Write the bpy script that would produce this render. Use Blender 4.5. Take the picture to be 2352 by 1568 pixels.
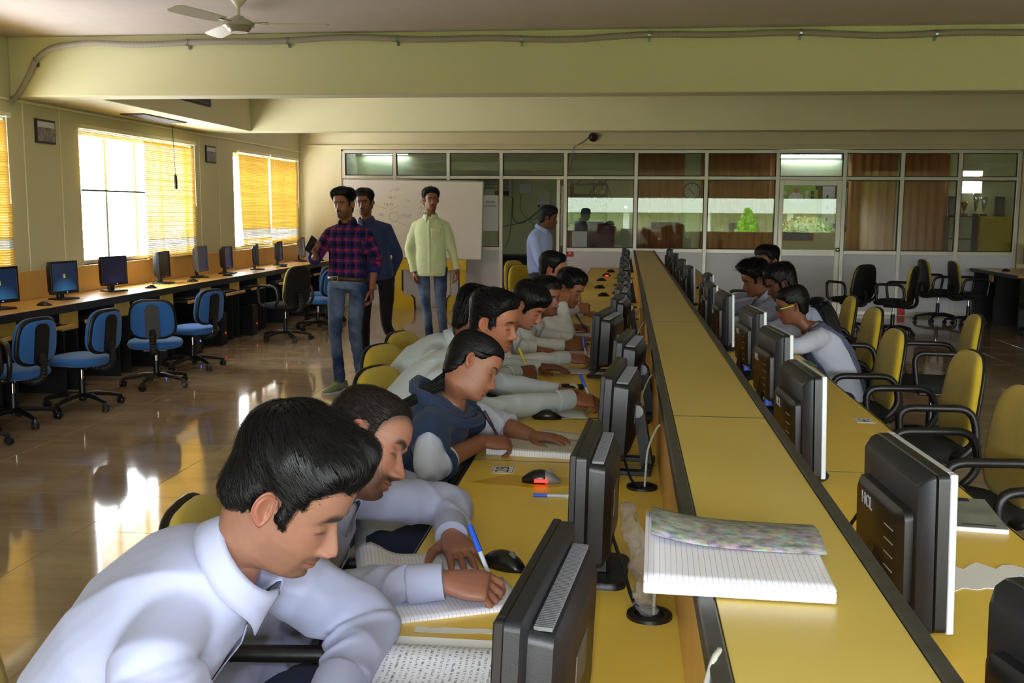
import bpy, bmesh, math, random
import numpy as np
from mathutils import Vector, Matrix, noise
from mathutils.bvhtree import BVHTree

scene = bpy.context.scene
for o in list(bpy.data.objects):
    bpy.data.objects.remove(o, do_unlink=True)
C = scene.collection

# ------------------------------------------------------------------ camera
cam_d = bpy.data.cameras.new('camera')
cam_d.sensor_width = 36.0
cam_d.lens = 2329.7 / 2352 * 36.0
cam_d.clip_start = 0.05
cam_d.clip_end = 300
cam = bpy.data.objects.new('camera', cam_d)
C.objects.link(cam)
yaw, pit, rol = 0.11051, 0.12821, -0.00637
fwd = Vector((-math.sin(yaw) * math.cos(pit), math.cos(yaw) * math.cos(pit), -math.sin(pit)))
rgt = Vector((math.cos(yaw), math.sin(yaw), 0))
dwn = fwd.cross(rgt)
rg2 = rgt * math.cos(rol) + dwn * math.sin(rol)
dw2 = -rgt * math.sin(rol) + dwn * math.cos(rol)
m3 = Matrix((rg2, -dw2, -fwd)).transposed()
cam.matrix_world = Matrix.Translation((0, 0, 1.55)) @ m3.to_4x4()
scene.camera = cam

# ------------------------------------------------------------------ world, flash, exposure
vs = scene.view_settings
vs.view_transform = 'Standard'
vs.look = 'None'
vs.gamma = 1.0
vs.use_curve_mapping = False
vs.exposure = 0.0
world = bpy.data.worlds.new('sky')
scene.world = world
world.use_nodes = True
wn = world.node_tree
wn.nodes.clear()
wo = wn.nodes.new('ShaderNodeOutputWorld')
wb = wn.nodes.new('ShaderNodeBackground')
wb.inputs[0].default_value = (0.93, 0.97, 1.0, 1)
wb.inputs[1].default_value = 26.0
wn.links.new(wb.outputs[0], wo.inputs[0])

def lamp(name, kind, loc, energy, color=(1, 1, 1), rot=(0, 0, 0), **kw):
    d = bpy.data.lights.new(name, kind)
    d.energy = energy
    d.color = color
    for k, v in kw.items():
        setattr(d, k, v)
    o = bpy.data.objects.new(name, d)
    o.location = loc
    o.rotation_euler = rot
    C.objects.link(o)
    return o

XL, YW, ZB, ZC = -5.2, 16.0, 2.48, 2.97      # left wall, partition, beam soffit, ceiling
XR, YK = 7.6, -2.6                            # right wall, wall behind the camera
FLASH = lamp('camera_flash', 'POINT', (-0.02, -0.03, 1.68), 48, (0.80, 0.88, 1.0), shadow_soft_size=0.03)
# daylight portals guide sampling of the sky through the real window openings
WINS = [(6.05, 8.12), (9.31, 11.84), (13.16, 15.72)]
WZ0, WZ1 = 1.0, 2.29
for i, (a, b) in enumerate(WINS):
    p = lamp('portal', 'AREA', (XL - 0.16, (a + b) / 2, (WZ0 + WZ1) / 2), 1, rot=(0, -math.pi / 2, 0), shape='RECTANGLE', size=WZ1 - WZ0, size_y=b - a)
    p.data.cycles.is_portal = True
p = lamp('portal', 'AREA', (2.55, YK - 0.12, 1.45), 1, rot=(math.pi / 2, 0, 0), shape='RECTANGLE', size=9.1, size_y=1.1)
p.data.cycles.is_portal = True

# ------------------------------------------------------------------ helpers
def tag(o, label=None, cat=None, group=None, kind=None):
    if label: o['label'] = label
    if cat: o['category'] = cat
    if group: o['group'] = group
    if kind: o['kind'] = kind
    return o

def empty(name, loc=(0, 0, 0), rz=0.0, label=None, cat=None, group=None):
    o = bpy.data.objects.new(name, None)
    o.empty_display_size = 0.1
    o.location = loc
    o.rotation_euler = (0, 0, rz)
    C.objects.link(o)
    return tag(o, label, cat, group)

def copy_tree(o, parent=None):
    c = o.copy()
    C.objects.link(c)
    c.parent = parent
    for ch in o.children:
        copy_tree(ch, c)
    return c

def place(proto, loc, rz, label=None, group=None):
    c = copy_tree(proto)
    c.location = loc
    c.rotation_euler = (0, 0, rz)
    if label: c['label'] = label
    if group: c['group'] = group
    return c

class MB:
    """collects shapes, builds ONE mesh object"""
    def __init__(self):
        self.v = []; self.f = []; self.mi = []; self.M = Matrix.Identity(4); self.cur = 0
    def add(self, vs, fs):
        n = len(self.v)
        M = self.M
        self.v += [tuple(M @ Vector(p)) for p in vs]
        self.f += [tuple(n + i for i in f) for f in fs]
        self.mi += [self.cur] * len(fs)
        return self
    def box(self, c, s, b=0.0):
        x, y, z = s[0] / 2, s[1] / 2, s[2] / 2
        b = min(b, x * .9, y * .9, z * .9)
        if b <= 0:
            vs = [(c[0] + i * x, c[1] + j * y, c[2] + k * z) for i in (-1, 1) for j in (-1, 1) for k in (-1, 1)]
            return self.add(vs, [(0, 1, 3, 2), (4, 6, 7, 5), (0, 4, 5, 1), (2, 3, 7, 6), (0, 2, 6, 4), (1, 5, 7, 3)])
        vs = []; idx = {}
        for i in (-1, 1):
            for j in (-1, 1):
                for k in (-1, 1):
                    for a in range(3):
                        p = [i * (x if a == 0 else x - b), j * (y if a == 1 else y - b), k * (z if a == 2 else z - b)]
                        idx[(i, j, k, a)] = len(vs)
                        vs.append((c[0] + p[0], c[1] + p[1], c[2] + p[2]))
        fs = []
        def q(*ks): fs.append(tuple(idx[t] for t in ks))
        for s_ in (-1, 1):
            o = (lambda l: l if s_ > 0 else l[::-1])
            q(*o([(s_, -1, -1, 0), (s_, 1, -1, 0), (s_, 1, 1, 0), (s_, -1, 1, 0)]))
            q(*o([(1, s_, -1, 1), (-1, s_, -1, 1), (-1, s_, 1, 1), (1, s_, 1, 1)]))
            q(*o([(-1, -1, s_, 2), (1, -1, s_, 2), (1, 1, s_, 2), (-1, 1, s_, 2)]))
        for i in (-1, 1):
            for j in (-1, 1):
                o = (lambda l: l if i * j > 0 else l[::-1])
                q(*o([(i, j, -1, 0), (i, j, -1, 1), (i, j, 1, 1), (i, j, 1, 0)]))
                q(*o([(i, -1, j, 2), (i, -1, j, 0), (i, 1, j, 0), (i, 1, j, 2)]))
                q(*o([(-1, i, j, 1), (-1, i, j, 2), (1, i, j, 2), (1, i, j, 1)]))
                for k in (-1, 1):
                    l = [(i, j, k, 0), (i, j, k, 1), (i, j, k, 2)]
                    q(*(l if i * j * k > 0 else l[::-1]))
        return self.add(vs, fs)
    def box2(self, lo, hi, b=0.0):
        return self.box([(lo[i] + hi[i]) / 2 for i in range(3)], [hi[i] - lo[i] for i in range(3)], b)
    def tube(self, pts, r, seg=8, cap=True, ell=None):
        pts = [Vector(p) for p in pts]
        n = len(pts)
        rr = r if isinstance(r, (list, tuple)) else [r] * n
        vs = []; fs = []
        t0 = (pts[1] - pts[0]).normalized()
        up = Vector((0, 0, 1)) if abs(t0.z) < 0.9 else Vector((1, 0, 0))
        nrm = t0.cross(up).normalized()
        for i in range(n):
            if i == 0: t = t0
            elif i == n - 1: t = (pts[i] - pts[i - 1]).normalized()
            else: t = ((pts[i + 1] - pts[i]).normalized() + (pts[i] - pts[i - 1]).normalized()).normalized()
            nrm = (nrm - t * nrm.dot(t)).normalized()
            bn = t.cross(nrm)
            e = ell[i] if ell else (1, 1)
            for s in range(seg):
                a = 2 * math.pi * s / seg
                vs.append(tuple(pts[i] + nrm * (math.cos(a) * rr[i] * e[0]) + bn * (math.sin(a) * rr[i] * e[1])))
        for i in range(n - 1):
            for s in range(seg):
                s2 = (s + 1) % seg
                fs.append((i * seg + s, i * seg + s2, (i + 1) * seg + s2, (i + 1) * seg + s))
        if cap:
            fs.append(tuple(range(seg))[::-1])
            fs.append(tuple((n - 1) * seg + s for s in range(seg)))
        return self.add(vs, fs)
    def lathe(self, prof, seg=16, c=(0, 0, 0), axis='z'):
        """prof: list of (r, h)"""
        vs = []; fs = []
        for r, h in prof:
            for s in range(seg):
                a = 2 * math.pi * s / seg
                p = (r * math.cos(a), r * math.sin(a), h)
                if axis == 'x': p = (p[2], p[0], p[1])
                elif axis == 'y': p = (p[1], p[2], p[0])
                vs.append((c[0] + p[0], c[1] + p[1], c[2] + p[2]))
        for i in range(len(prof) - 1):
            for s in range(seg):
                s2 = (s + 1) % seg
                fs.append((i * seg + s, i * seg + s2, (i + 1) * seg + s2, (i + 1) * seg + s))
        fs.append(tuple(range(seg))[::-1])
        fs.append(tuple((len(prof) - 1) * seg + s for s in range(seg)))
        return self.add(vs, fs)
    def rings(self, rings, cap=True):
        n = len(rings[0]); vs = [p for r in rings for p in r]; fs = []
        for i in range(len(rings) - 1):
            for s in range(n):
                s2 = (s + 1) % n
                fs.append((i * n + s, i * n + s2, (i + 1) * n + s2, (i + 1) * n + s))
        if cap:
            fs.append(tuple(range(n))[::-1])
            fs.append(tuple((len(rings) - 1) * n + s for s in range(n)))
        return self.add(vs, fs)
    def prism(self, poly, h0, h1, axis='z'):
        """extrude a 2d polygon; axis = extrusion axis"""
        def P(a, b, h):
            return {'z': (a, b, h), 'y': (a, h, b), 'x': (h, a, b)}[axis]
        n = len(poly)
        vs = [P(a, b, h0) for a, b in poly] + [P(a, b, h1) for a, b in poly]
        fs = [tuple(range(n))[::-1], tuple(range(n, 2 * n))]
        for i in range(n):
            j = (i + 1) % n
            fs.append((i, j, n + j, n + i))
        return self.add(vs, fs)
    def mesh(self, name, mats, smooth=False):
        me = bpy.data.meshes.new(name)
        me.from_pydata(self.v, [], self.f)
        for m in (mats if isinstance(mats, (list, tuple)) else [mats]):
            me.materials.append(m)
        if any(self.mi):
            me.polygons.foreach_set('material_index', self.mi)
        bm = bmesh.new(); bm.from_mesh(me)
        bmesh.ops.recalc_face_normals(bm, faces=bm.faces)
        bm.to_mesh(me); bm.free()
        if smooth:
            me.shade_smooth()
            if smooth != 'all':
                me.set_sharp_from_angle(angle=math.radians(38))
        me.update()
        return me
    def build(self, name, mats, parent=None, smooth=False, loc=(0, 0, 0), rz=0.0, **t):
        o = bpy.data.objects.new(name, self.mesh(name, mats, smooth))
        C.objects.link(o)
        o.location = loc
        o.rotation_euler = (0, 0, rz)
        if parent: o.parent = parent
        return tag(o, **t)

def arc(pts, r=0.05, n=4):
    """round the corners of a polyline"""
    pts = [Vector(p) for p in pts]
    out = [pts[0]]
    for i in range(1, len(pts) - 1):
        a = (pts[i - 1] - pts[i]); b = (pts[i + 1] - pts[i])
        d = min(r, a.length * .49, b.length * .49)
        A = pts[i] + a.normalized() * d; B = pts[i] + b.normalized() * d
        for k in range(n + 1):
            t = k / n
            out.append(A * (1 - t) ** 2 + pts[i] * 2 * t * (1 - t) + B * t * t)
    out.append(pts[-1])
    return out

def spline(pts, n=6):
    """Catmull-Rom through points"""
    P = [Vector(p) for p in pts]
    P = [P[0] * 2 - P[1]] + P + [P[-1] * 2 - P[-2]]
    out = []
    for i in range(1, len(P) - 2):
        for k in range(n):
            t = k / n
            a, b, c, d = P[i - 1], P[i], P[i + 1], P[i + 2]
            out.append(0.5 * (2 * b + (c - a) * t + (2 * a - 5 * b + 4 * c - d) * t * t + (3 * b - a - 3 * c + d) * t ** 3))
    out.append(P[-2])
    return out

# ------------------------------------------------------------------ materials
MT = {}
def newmat(name):
    m = bpy.data.materials.new(name)
    m.use_nodes = True
    MT[name] = m
    nt = m.node_tree
    return m, nt, nt.nodes['Principled BSDF']

def lin(c):
    """sRGB 0-255 to linear"""
    out = []
    for v in c:
        v = v / 255.0
        out.append(v / 12.92 if v <= 0.04045 else ((v + 0.055) / 1.055) ** 2.4)
    return out

def mat(name, rgb, rough=0.5, metal=0.0, var=0.0, vscale=8.0, bump=0.0, bscale=60.0, spec=0.5, emit=None, estr=0.0, coat=0.0, sheen=0.0, stretch=None, rnd=0.0, trans=0.0):
    m, nt, b = newmat(name)
    c = lin(rgb)
    b.inputs['Base Color'].default_value = (*c, 1)
    b.inputs['Roughness'].default_value = rough
    b.inputs['Metallic'].default_value = metal
    b.inputs['Specular IOR Level'].default_value = spec
    b.inputs['Coat Weight'].default_value = coat
    b.inputs['Coat Roughness'].default_value = 0.1
    b.inputs['Sheen Weight'].default_value = sheen
    if emit:
        b.inputs['Emission Color'].default_value = (*lin(emit), 1)
        b.inputs['Emission Strength'].default_value = estr
    tc = nt.nodes.new('ShaderNodeTexCoord')
    src = tc.outputs['Object']
    if stretch:
        mp = nt.nodes.new('ShaderNodeMapping')
        mp.inputs['Scale'].default_value = stretch
        nt.links.new(src, mp.inputs[0]); src = mp.outputs[0]
    if var > 0 or rnd > 0:
        nz = nt.nodes.new('ShaderNodeTexNoise')
        nz.inputs['Scale'].default_value = vscale
        nz.inputs['Detail'].default_value = 5
        nt.links.new(src, nz.inputs['Vector'])
        mr = nt.nodes.new('ShaderNodeMapRange')
        mr.inputs[1].default_value = 0.25; mr.inputs[2].default_value = 0.75
        mr.inputs[3].default_value = 1 - var; mr.inputs[4].default_value = 1 + var
        nt.links.new(nz.outputs['Fac'], mr.inputs[0])
        val = mr.outputs[0]
        if rnd > 0:
            oi = nt.nodes.new('ShaderNodeObjectInfo')
            r2 = nt.nodes.new('ShaderNodeMapRange')
            r2.inputs[3].default_value = 1 - rnd; r2.inputs[4].default_value = 1 + rnd
            nt.links.new(oi.outputs['Random'], r2.inputs[0])
            mm = nt.nodes.new('ShaderNodeMath'); mm.operation = 'MULTIPLY'
            nt.links.new(val, mm.inputs[0]); nt.links.new(r2.outputs[0], mm.inputs[1]); val = mm.outputs[0]
        mx = nt.nodes.new('ShaderNodeVectorMath'); mx.operation = 'SCALE'
        mx.inputs[0].default_value = c
        nt.links.new(val, mx.inputs['Scale'])
        nt.links.new(mx.outputs[0], b.inputs['Base Color'])
    if bump > 0:
        nb = nt.nodes.new('ShaderNodeTexNoise')
        nb.inputs['Scale'].default_value = bscale
        nb.inputs['Detail'].default_value = 3
        nt.links.new(src, nb.inputs['Vector'])
        bp = nt.nodes.new('ShaderNodeBump')
        bp.inputs['Strength'].default_value = bump
        bp.inputs['Distance'].default_value = 0.01
        nt.links.new(nb.outputs['Fac'], bp.inputs['Height'])
        nt.links.new(bp.outputs[0], b.inputs['Normal'])
    return m

def glassmat(name, tint=(0.9, 0.94, 0.92), f0=0.05, rough=0.0):
    """thin pane: Schlick reflection over straight transmission"""
    m = bpy.data.materials.new(name); m.use_nodes = True; MT[name] = m
    nt = m.node_tree; nt.nodes.clear()
    o = nt.nodes.new('ShaderNodeOutputMaterial'); mx = nt.nodes.new('ShaderNodeMixShader')
    tr = nt.nodes.new('ShaderNodeBsdfTransparent'); gl = nt.nodes.new('ShaderNodeBsdfGlossy'); lw = nt.nodes.new('ShaderNodeLayerWeight')
    pw = nt.nodes.new('ShaderNodeMath'); pw.operation = 'POWER'; pw.inputs[1].default_value = 5
    ma = nt.nodes.new('ShaderNodeMath'); ma.operation = 'MULTIPLY_ADD'; ma.inputs[1].default_value = 1 - f0; ma.inputs[2].default_value = f0
    tr.inputs[0].default_value = (*tint, 1); gl.inputs['Roughness'].default_value = rough
    nt.links.new(lw.outputs['Facing'], pw.inputs[0]); nt.links.new(pw.outputs[0], ma.inputs[0]); nt.links.new(ma.outputs[0], mx.inputs[0])
    nt.links.new(tr.outputs[0], mx.inputs[1]); nt.links.new(gl.outputs[0], mx.inputs[2]); nt.links.new(mx.outputs[0], o.inputs[0])
    return m

def translucent(name, rgb, t=0.5, rough=0.5):
    m = bpy.data.materials.new(name); m.use_nodes = True; MT[name] = m
    nt = m.node_tree; nt.nodes.clear()
    o = nt.nodes.new('ShaderNodeOutputMaterial'); mx = nt.nodes.new('ShaderNodeMixShader')
    d = nt.nodes.new('ShaderNodeBsdfDiffuse'); tr = nt.nodes.new('ShaderNodeBsdfTranslucent')
    for n in (d, tr): n.inputs[0].default_value = (*lin(rgb), 1)
    mx.inputs[0].default_value = t
    nt.links.new(d.outputs[0], mx.inputs[1]); nt.links.new(tr.outputs[0], mx.inputs[2]); nt.links.new(mx.outputs[0], o.inputs[0])
    return m

def text_mesh(txt, size, mat_, name='lettering', parent=None, M=None, extrude=0.0005, align='CENTER'):
    cu = bpy.data.curves.new(name, 'FONT')
    cu.body = txt; cu.size = size; cu.align_x = align; cu.align_y = 'CENTER'; cu.extrude = extrude; cu.resolution_u = 3
    t = bpy.data.objects.new(name, cu)
    C.objects.link(t)
    dg = bpy.context.evaluated_depsgraph_get()
    me = bpy.data.meshes.new_from_object(t.evaluated_get(dg))
    bpy.data.objects.remove(t, do_unlink=True); bpy.data.curves.remove(cu)
    me.name = name; me.materials.clear(); me.materials.append(mat_)
    if M is not None: me.transform(M)
    o = bpy.data.objects.new(name, me)
    C.objects.link(o)
    if parent: o.parent = parent
    return o

def frameM(origin, ex, ey):
    """matrix with x along ex, y along ey (lettering plane)"""
    ex = Vector(ex).normalized(); ey = Vector(ey); ey = (ey - ex * ey.dot(ex)).normalized(); ez = ex.cross(ey)
    M = Matrix((ex, ey, ez)).transposed().to_4x4()
    M.translation = Vector(origin)
    return M

mat('wall_paint', (214, 204, 166), 0.75, var=0.03, vscale=1.2)
mat('wall_left_paint', (200, 194, 156), 0.7, var=0.03, vscale=1.2)
mat('ceiling_paint', (202, 188, 180), 0.8, var=0.03)
mat('beam_paint', (206, 198, 158), 0.75, var=0.03, vscale=1.0)
mat('joint', (232, 226, 190), 0.6)
mat('aluminium', (214, 210, 200), 0.42, 0.35, var=0.05)
mat('panel_white', (216, 216, 224), 0.5, var=0.03, vscale=2)
mat('gasket', (40, 38, 36), 0.6)
mat('laminate_shelf', (206, 182, 94), 0.33, var=0.035, vscale=3, bump=0.05, bscale=700)
mat('laminate_yellow', (234, 201, 84), 0.36, var=0.035, vscale=3, bump=0.05, bscale=700)
mat('laminate_orange', (218, 168, 84), 0.4, var=0.08, vscale=5, stretch=(1, 1, .15))
mat('counter_top', (222, 176, 96), 0.35, var=0.04, vscale=3)
mat('edge_dark', (62, 60, 56), 0.5, var=0.3, vscale=30)
mat('edge_black', (22, 24, 30), 0.45)
mat('cab_black', (20, 19, 20), 0.6)
mat('fascia_yellow', (205, 172, 74), 0.5, var=0.04)
mat('plastic_black', (17, 17, 20), 0.42, bump=0.05, bscale=400)
mat('plastic_dark', (25, 27, 34), 0.45, bump=0.06, bscale=500)
mat('plastic_grey', (98, 98, 102), 0.5, bump=0.04, bscale=400)
mat('plastic_silver', (196, 202, 212), 0.38, 0.1)
mat('plastic_white', (225, 225, 222), 0.45)
mat('chrome', (210, 210, 210), 0.15, 1.0)
mat('steel', (150, 150, 152), 0.3, 0.9)
mat('rubber', (24, 24, 25), 0.6)
mat('cloth_blue', (38, 104, 178), 0.85, var=0.06, vscale=20, bump=0.25, bscale=900, sheen=0.2)
mat('cloth_yellow', (186, 160, 36), 0.9, var=0.16, vscale=7, bump=0.25, bscale=900, sheen=0.2)
mat('cloth_black', (22, 22, 23), 0.9, bump=0.2, bscale=900)
mat('paper', (232, 232, 238), 0.7)
mat('ink', (40, 42, 60), 0.7)
mat('red_sign', (200, 40, 40), 0.5)
mat('led_blue', (60, 110, 255), 0.4, emit=(60, 100, 255), estr=6)
mat('led_red', (255, 50, 40), 0.4, emit=(255, 40, 30), estr=4)
mat('screen_off', (14, 15, 18), 0.18)
mat('tube_lit', (255, 255, 255), 0.4, emit=(225, 245, 255), estr=34)
glassmat('glass', tint=(.95, .97, .96), f0=.05)
glassmat('glass_clear', tint=(0.97, 0.98, 0.98), f0=.03)
translucent('blind_yellow', (196, 164, 84), 0.055)
translucent('blind_grey', (120, 115, 105), 0.3)

# ------------------------------------------------------------------ floor
fm, nt, b = newmat('floor_tile')
tc = nt.nodes.new('ShaderNodeTexCoord')
geo = nt.nodes.new('ShaderNodeNewGeometry')
mp = nt.nodes.new('ShaderNodeMapping'); mp.inputs['Scale'].default_value = (0.9, 2.6, 1)
nz = nt.nodes.new('ShaderNodeTexNoise'); nz.inputs['Scale'].default_value = 1.3; nz.inputs['Detail'].default_value = 8; nz.inputs['Roughness'].default_value = 0.65
cr = nt.nodes.new('ShaderNodeValToRGB')
cr.color_ramp.elements[0].position = 0.3; cr.color_ramp.elements[0].color = (*lin((150, 126, 98)), 1)
cr.color_ramp.elements[1].position = 0.72; cr.color_ramp.elements[1].color = (*lin((186, 164, 136)), 1)
nt.links.new(geo.outputs['Position'], mp.inputs[0]); nt.links.new(mp.outputs[0], nz.inputs[0]); nt.links.new(nz.outputs['Fac'], cr.inputs[0])
nt.links.new(cr.outputs[0], b.inputs['Base Color'])
b.inputs['Roughness'].default_value = 0.07
b.inputs['Specular IOR Level'].default_value = 0.6
mat('grout', (120, 100, 78), 0.8)

floor = MB().box2((XL - .2, YK - .2, -0.2), (XR + .2, 20.0, -0.006)).build('floor', MT['grout'], kind='structure')
tm = MB()
s = 0.2990; b_ = 0.0012
tm.rings([[(-s, -s, -.006), (s, -s, -.006), (s, s, -.006), (-s, s, -.006)],
          [(-s, -s, -b_), (s, -s, -b_), (s, s, -b_), (-s, s, -b_)],
          [(-s + b_, -s + b_, 0), (s - b_, -s + b_, 0), (s - b_, s - b_, 0), (-s + b_, s - b_, 0)]])
tile_me = tm.mesh('tile', fm)
cells = []
for i in range(-9, 14):
    for j in range(-5, 35):
        cx, cy = i * .6 + .1, j * .6 + .0
        if cx - .3 < XL - .1 or cx + .3 > XR + .1 or cy > 19.8 or cy < YK: continue
        p = m3.transposed() @ Vector((cx, cy, -1.55))
        key = 1e6
        if p.z < -0.5:
            u = -p.x / p.z * 2329.7; v = p.y / p.z * 2329.7
            if abs(u) < 1230 and abs(v) < 850: 
                key = cy
                if -0.5 < cx < 1.0 and cy < 14.5: key = 500 + cy
        cells.append((key, cx, cy))
cells.sort()
rest = MB()
for n, (k, cx, cy) in enumerate(cells):
    if n < 300 and k < 1e5:
        o = bpy.data.objects.new('tile', tile_me); C.objects.link(o); o.parent = floor; o.location = (cx, cy, 0)
    else:
        rest.M = Matrix.Translation((cx, cy, 0)); rest.add(tm.v, tm.f)
rest.build('outer_tiles', fm, floor, kind='stuff')

# ------------------------------------------------------------------ walls, beams, ceiling
def wall_with_holes(name, mt, plane, t0, t1, lo, hi, holes, **kw):
    """plane 'x': wall spans y (lo[0]..hi[0]) and z; 'y': spans x and z. holes: (a0,a1,z0,z1)"""
    mb = MB()
    cuts = sorted({lo[0], hi[0], *[h[0] for h in holes], *[h[1] for h in holes]})
    for a, c in zip(cuts[:-1], cuts[1:]):
        zs = [(lo[1], hi[1])]
        for h in holes:
            if h[0] <= a + 1e-6 and h[1] >= c - 1e-6:
                zs = [(z0, z1) for q in zs for z0, z1 in ((q[0], min(q[1], h[2])), (max(q[0], h[3]), q[1])) if z1 - z0 > 1e-6]
        for z0, z1 in zs:
            if plane == 'x': mb.box2((t0, a, z0), (t1, c, z1))
            else: mb.box2((a, t0, z0), (c, t1, z1))
    return mb.build(name, MT[mt], kind='structure', **kw)

wl = wall_with_holes('wall_left', 'wall_left_paint', 'x', XL - .15, XL, (YK, 0), (20.0, ZC + .1), [(a, b, WZ0, WZ1) for a, b in WINS])
for y in (8.41, 8.98, 12.08, 12.66):
    MB().box2((XL, y - .007, 0.98), (XL + .006, y + .007, ZB), .002).build('joint_strip', MT['joint'], wl)
MB().box2((XL, YK, ZB - .035), (XL + .012, 16.0, ZB - .015), .003).build('cornice_strip', MT['joint'], wl)
wall_with_holes('wall_right', 'wall_paint', 'x', XR, XR + .15, (YK, 0), (20.0, ZC + .1), [])
wall_with_holes('wall_back', 'wall_paint', 'y', YK - .1, YK, (XL, 0), (XR, ZC + .1), [(-2.0, 7.1, 0.9, 2.0)])
# solid part of the partition line left of the frame, right of it, and the header above it
MB().box2((XL, YW - .05, 0), (-4.52, YW + .07, ZB + .02)).build('wall_far_left', MT['wall_paint'], kind='structure')
MB().box2((5.82, YW - .05, 0), (XR, YW + .07, ZB + .02)).build('wall_far_right', MT['wall_paint'], kind='structure')
hd = MB().box2((XL, YW - .05, ZB + .02), (XR, YW + .07, ZC)).build('wall_far_header', MT['wall_paint'], kind='structure')
MB().box2((XL, YW - .075, ZB + .06), (XR, YW - .05, ZB + .085), .004).build('ledge_strip', MT['wall_paint'], hd)
MB().box2((XL - .2, YK - .2, ZC), (XR + .2, 20.0, ZC + .15)).build('ceiling', MT['ceiling_paint'], kind='structure')
MB().box2((XL, 8.25, ZB), (XR, 8.52, ZC), .006).build('beam_near', MT['beam_paint'], kind='structure', label='wide pale yellow ceiling beam carrying the ribbed conduit')
MB().box2((XL, 12.05, ZB), (XR, 12.35, ZC), .006).build('beam_far', MT['beam_paint'], kind='structure', label='pale yellow ceiling beam nearer the glass partition')
MB().box2((XL, 8.52, ZB), (-4.52, 12.05, ZC), .006).build('beam_side', MT['beam_paint'], kind='structure', label='boxed soffit running along the window wall between the beams')
# duct openings in the boxed soffit
def vent(lo, hi, axis, label):
    e = empty('duct_vent', [(lo[i] + hi[i]) / 2 for i in range(3)], 0, label, 'vent')
    c = e.location
    l = [lo[i] - c[i] for i in range(3)]; h = [hi[i] - c[i] for i in range(3)]
    MB().box2(l, h, .002).build('opening', MT['cab_black'], e)
    n = 5
    mb = MB()
    for k in range(n):
        t = (k + .5) / n
        if axis == 'z': mb.box2((l[0] + (h[0] - l[0]) * t - .006, l[1], l[2] - .004), (l[0] + (h[0] - l[0]) * t + .006, h[1], l[2] + .001))
        else: mb.box2((h[0] - .001, l[1], l[2] + (h[2] - l[2]) * t - .006), (h[0] + .004, h[1], l[2] + (h[2] - l[2]) * t + .006))
    mb.build('louvre', MT['plastic_black'], e)
vent((-5.0, 9.75, ZB - .012), (-4.75, 10.74, ZB + .0), 'z', 'black slot vent in the underside of the boxed soffit')
vent((-4.52, 9.55, 2.645), (-4.51, 10.83, 2.93), 'x', 'dark vent opening in the upright face of the boxed soffit')

# ribbed conduit along the near beam
pts = []
def cz(x): return 2.905 + .012 * math.sin(x * 2.1) + .008 * math.sin(x * 5.3 + 1)
path = [(-5.17, 8.22, 2.44), (-5.1, 8.215, 2.5), (-4.98, 8.21, 2.68), (-4.93, 8.21, 2.77), (-4.8, 8.21, 2.86), (-4.6, 8.21, 2.895)]
x = -4.4
while x < 3.6:
    path.append((x, 8.205, cz(x))); x += .25
sp = spline(path, 14)
cond = empty('conduit_pipe', (-5.17, 8.22, 2.44), 0, 'grey ribbed flexible conduit sagging along the top of the near beam', 'conduit')
mb = MB(); mb.M = Matrix.Translation((5.17, -8.22, -2.44))
mb.tube(sp, [0.026 if (i % 2) else 0.0225 for i in range(len(sp))], 10)
mat('conduit_grey', (150, 140, 128), 0.7)
mb.build('pipe', MT['conduit_grey'], cond, smooth='all')
for x in (-4.93, -3.6, -2.75, -1.85, -0.85, 0.15, 1.3, 2.3):
    z = cz(x) if x > -4.5 else 2.77
    mb = MB(); mb.M = Matrix.Translation((5.17, -8.22, -2.44))
    mb.lathe([(.029, -.01), (.029, .01)], 12, (x, 8.207, z), 'x')
    mb.box2((x - .01, 8.235, z - .05), (x + .01, 8.25, z - .01))
    mb.build('clip', MT['steel'], cond)

# ------------------------------------------------------------------ windows in the left wall
def window(n, a, b):
    w = empty('window_%d' % n, (XL, a, WZ0), 0); tag(w, kind='structure')
    f = MB(); W_ = b - a; H_ = WZ1 - WZ0; x0 = -.10
    for y0, y1, z0, z1 in ((0, .04, 0, H_), (W_ - .04, W_, 0, H_), (.04, W_ - .04, 0, .04), (.04, W_ - .04, H_ - .04, H_)):
        f.box2((x0 - .025, y0, z0), (x0 + .025, y1, z1), .003)
    f.build('window_frame', MT['aluminium'], w)
    for k in (1, 2, 3):
        y = W_ * k / 4
        MB().box2((x0 - .02, y - .02, .04), (x0 + .02, y + .02, H_ - .04), .003).build('mullion', MT['aluminium'], w)
    for k in range(4):
        MB().box2((x0 - .003, W_ * k / 4 + .02, .04), (x0 + .003, W_ * (k + 1) / 4 - .02, H_ - .04)).build('pane', MT['glass_clear'], w)
    for k in range(1, 9):
        z = H_ * k / 9
        MB().box2((x0 - .055, .0, z - .005), (x0 - .043, W_, z + .005)).build('grille_bar', MT['aluminium'], w)
    MB().box2((-.14, -.0, -.02), (.0, W_, 0.0)).build('window_sill', MT['wall_left_paint'], w)
    return w
for i, (a, b) in enumerate(WINS): window(i + 1, a, b)

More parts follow.
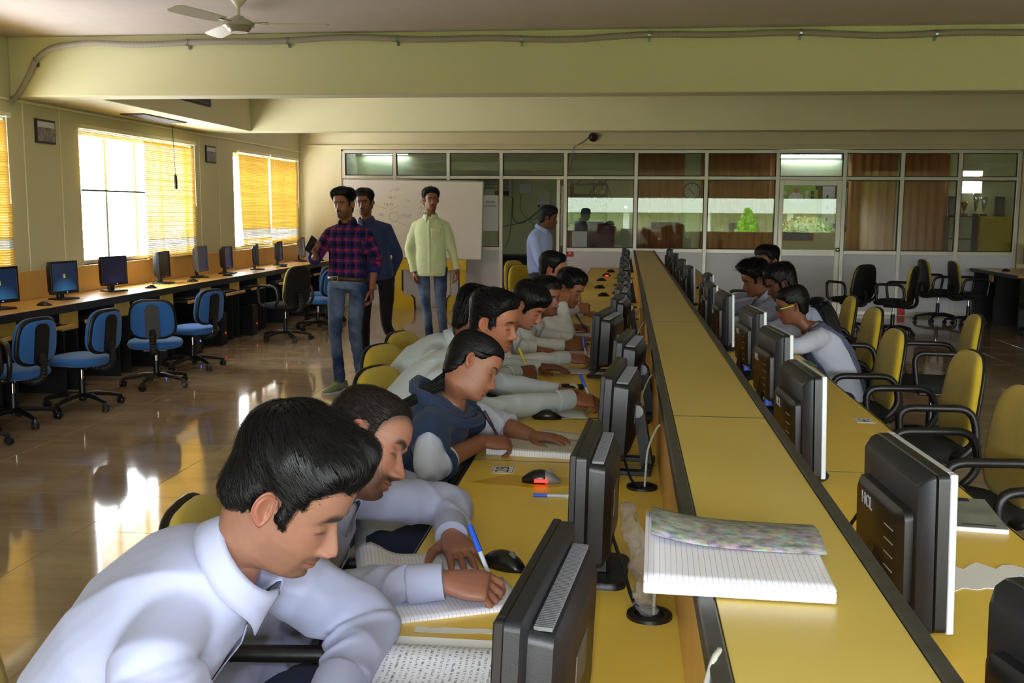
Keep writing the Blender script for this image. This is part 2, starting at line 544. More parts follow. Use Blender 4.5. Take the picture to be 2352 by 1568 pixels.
def blind(name_label, y0, y1, ztop, zbot, tilt, group='venetian blinds on the window wall', skew=0.0, grey=None):
    e = empty('venetian_blind', (XL + .03, y0, zbot), 0, name_label, 'blind', group)
    W_ = y1 - y0; H_ = ztop - zbot
    MB().box2((-.02, -.02, H_ - .03), (.025, W_ + .02, H_ + .01), .004).build('head_rail', MT['joint'], e)
    MB().box2((-.012, 0, -.008), (.012, W_, .008), .003).build('bottom_rail', MT['edge_dark'] if zbot > 1.4 else MT['fascia_yellow'], e)
    sl = MB(); n = int((H_ - .05) / .021)
    for k in range(n):
        z = .02 + k * .021
        ca, sa = math.cos(tilt), math.sin(tilt)
        t = 1 - k / n
        sh = skew * t * t
        sl.cur = 1 if (grey and grey[0] < z < grey[1]) else 0
        w = .0125
        jit = random.Random(k * 7 + int(y0 * 10)).uniform(-.12, .12)
        ca, sa = math.cos(tilt + jit), math.sin(tilt + jit)
        sl.add([(-w * ca, sh, z - w * sa), (0, sh, z + .0018), (w * ca, sh, z + w * sa), (-w * ca, W_ + sh, z - w * sa), (0, W_ + sh, z + .0018), (w * ca, W_ + sh, z + w * sa)], [(0, 1, 4, 3), (1, 2, 5, 4)])
    sl.build('slats', [MT['blind_yellow'], MT['blind_grey']], e, kind='stuff')
    for q in (.12, .5, .88):
        MB().tube([(.014, W_ * q, 0), (.014, W_ * q, H_)], .0012, 4).build('lift_cord', MT['joint'], e)
    MB().tube([(.03, W_ - .06, H_ - .02), (.034, W_ - .06, H_ - .75)], .004, 6).build('tilt_wand', MT['plastic_white'], e)
random.seed(3)
blind('yellow slatted blind at the window cut by the left edge of the picture', 6.1, 8.14, 2.33, 1.0, 0.9, grey=(.2, .28))
blind('half raised yellow slatted blind on the big bright window', 9.28, 10.56, 2.33, 1.72, 0.08)
blind('fully lowered yellow slatted blind beside the half raised one', 10.58, 11.86, 2.33, 1.0, 0.75, grey=(.12, .2))
blind('yellow slatted blind hanging askew on the far window', 13.28, 14.42, 2.33, 1.05, 1.05, skew=.1, grey=(.1, .22))
blind('yellow slatted blind next to the far corner of the room', 14.50, 15.74, 2.33, 1.03, 1.05, grey=(.1, .22))

# ------------------------------------------------------------------ aluminium and glass partition
part = empty('wall_partition', (0, YW, 0)); tag(part, kind='structure', label='aluminium framed glass partition with white lower panels')
PX = [-4.49, -3.66, -2.80, -1.96, -0.95, 0.14, 1.21, 2.28, 3.27, 4.11, 4.94, 5.78]
ZT, ZM, ZL = 2.47, 2.065, 0.95
for i, x in enumerate(PX):
    MB().box2((x - .028, -.035, 0), (x + .028, .035, ZT), .004).build('post', MT['aluminium'], part)
MB().box2((PX[0], -.036, ZT - .03), (PX[-1], .036, ZT + .02), .004).build('head_rail', MT['aluminium'], part)
MB().box2((PX[0], -.03, 0), (PX[3], .03, .06), .004).build('sole_rail', MT['aluminium'], part)
MB().box2((PX[4], -.03, 0), (PX[7], .03, .06), .004).build('sole_rail', MT['aluminium'], part)
MB().box2((PX[8], -.03, 0), (PX[-1], .03, .06), .004).build('sole_rail', MT['aluminium'], part)
for i in range(11):
    a, b = PX[i] + .028, PX[i + 1] - .028
    MB().box2((a, -.03, ZM - .025), (b, .03, ZM + .025), .004).build('rail', MT['aluminium'], part)
    def gasket(z0, z1):
        g = MB()
        for q in ((a, a + .012, z0, z1), (b - .012, b, z0, z1), (a + .012, b - .012, z0, z0 + .012), (a + .012, b - .012, z1 - .012, z1)):
            g.box2((q[0], -.012, q[2]), (q[1], .012, q[3]))
        g.build('gasket', MT['gasket'], part)
    MB().box2((a, -.003, ZM + .025), (b, .003, ZT - .03)).build('glass_pane', MT['glass'], part); gasket(ZM + .025, ZT - .03)
    if i in (3, 7): continue
    MB().box2((a, -.03, ZL - .03), (b, .03, ZL + .03), .004).build('rail', MT['aluminium'], part)
    MB().box2((a, -.003, ZL + .03), (b, .003, ZM - .025)).build('glass_pane', MT['glass'], part); gasket(ZL + .03, ZM - .025)
    MB().box2((a, -.012, .06), (b, .012, ZL - .03)).build('lower_panel', MT['panel_white'], part)
# narrow side light beside the open doorway
MB().box2((-1.085, -.03, 0), (-1.035, .03, ZM - .025), .004).build('post', MT['aluminium'], part)
MB().box2((-1.035, -.003, .06), (-0.978, .003, ZM - .025)).build('glass_pane', MT['glass'], part)
# closed door with knob
d1 = empty('door_1', (PX[7] + .03, YW, 0)); tag(d1, kind='structure', label='aluminium door with glass upper half and round knob')
w = PX[8] - PX[7] - .06
f = MB()
for q in ((0, .07, .01, ZM - .03), (w - .07, w, .01, ZM - .03), (.07, w - .07, .01, .1), (.07, w - .07, ZM - .11, ZM - .03), (.07, w - .07, ZL - .06, ZL + .04)):
    f.box2((q[0], -.022, q[2]), (q[1], .022, q[3]), .004)
f.build('door_frame', MT['aluminium'], d1)
MB().box2((.07, -.003, ZL + .04), (w - .07, .003, ZM - .11)).build('glass_pane', MT['glass'], d1)
MB().box2((.07, -.01, .1), (w - .07, .01, ZL - .06)).build('lower_panel', MT['panel_white'], d1)
MB().lathe([(.012, 0), (.014, -.03), (.03, -.04), (.036, -.055), (.03, -.075), (.012, -.082)], 16, (w - .035, -.02, .99), 'y').build('knob', MT['chrome'], d1, smooth=True)
# open door leaf swung into the glass room
d2 = empty('door_2', (-1.06, YW + .04, 0)); tag(d2, kind='structure', label='open aluminium door leaf swung into the glass room')
f = MB()
for q in ((0, .05, .01, 2.03), (.8, .85, .01, 2.03), (.05, .8, .01, .1), (.05, .8, 1.96, 2.03), (.05, .8, .9, .98)):
    f.box2((-.02, q[0], q[2]), (.02, q[1], q[3]), .003)
f.build('door_frame', MT['aluminium'], d2)
MB().box2((-.003, .05, .98), (.003, .8, 1.96)).build('glass_pane', MT['glass'], d2)
MB().box2((-.008, .05, .1), (.008, .8, .9)).build('lower_panel', MT['panel_white'], d2)

# ------------------------------------------------------------------ the room behind the glass
mat('room_green', (212, 216, 176), 0.8, var=0.03)
mat('curtain_brown', (176, 112, 62), 0.85, var=0.16, vscale=5, stretch=(6, 6, .12))
YB = 19.5
wall_with_holes('wall_glass_room', 'room_green', 'y', YB, YB + .15, (XL, 0), (XR, ZC), [(6.08, 6.42, 1.92, 2.32)])
def curtain(x0, x1, z0, z1, label, ph=0.0):
    mb = MB(); n = int((x1 - x0) / .018); r0 = []; r1 = []
    rows = []
    for zz in (z0, z0 + .3, z0 + 1.0, z1):
        row = []
        for i in range(n + 1):
            x = x0 + (x1 - x0) * i / n
            y = YB - .08 + .03 * math.sin(x * 42 + ph + .4 * math.sin(x * 5)) * (1.0 if zz < z1 else .7)
            row.append((x, y, zz))
        rows.append(row)
    vs = [p for r in rows for p in r]; fs = []
    for j in range(3):
        for i in range(n):
            fs.append((j * (n + 1) + i, j * (n + 1) + i + 1, (j + 1) * (n + 1) + i + 1, (j + 1) * (n + 1) + i))
    mb.add([(p[0] - x0, p[1] - YB, p[2] - z0) for p in vs], fs)
    e = empty('curtain', (x0, YB, z0), 0, label, 'curtain', 'brown curtains in the glass room')
    o = mb.build('fabric', MT['curtain_brown'], e, smooth='all')
    md = o.modifiers.new('thick', 'SOLIDIFY'); md.thickness = .004
    MB().tube([(-.015, -.08, z1 - z0 + .02), (x1 - x0 + .015, -.08, z1 - z0 + .02)], .012, 8).build('rod', MT['steel'], e)
curtain(0.15, 1.06, .5, 2.72, 'brown pleated curtain left of the wall clock')
curtain(1.38, 2.74, .5, 2.72, 'brown pleated curtain between the wall clock and the glass door', 1.0)
curtain(4.05, 4.9, .5, 2.72, 'brown pleated curtain with tight folds right of the notice board', 2.0)
curtain(4.95, 5.82, .5, 2.72, 'flat brown curtain beside the trophy shelf', 3.0)
# wall clock
e = empty('wall_clock', (1.21, YB - .04, 1.93), 0, 'round grey wall clock seen through the partition glass', 'clock')
MB().lathe([(.0, -.002), (.15, -.002), (.16, -.02), (.165, .01), (.165, .035), (.0, .035)], 28, (0, 0, 0), 'y').build('case', MT['plastic_grey'], e, smooth=True)
MB().lathe([(.0, -.008), (.145, -.008), (.145, -.004)], 28, (0, 0, 0), 'y').build('dial', MT['panel_white'], e)
for k in range(12):
    a = k * math.pi / 6
    mb = MB(); mb.M = Matrix.Rotation(a, 4, 'Y'); mb.box((0, -.01, .122), (.01, .003, .022)); mb.build('hour_mark', MT['ink'], e)
for a, l, w_ in ((math.radians(-45), .085, .012), (math.radians(140), .07, .01)):
    mb = MB(); mb.M = Matrix.Rotation(a, 4, 'Y'); mb.box((0, -.012, l / 2), (w_, .003, l)); mb.build('clock_hand', MT['ink'], e)
# window air conditioner
e = empty('air_conditioner', (-2.48, YB - .26, 1.8), 0, 'beige window air conditioner with horizontal louvres behind the doorway', 'air conditioner')
MB().box2((-.34, 0, 0), (.32, .25, .42), .012).build('case', mat('ac_beige', (206, 202, 182), .5), e)
for k in range(9):
    MB().box2((-.3, -.014, .15 + k * .027), (.26, .002, .163 + k * .027)).build('louvre', MT['plastic_grey'], e)
MB().box2((.0, -.012, .03), (.27, .002, .12), .004).build('control_panel', MT['plastic_dark'], e)
# white distribution box, switch board, cables
e = empty('distribution_box', (-1.91, YB - .06, 1.87), 0, 'white electrical box on the glass room wall', 'electrical box')
MB().box2((-.13, 0, 0), (.12, .06, .2), .008).build('case', MT['plastic_white'], e)
MB().box2((-.12, -.008, .01), (.11, 0, .19), .004).build('cover', MT['panel_white'], e)
e = empty('switch_board', (-1.56, YB - .04, 1.6), 0, 'white switch board with sockets and plugged cables', 'switch board')
MB().box2((-.14, 0, 0), (.12, .04, .24), .005).build('plate', MT['plastic_white'], e)
MB().box2((-.0, 0, .24), (.1, .03, .34), .005).build('upper_plate', MT['plastic_white'], e)
for k in range(5):
    MB().box2((-.12 + k * .05, -.008, .14), (-.09 + k * .05, 0, .19), .002).build('switch', MT['panel_white'], e)
for k in range(3):
    MB().box2((-.12 + k * .08, -.03, .02), (-.08 + k * .08, 0, .06), .004).build('plug', MT['plastic_black'], e)
def cable(name, pts, r, m_, label, group=None, n=8):
    p0 = Vector(pts[0])
    mb = MB(); mb.M = Matrix.Translation(-p0)
    mb.tube(spline(pts, n), r, 6)
    return mb.build(name, MT[m_], None, smooth='all', loc=p0, label=label, cat='cable', group=group)
mat('cable_grey', (120, 122, 116), .6); mat('cable_light', (190, 188, 180), .5); mat('cable_black', (22, 22, 24), .45)
yb = YB - .02
cable('wall_cable', [(-2.16, yb, 1.8), (-2.17, yb, 1.5), (-2.12, yb, 1.35), (-1.95, yb, 1.33), (-1.62, yb, 1.6)], .009, 'cable_grey', 'grey cable looping from the air conditioner to the switch board')
cable('wall_cable', [(-2.45, yb, 1.22), (-2.1, yb, 1.3), (-1.8, yb, 1.42), (-1.55, yb, 1.62)], .007, 'cable_grey', 'grey cable slanting up the wall to the switch board')
cable('wall_cable', [(-2.0, yb, 1.87), (-2.02, yb, 1.6), (-1.9, yb, 1.42), (-1.72, yb, 1.4), (-1.6, yb, 1.58)], .006, 'cable_grey', 'thin cable hanging in a loop below the white electrical box')
cable('wall_cable', [(-2.17, yb, 1.78), (-2.19, yb, 1.4), (-2.22, yb, 1.1), (-2.3, yb, .85)], .007, 'cable_grey', 'cable dropping from the air conditioner to the desk')
cable('wall_cable', [(-1.86, yb, 1.36), (-1.77, yb, 1.3), (-1.78, yb, 1.1), (-1.8, yb, .8)], .006, 'cable_grey', 'cable bending down behind the desk monitor')
# desk with monitor inside the doorway
e = empty('office_desk', (-2.2, 18.6, 0), 0, 'black office desk inside the open doorway', 'desk')
MB().box2((-.6, -.35, .70), (.75, .35, .74), .006).build('desktop', MT['cab_black'], e)
for x in (-.58, .7): MB().box2((x - .02, -.33, 0), (x + .02, .33, .7)).build('side_panel', MT['cab_black'], e)
MB().box2((-.56, .28, .1), (.68, .3, .7)).build('back_panel', MT['cab_black'], e)
# server rack with cables
e = empty('server_rack', (-0.69, 19.1, 0), 0, 'tall dark server rack tangled with network cables behind the glass', 'rack')
for x in (-.32, .32):
    for y in (-.28, .28): MB().box2((x - .02, y - .02, 0), (x + .02, y + .02, 2.05)).build('upright', MT['plastic_dark'], e)
MB().box2((-.34, -.3, 2.03), (.34, .3, 2.06)).build('top_panel', MT['plastic_dark'], e)
for k in range(7):
    MB().box2((-.3, -.27, .25 + k * .25), (.3, .2, .36 + k * .25), .004).build('network_switch', MT['plastic_dark' if k % 2 else 'plastic_black'], e)
    MB().box2((-.2 + .05 * k, -.275, .29 + k * .25), (-.19 + .05 * k, -.27, .30 + k * .25)).build('indicator', mat('led_green%d' % k, (60, 220, 80), .4, emit=(60, 230, 80), estr=2), e)
rr = random.Random(5)
for k in range(10):
    x = rr.uniform(-.28, .28); z = rr.uniform(1.5, 2.0)
    MB().tube(spline([(x, -.28, z), (x + rr.uniform(-.1, .1), -.34, z + .1), (x + rr.uniform(-.2, .2), -.3, z + .25), (x + rr.uniform(-.2, .2), -.1, 2.1)], 5), .006, 5).build('patch_cable', MT['cable_black'], e)
# red storage cabinet with a white sheet
e = empty('metal_cabinet', (-0.55, 18.0, 0), 0, 'dark red cabinet with a pale sheet on its door behind the glass', 'cabinet')
MB().box2((-.45, -.2, 0), (.35, .2, 1.33), .008).build('body', mat('cab_red', (92, 40, 48), .5), e)
MB().box2((-.43, -.215, .03), (-.06, -.2, 1.3), .004).build('cabinet_door', MT['cab_red'], e)
MB().box2((-.04, -.215, .03), (.33, -.2, 1.3), .004).build('cabinet_door', MT['cab_red'], e)
MB().box2((-.38, -.22, .82), (-.12, -.216, 1.2)).build('pasted_sheet', MT['paper'], e)
# posters and notice board behind the glass door
mat('poster_green', (150, 190, 70), .6, var=.15, vscale=3); mat('poster_orange', (206, 104, 50), .6, var=.1, vscale=4); mat('poster_blue', (70, 84, 130), .6, var=.5, vscale=30)
mat('skin_print', (170, 130, 100), .6)
e = empty('wall_poster', (3.2, YB - .012, 1.55), 0, 'green poster with small portrait figures seen through the glass door', 'poster')
MB().box2((-.34, 0, 0), (.33, .008, .56)).build('sheet', MT['poster_green'], e)
mb = MB(); mb.M = Matrix.Translation((-.08, -.004, 0)); mb.prism([(-.15, .2), (.15, .2), (.13, .3), (.05, .37), (-.05, .37), (-.12, .3)], -.001, .002, 'y'); mb.build('printed_shirt', MT['paper'], e)
MB().lathe([(.05, -.001), (.05, .002)], 14, (-.07, -.005, .41), 'y').build('printed_face', MT['skin_print'], e)
for x, z in ((-.28, .36), (.12, .36), (.12, .27), (.22, .36), (.22, .26), (.3, .46)):
    MB().box((x, -.003, z), (.055, .004, .075)).build('printed_portrait', MT['ink'] if x > .2 else MT['paper'], e)
e = empty('wall_poster', (3.2, YB - .012, 1.02), 0, 'orange and blue poster below the green one', 'poster')
MB().box2((-.3, 0, .0), (.28, .008, .5)).build('sheet', MT['poster_orange'], e)
MB().box2((-.28, -.004, .02), (.26, 0, .2)).build('printed_crowd', MT['poster_blue'], e)
MB().box2((-.1, -.005, .22), (.2, -.001, .33)).build('printed_block', MT['paper'], e)
e = empty('notice_board', (3.85, YB - .03, 1.2), 0, 'brown framed notice board with pinned white sheets', 'notice board')
MB().box2((-.33, 0, 0), (.4, .025, .92), .005).build('board', mat('wood_dark', (88, 50, 34), .5), e)
for x, z, w_, h_ in ((-.25, .07, .22, .76), (.02, .1, .17, .7), (.22, .3, .14, .5)):
    MB().box2((x, -.006, z), (x + w_, -.002, z + h_)).build('pinned_sheet', MT['paper'], e)
for x, z in ((-.18, .62), (-.17, .42), (-.18, .2), (.1, .4), (.28, .66), (.28, .5)):
    MB().box2((x, -.008, z), (x + .035, -.006, z + .05)).build('printed_photo', MT['ink'], e)
# shelf, trophies and yellow cabinet at the right
e = empty('wall_shelf', (5.94, YB - .3, .6), 0, 'open shelf unit holding trophies beside the yellow cabinet', 'shelf')
for z in (.2, .5, .9): MB().box2((-.15, 0, z - .015), (.36, .3, z)).build('shelf_board', MT['wood_dark'], e)
for x in (-.15, .35): MB().box2((x, 0, 0), (x + .012, .3, .9)).build('side_panel', MT['wood_dark'], e)
e = empty('yellow_cabinet', (6.67, YB - .35, .0), 0, 'plain bright yellow cabinet behind the glass at the right end', 'cabinet')
MB().box2((-.35, 0, 0), (.36, .33, 1.5), .006).build('body', mat('cab_yellow', (196, 184, 40), .5), e)
MB().box2((-.34, -.018, .03), (.35, 0, 1.48), .004).build('cabinet_door', MT['cab_yellow'], e)
def trophy(x, z, h, label, m_='chrome'):
    t = empty('trophy', (x, YB - .18, z), 0, label, 'trophy', 'trophies on the shelf')
    MB().box2((-.05, -.04, 0), (.05, .04, .05), .005).build('plinth', MT['wood_dark'], t)
    MB().lathe([(.012, .05), (.01, .1), (.02, .12), (.05, h * .7), (.06, h * .95), (.05, h)], 14).build('cup', MT[m_], t, smooth=True)
mat('gold', (200, 160, 60), .25, .9)
trophy(6.08, 1.5, .26, 'small gold trophy at the left end of the shelf', 'gold')
trophy(6.28, 1.5, .42, 'tall silver trophy below the little bright window')
trophy(6.42, 1.5, .34, 'silver trophy right of the tall one')
for x, r_, lab in ((6.72, .2, 'dark framed award standing on the yellow cabinet'), (5.92, -.15, 'small framed award leaning at the back of the shelf')):
    t = empty('award_frame', (x, YB - .12, 1.5), 0, lab, 'picture frame')
    mb = MB(); mb.M = Matrix.Rotation(-.12, 4, 'X') @ Matrix.Rotation(r_, 4, 'Z')
    mb.box2((-.09, -.01, 0.0), (.09, .01, .36), .004); mb.build('frame', MT['wood_dark'], t)
    mb = MB(); mb.M = Matrix.Rotation(-.12, 4, 'X') @ Matrix.Rotation(r_, 4, 'Z'); mb.box2((-.07, -.014, .02), (.07, -.01, .34)); mb.build('certificate', MT['plastic_grey'], t)
# lit fluorescent tubes in the glass room
def tube_light(x0, x1, y, z, label, lit=True):
    t = empty('tube_light', ((x0 + x1) / 2, y, z), 0, label, 'lamp'); h = (x1 - x0) / 2
    MB().box2((-h, -.0, -.02), (h, .05, .05), .004).build('batten', MT['plastic_white'], t)
    MB().tube([(-h + .03, -.03, 0), (h - .03, -.03, 0)], .016, 10).build('tube', MT['tube_lit' if lit else 'plastic_white'], t)
    for s_ in (-1, 1): MB().box2((s_ * (h - .02) - .015, -.05, -.025), (s_ * (h - .02) + .015, .0, .025), .003).build('holder', MT['plastic_white'], t)
tube_light(2.78, 3.92, YB - .06, 2.56, 'lit fluorescent tube above the glass door')
tube_light(-5.1, -4.15, YB - .06, 2.62, 'lit fluorescent tube at the left end of the glass room')
tube_light(-2.9, -1.75, YB - .06, 2.6, 'unlit fluorescent tube above the open doorway', False)

# ------------------------------------------------------------------ things on the partition
MB().box2((-.14, -.003, 0), (.13, 0, .56)).build('notice_sheet', MT['paper'], None, loc=(-2.13, YW - .005, 1.23), label='white ENTRY RESTRICTED sheet taped to the glass by the doorway', cat='notice')
n_ = bpy.data.objects['notice_sheet']
text_mesh('ENTRY', .05, MT['ink'], 'lettering', n_, frameM((0, -.004, .45), (1, 0, 0), (0, 0, 1)))
text_mesh('RESTRICTED', .036, MT['ink'], 'lettering', n_, frameM((0, -.004, .39), (1, 0, 0), (0, 0, 1)))
for x, z, lab, txt in ((-0.87, .84, 'small red sign on the white panel beside the doorway', 'R'), (4.19, .01, 'small red sticker at the foot of the partition', '')):
    o = MB().box2((-.05, -.004, 0), (.06, 0, .1)).build('red_sign', MT['red_sign'], None, loc=(x, YW - .037 if z < .5 else YW - .014, z), label=lab, cat='sign')
    if txt: text_mesh(txt, .07, MT['paper'], 'lettering', o, frameM((0, -.006, .05), (1, 0, 0), (0, 0, 1)))
e = empty('security_camera', (-.53, YW - .05, 2.68), 0, 'small dark dome camera on the wall above the partition', 'camera')
MB().lathe([(.07, 0), (.07, -.03), (.06, -.05), (.035, -.09), (.0, -.1)], 16, (0, 0, 0), 'y').build('dome', MT['plastic_dark'], e, smooth=True)
MB().lathe([(.03, -.07), (.03, -.105), (.02, -.11)], 12, (0, 0, .0), 'y').build('lens', MT['plastic_black'], e, smooth=True)
cable('camera_cable', [(-.57, YW - .07, 2.7), (-.7, YW - .07, 2.6), (-.83, YW - .07, 2.52), (-.84, YW - .07, 2.4), (-.92, YW - .06, 2.1)], .007, 'cable_grey', 'thin cable running from the dome camera to the partition frame')

# ------------------------------------------------------------------ whiteboard and its yellow stand
mat('board_white', (222, 218, 216), .35, var=.03, vscale=2)
wbd = empty('whiteboard', (-3.33, 15.62, .82), 0, 'large whiteboard covered in faint marker notes leaning before the partition', 'whiteboard')
Mw = Matrix.Rotation(.018, 4, 'Y') @ Matrix.Rotation(-.03, 4, 'X')
mb = MB(); mb.M = Mw; mb.box2((-1.1, -.008, 0), (1.1, .012, 1.18)); mb.build('board', MT['board_white'], wbd)
mb = MB(); mb.M = Mw
for q in ((-1.12, 1.12, -.02, 0), (-1.12, 1.12, 1.18, 1.2), (-1.12, -1.1, 0, 1.18), (1.1, 1.12, 0, 1.18)): mb.box2((q[0], -.014, q[2]), (q[1], .016, q[3]), .003)
mb.build('frame', MT['steel'], wbd)
mat('marker_black', (172, 172, 176), .8); mat('marker_red', (214, 168, 164), .8)
rr = random.Random(11)
def scribble(x, z, n, h, m_, slant=.2, gap=.55):
    mb = MB(); mb.M = Mw
    for i in range(n):
        if rr.random() < .15: x += h * gap; continue
        pts = [(x + rr.uniform(0, h * .5), -.0095, z + rr.uniform(0, h)) for _ in range(4)]
        mb.tube(spline(pts, 3), .0024, 4); x += h * gap
    if mb.v: mb.build('marker_writing', MT[m_], wbd)
for x, z, n, h, m_ in ((.12, .83, 11, .05, 'marker_black'), (.1, .74, 12, .05, 'marker_black'), (.12, .65, 9, .05, 'marker_black'), (.13, .56, 9, .05, 'marker_black'),
                       (-.36, 1.0, 5, .07, 'marker_red'), (-.4, .9, 6, .04, 'marker_red'), (-.75, .8, 4, .06, 'marker_black'), (-.45, .78, 6, .05, 'marker_black'), (-.1, .85, 3, .05, 'marker_black'),
                       (-.55, .62, 4, .05, 'marker_black'), (-.2, .62, 7, .05, 'marker_black'), (-.45, .42, 8, .04, 'marker_black'), (-.48, .34, 8, .04, 'marker_red'), (-.45, .24, 5, .06, 'marker_red'), (-.42, .17, 6, .04, 'marker_red')):
    scribble(x, z, n, h, m_)
for cx, cz_, r in ((-.8, .68, .07), (-.28, .62, .075)):
    mb = MB(); mb.M = Mw
    mb.tube([(cx + r * math.cos(t * .35), -.0095, cz_ + r * math.sin(t * .35)) for t in range(19)], .0025, 4, False); mb.build('marker_circle', MT['marker_black'], wbd)
mb = MB(); mb.M = Mw
for a, b in (((-.68, .82), (-.4, .74)), ((-.35, .72), (-.2, .8)), ((-.22, .6), (.0, .62)), ((-.25, .55), (-.05, .48))): mb.tube([(a[0], -.0095, a[1]), (b[0], -.0095, b[1])], .002, 4)
mb.build('marker_arrow', MT['marker_black'], wbd)
mat('stand_yellow', (216, 184, 30), .4)
st = empty('yellow_stand', (-2.95, 15.62, 0), 0, 'yellow panel stand with flared feet and black edging below the whiteboard', 'stand')
MB().box2((-.62, -.03, .62), (.5, .012, .795), .004).build('crossbar', MT['stand_yellow'], st)
def stand_leg(s_):
    x = -.58 if s_ < 0 else .44
    poly = [(x - .05, .795), (x + .05, .795), (x + .05, .3), (x + .08, .24), (x + .2, .22), (x + .24, .17), (x + .25, 0), (x - .18, 0), (x - .12, .2), (x - .05, .34)]
    if s_ > 0: poly = [(2 * x - a, b) for a, b in poly]
    MB().prism(poly, -.014, .014, 'y').build('leg', MT['stand_yellow'], st)
    e0 = (x + .05, .3) if s_ < 0 else (x - .05, .3)
    g = 1 if s_ < 0 else -1
    MB().prism([(e0[0], .7), (e0[0] + g * .022, .7), (e0[0] + g * .022, .29), (e0[0], .3)], -.016, .016, 'y').build('edge_band', MT['edge_black'], st)
    MB().prism([(x + g * .2, .22), (x + g * .24, .17), (x + g * .25, 0), (x + g * .275, 0), (x + g * .262, .18), (x + g * .21, .235)], -.016, .016, 'y').build('edge_band', MT['edge_black'], st)
stand_leg(-1); stand_leg(1)

# ------------------------------------------------------------------ framed photographs, hanging cable, fan
mat('photo_print', (120, 110, 120), .4, var=.7, vscale=18)
for y0, lab in ((8.58, 'small framed group photograph on the wall left of the bright window'), (12.25, 'small framed photograph between the two windows')):
    e = empty('photo_frame', (XL, y0, 2.12), 0, lab, 'picture frame')
    MB().box2((0, 0, 0), (.018, .31, .21), .004).build('frame', MT['edge_black'], e)
    MB().box2((.018, .018, .018), (.021, .292, .192)).build('photograph', MT['photo_print'], e)
    MB().box2((.0205, .02, .14), (.0215, .29, .19)).build('photo_sky', MT['plastic_silver'], e)
e = empty('hanging_switch', (XL + .09, 11.2, 1.77), 0, 'black cylinder hanging on a thin cord in front of the window', 'switch')
MB().tube([(0, 0, .16), (-.02, 0, .72)], .004, 5).build('cord', MT['cable_black'], e)
MB().lathe([(.012, 0), (.018, .01), (.018, .15), (.01, .165)], 12).build('cylinder', MT['plastic_dark'], e, smooth=True)
MB().box2((-.05, -.02, .7), (-.0, .02, .73)).build('hook', MT['steel'], e)

fan = empty('ceiling_fan', (-2.62, 6.8, ZC), 0, 'white three-bladed ceiling fan hanging in front of the near beam', 'fan')
mat('fan_white', (214, 206, 190), .35); mat('fan_silver', (190, 188, 170), .25, .6)
MB().lathe([(.0, 0), (.06, 0), (.055, -.03), (.02, -.07), (.012, -.08)], 16).build('canopy', MT['fan_white'], fan, smooth=True)
MB().tube([(0, 0, -.05), (0, 0, -.16)], .012, 10).build('down_rod', MT['fan_white'], fan)
MB().lathe([(.0, -.13), (.03, -.135), (.05, -.15), (.085, -.165), (.102, -.185), (.104, -.2), (.09, -.205), (.075, -.225), (.06, -.24), (.0, -.245)], 28).build('motor', MT['fan_silver'], fan, smooth=True)
for a in (10, 130, 250):
    mb = MB(); mb.M = Matrix.Rotation(math.radians(a), 4, 'Z') @ Matrix.Translation((0, 0, -.18)) @ Matrix.Rotation(math.radians(11), 4, 'X')
    mb.prism([(.16, -.05), (.3, -.066), (.56, -.07), (.595, -.05), (.6, .03), (.56, .06), (.3, .055), (.16, .045)], -.003, .003)
    bl = mb.build('blade', MT['fan_white'], fan)
    mb = MB(); mb.M = Matrix.Rotation(math.radians(a), 4, 'Z') @ Matrix.Translation((0, 0, -.18)); mb.box2((.07, -.02, -.006), (.2, .02, .006), .002); mb.build('bracket', MT['fan_silver'], bl)
# little lamp holder at the top edge
e = empty('lamp_holder', (0.72, 5.5, ZC), 0, 'small pale lamp holder hanging from the ceiling at the top edge', 'lamp')
MB().lathe([(.0, 0), (.04, 0), (.035, -.015), (.018, -.03), (.02, -.06), (.014, -.075), (.0, -.08)], 14).build('holder', MT['joint'], e, smooth=True)

# ------------------------------------------------------------------ wall counter below the windows
ctr = empty('wall_counter', (XL, 4.0, 0), 0, 'long yellow-topped computer counter along the window wall', 'counter')
CX = .58
for k in range(5):
    y0, y1 = k * 2.4, min((k + 1) * 2.4 - .003, 11.97)
    MB().box2((.022, y0, .715), (CX, y1, .75), .003).build('worktop', MT['counter_top'], ctr)
    MB().box2((CX, y0, .685), (CX + .012, y1, .7495), .002).build('front_edge', MT['edge_black'], ctr)
    MB().box2((0, y0, .75), (.022, y1, 1.0), .003).build('back_panel', MT['laminate_orange'], ctr)
MB().box2((.05, 0, 0), (.09, 11.97, .71)).build('modesty_panel', MT['cab_black'], ctr)
fy = [5.0, 5.95, 7.16, 8.05, 8.97, 9.9, 10.87, 11.72, 12.65, 13.55, 14.5, 15.4]
for k, y in enumerate(fy):
    y -= 4.0
    MB().box2((.1, y - .115, .0), (CX - .03, y - .09, .71)).build('divider', MT['cab_black'], ctr)
    MB().box2((.1, y + .09, .0), (CX - .03, y + .115, .71)).build('divider', MT['cab_black'], ctr)
    MB().box2((CX - .05, y - .13, .53 if k % 2 else .55), (CX - .028, y + .13, .684), .002).build('fascia', MT['fascia_yellow'], ctr)
for k in range(len(fy) - 1):
    y = (fy[k] + fy[k + 1]) / 2 - 4.0; h = (fy[k + 1] - fy[k]) / 2 - .14
    dx = [.0, .07, .06, .0, -.05, .1, .12, .1, .12, .05, 0][k]
    MB().box2((.16 + dx, y - h, .575), (CX + .02 + dx, y + h, .593), .002).build('keyboard_tray', MT['cab_black'], ctr)
    MB().box2((CX + .02 + dx, y - h, .57), (CX + .03 + dx, y + h, .6), .002).build('tray_edge', MT['counter_top'], ctr)

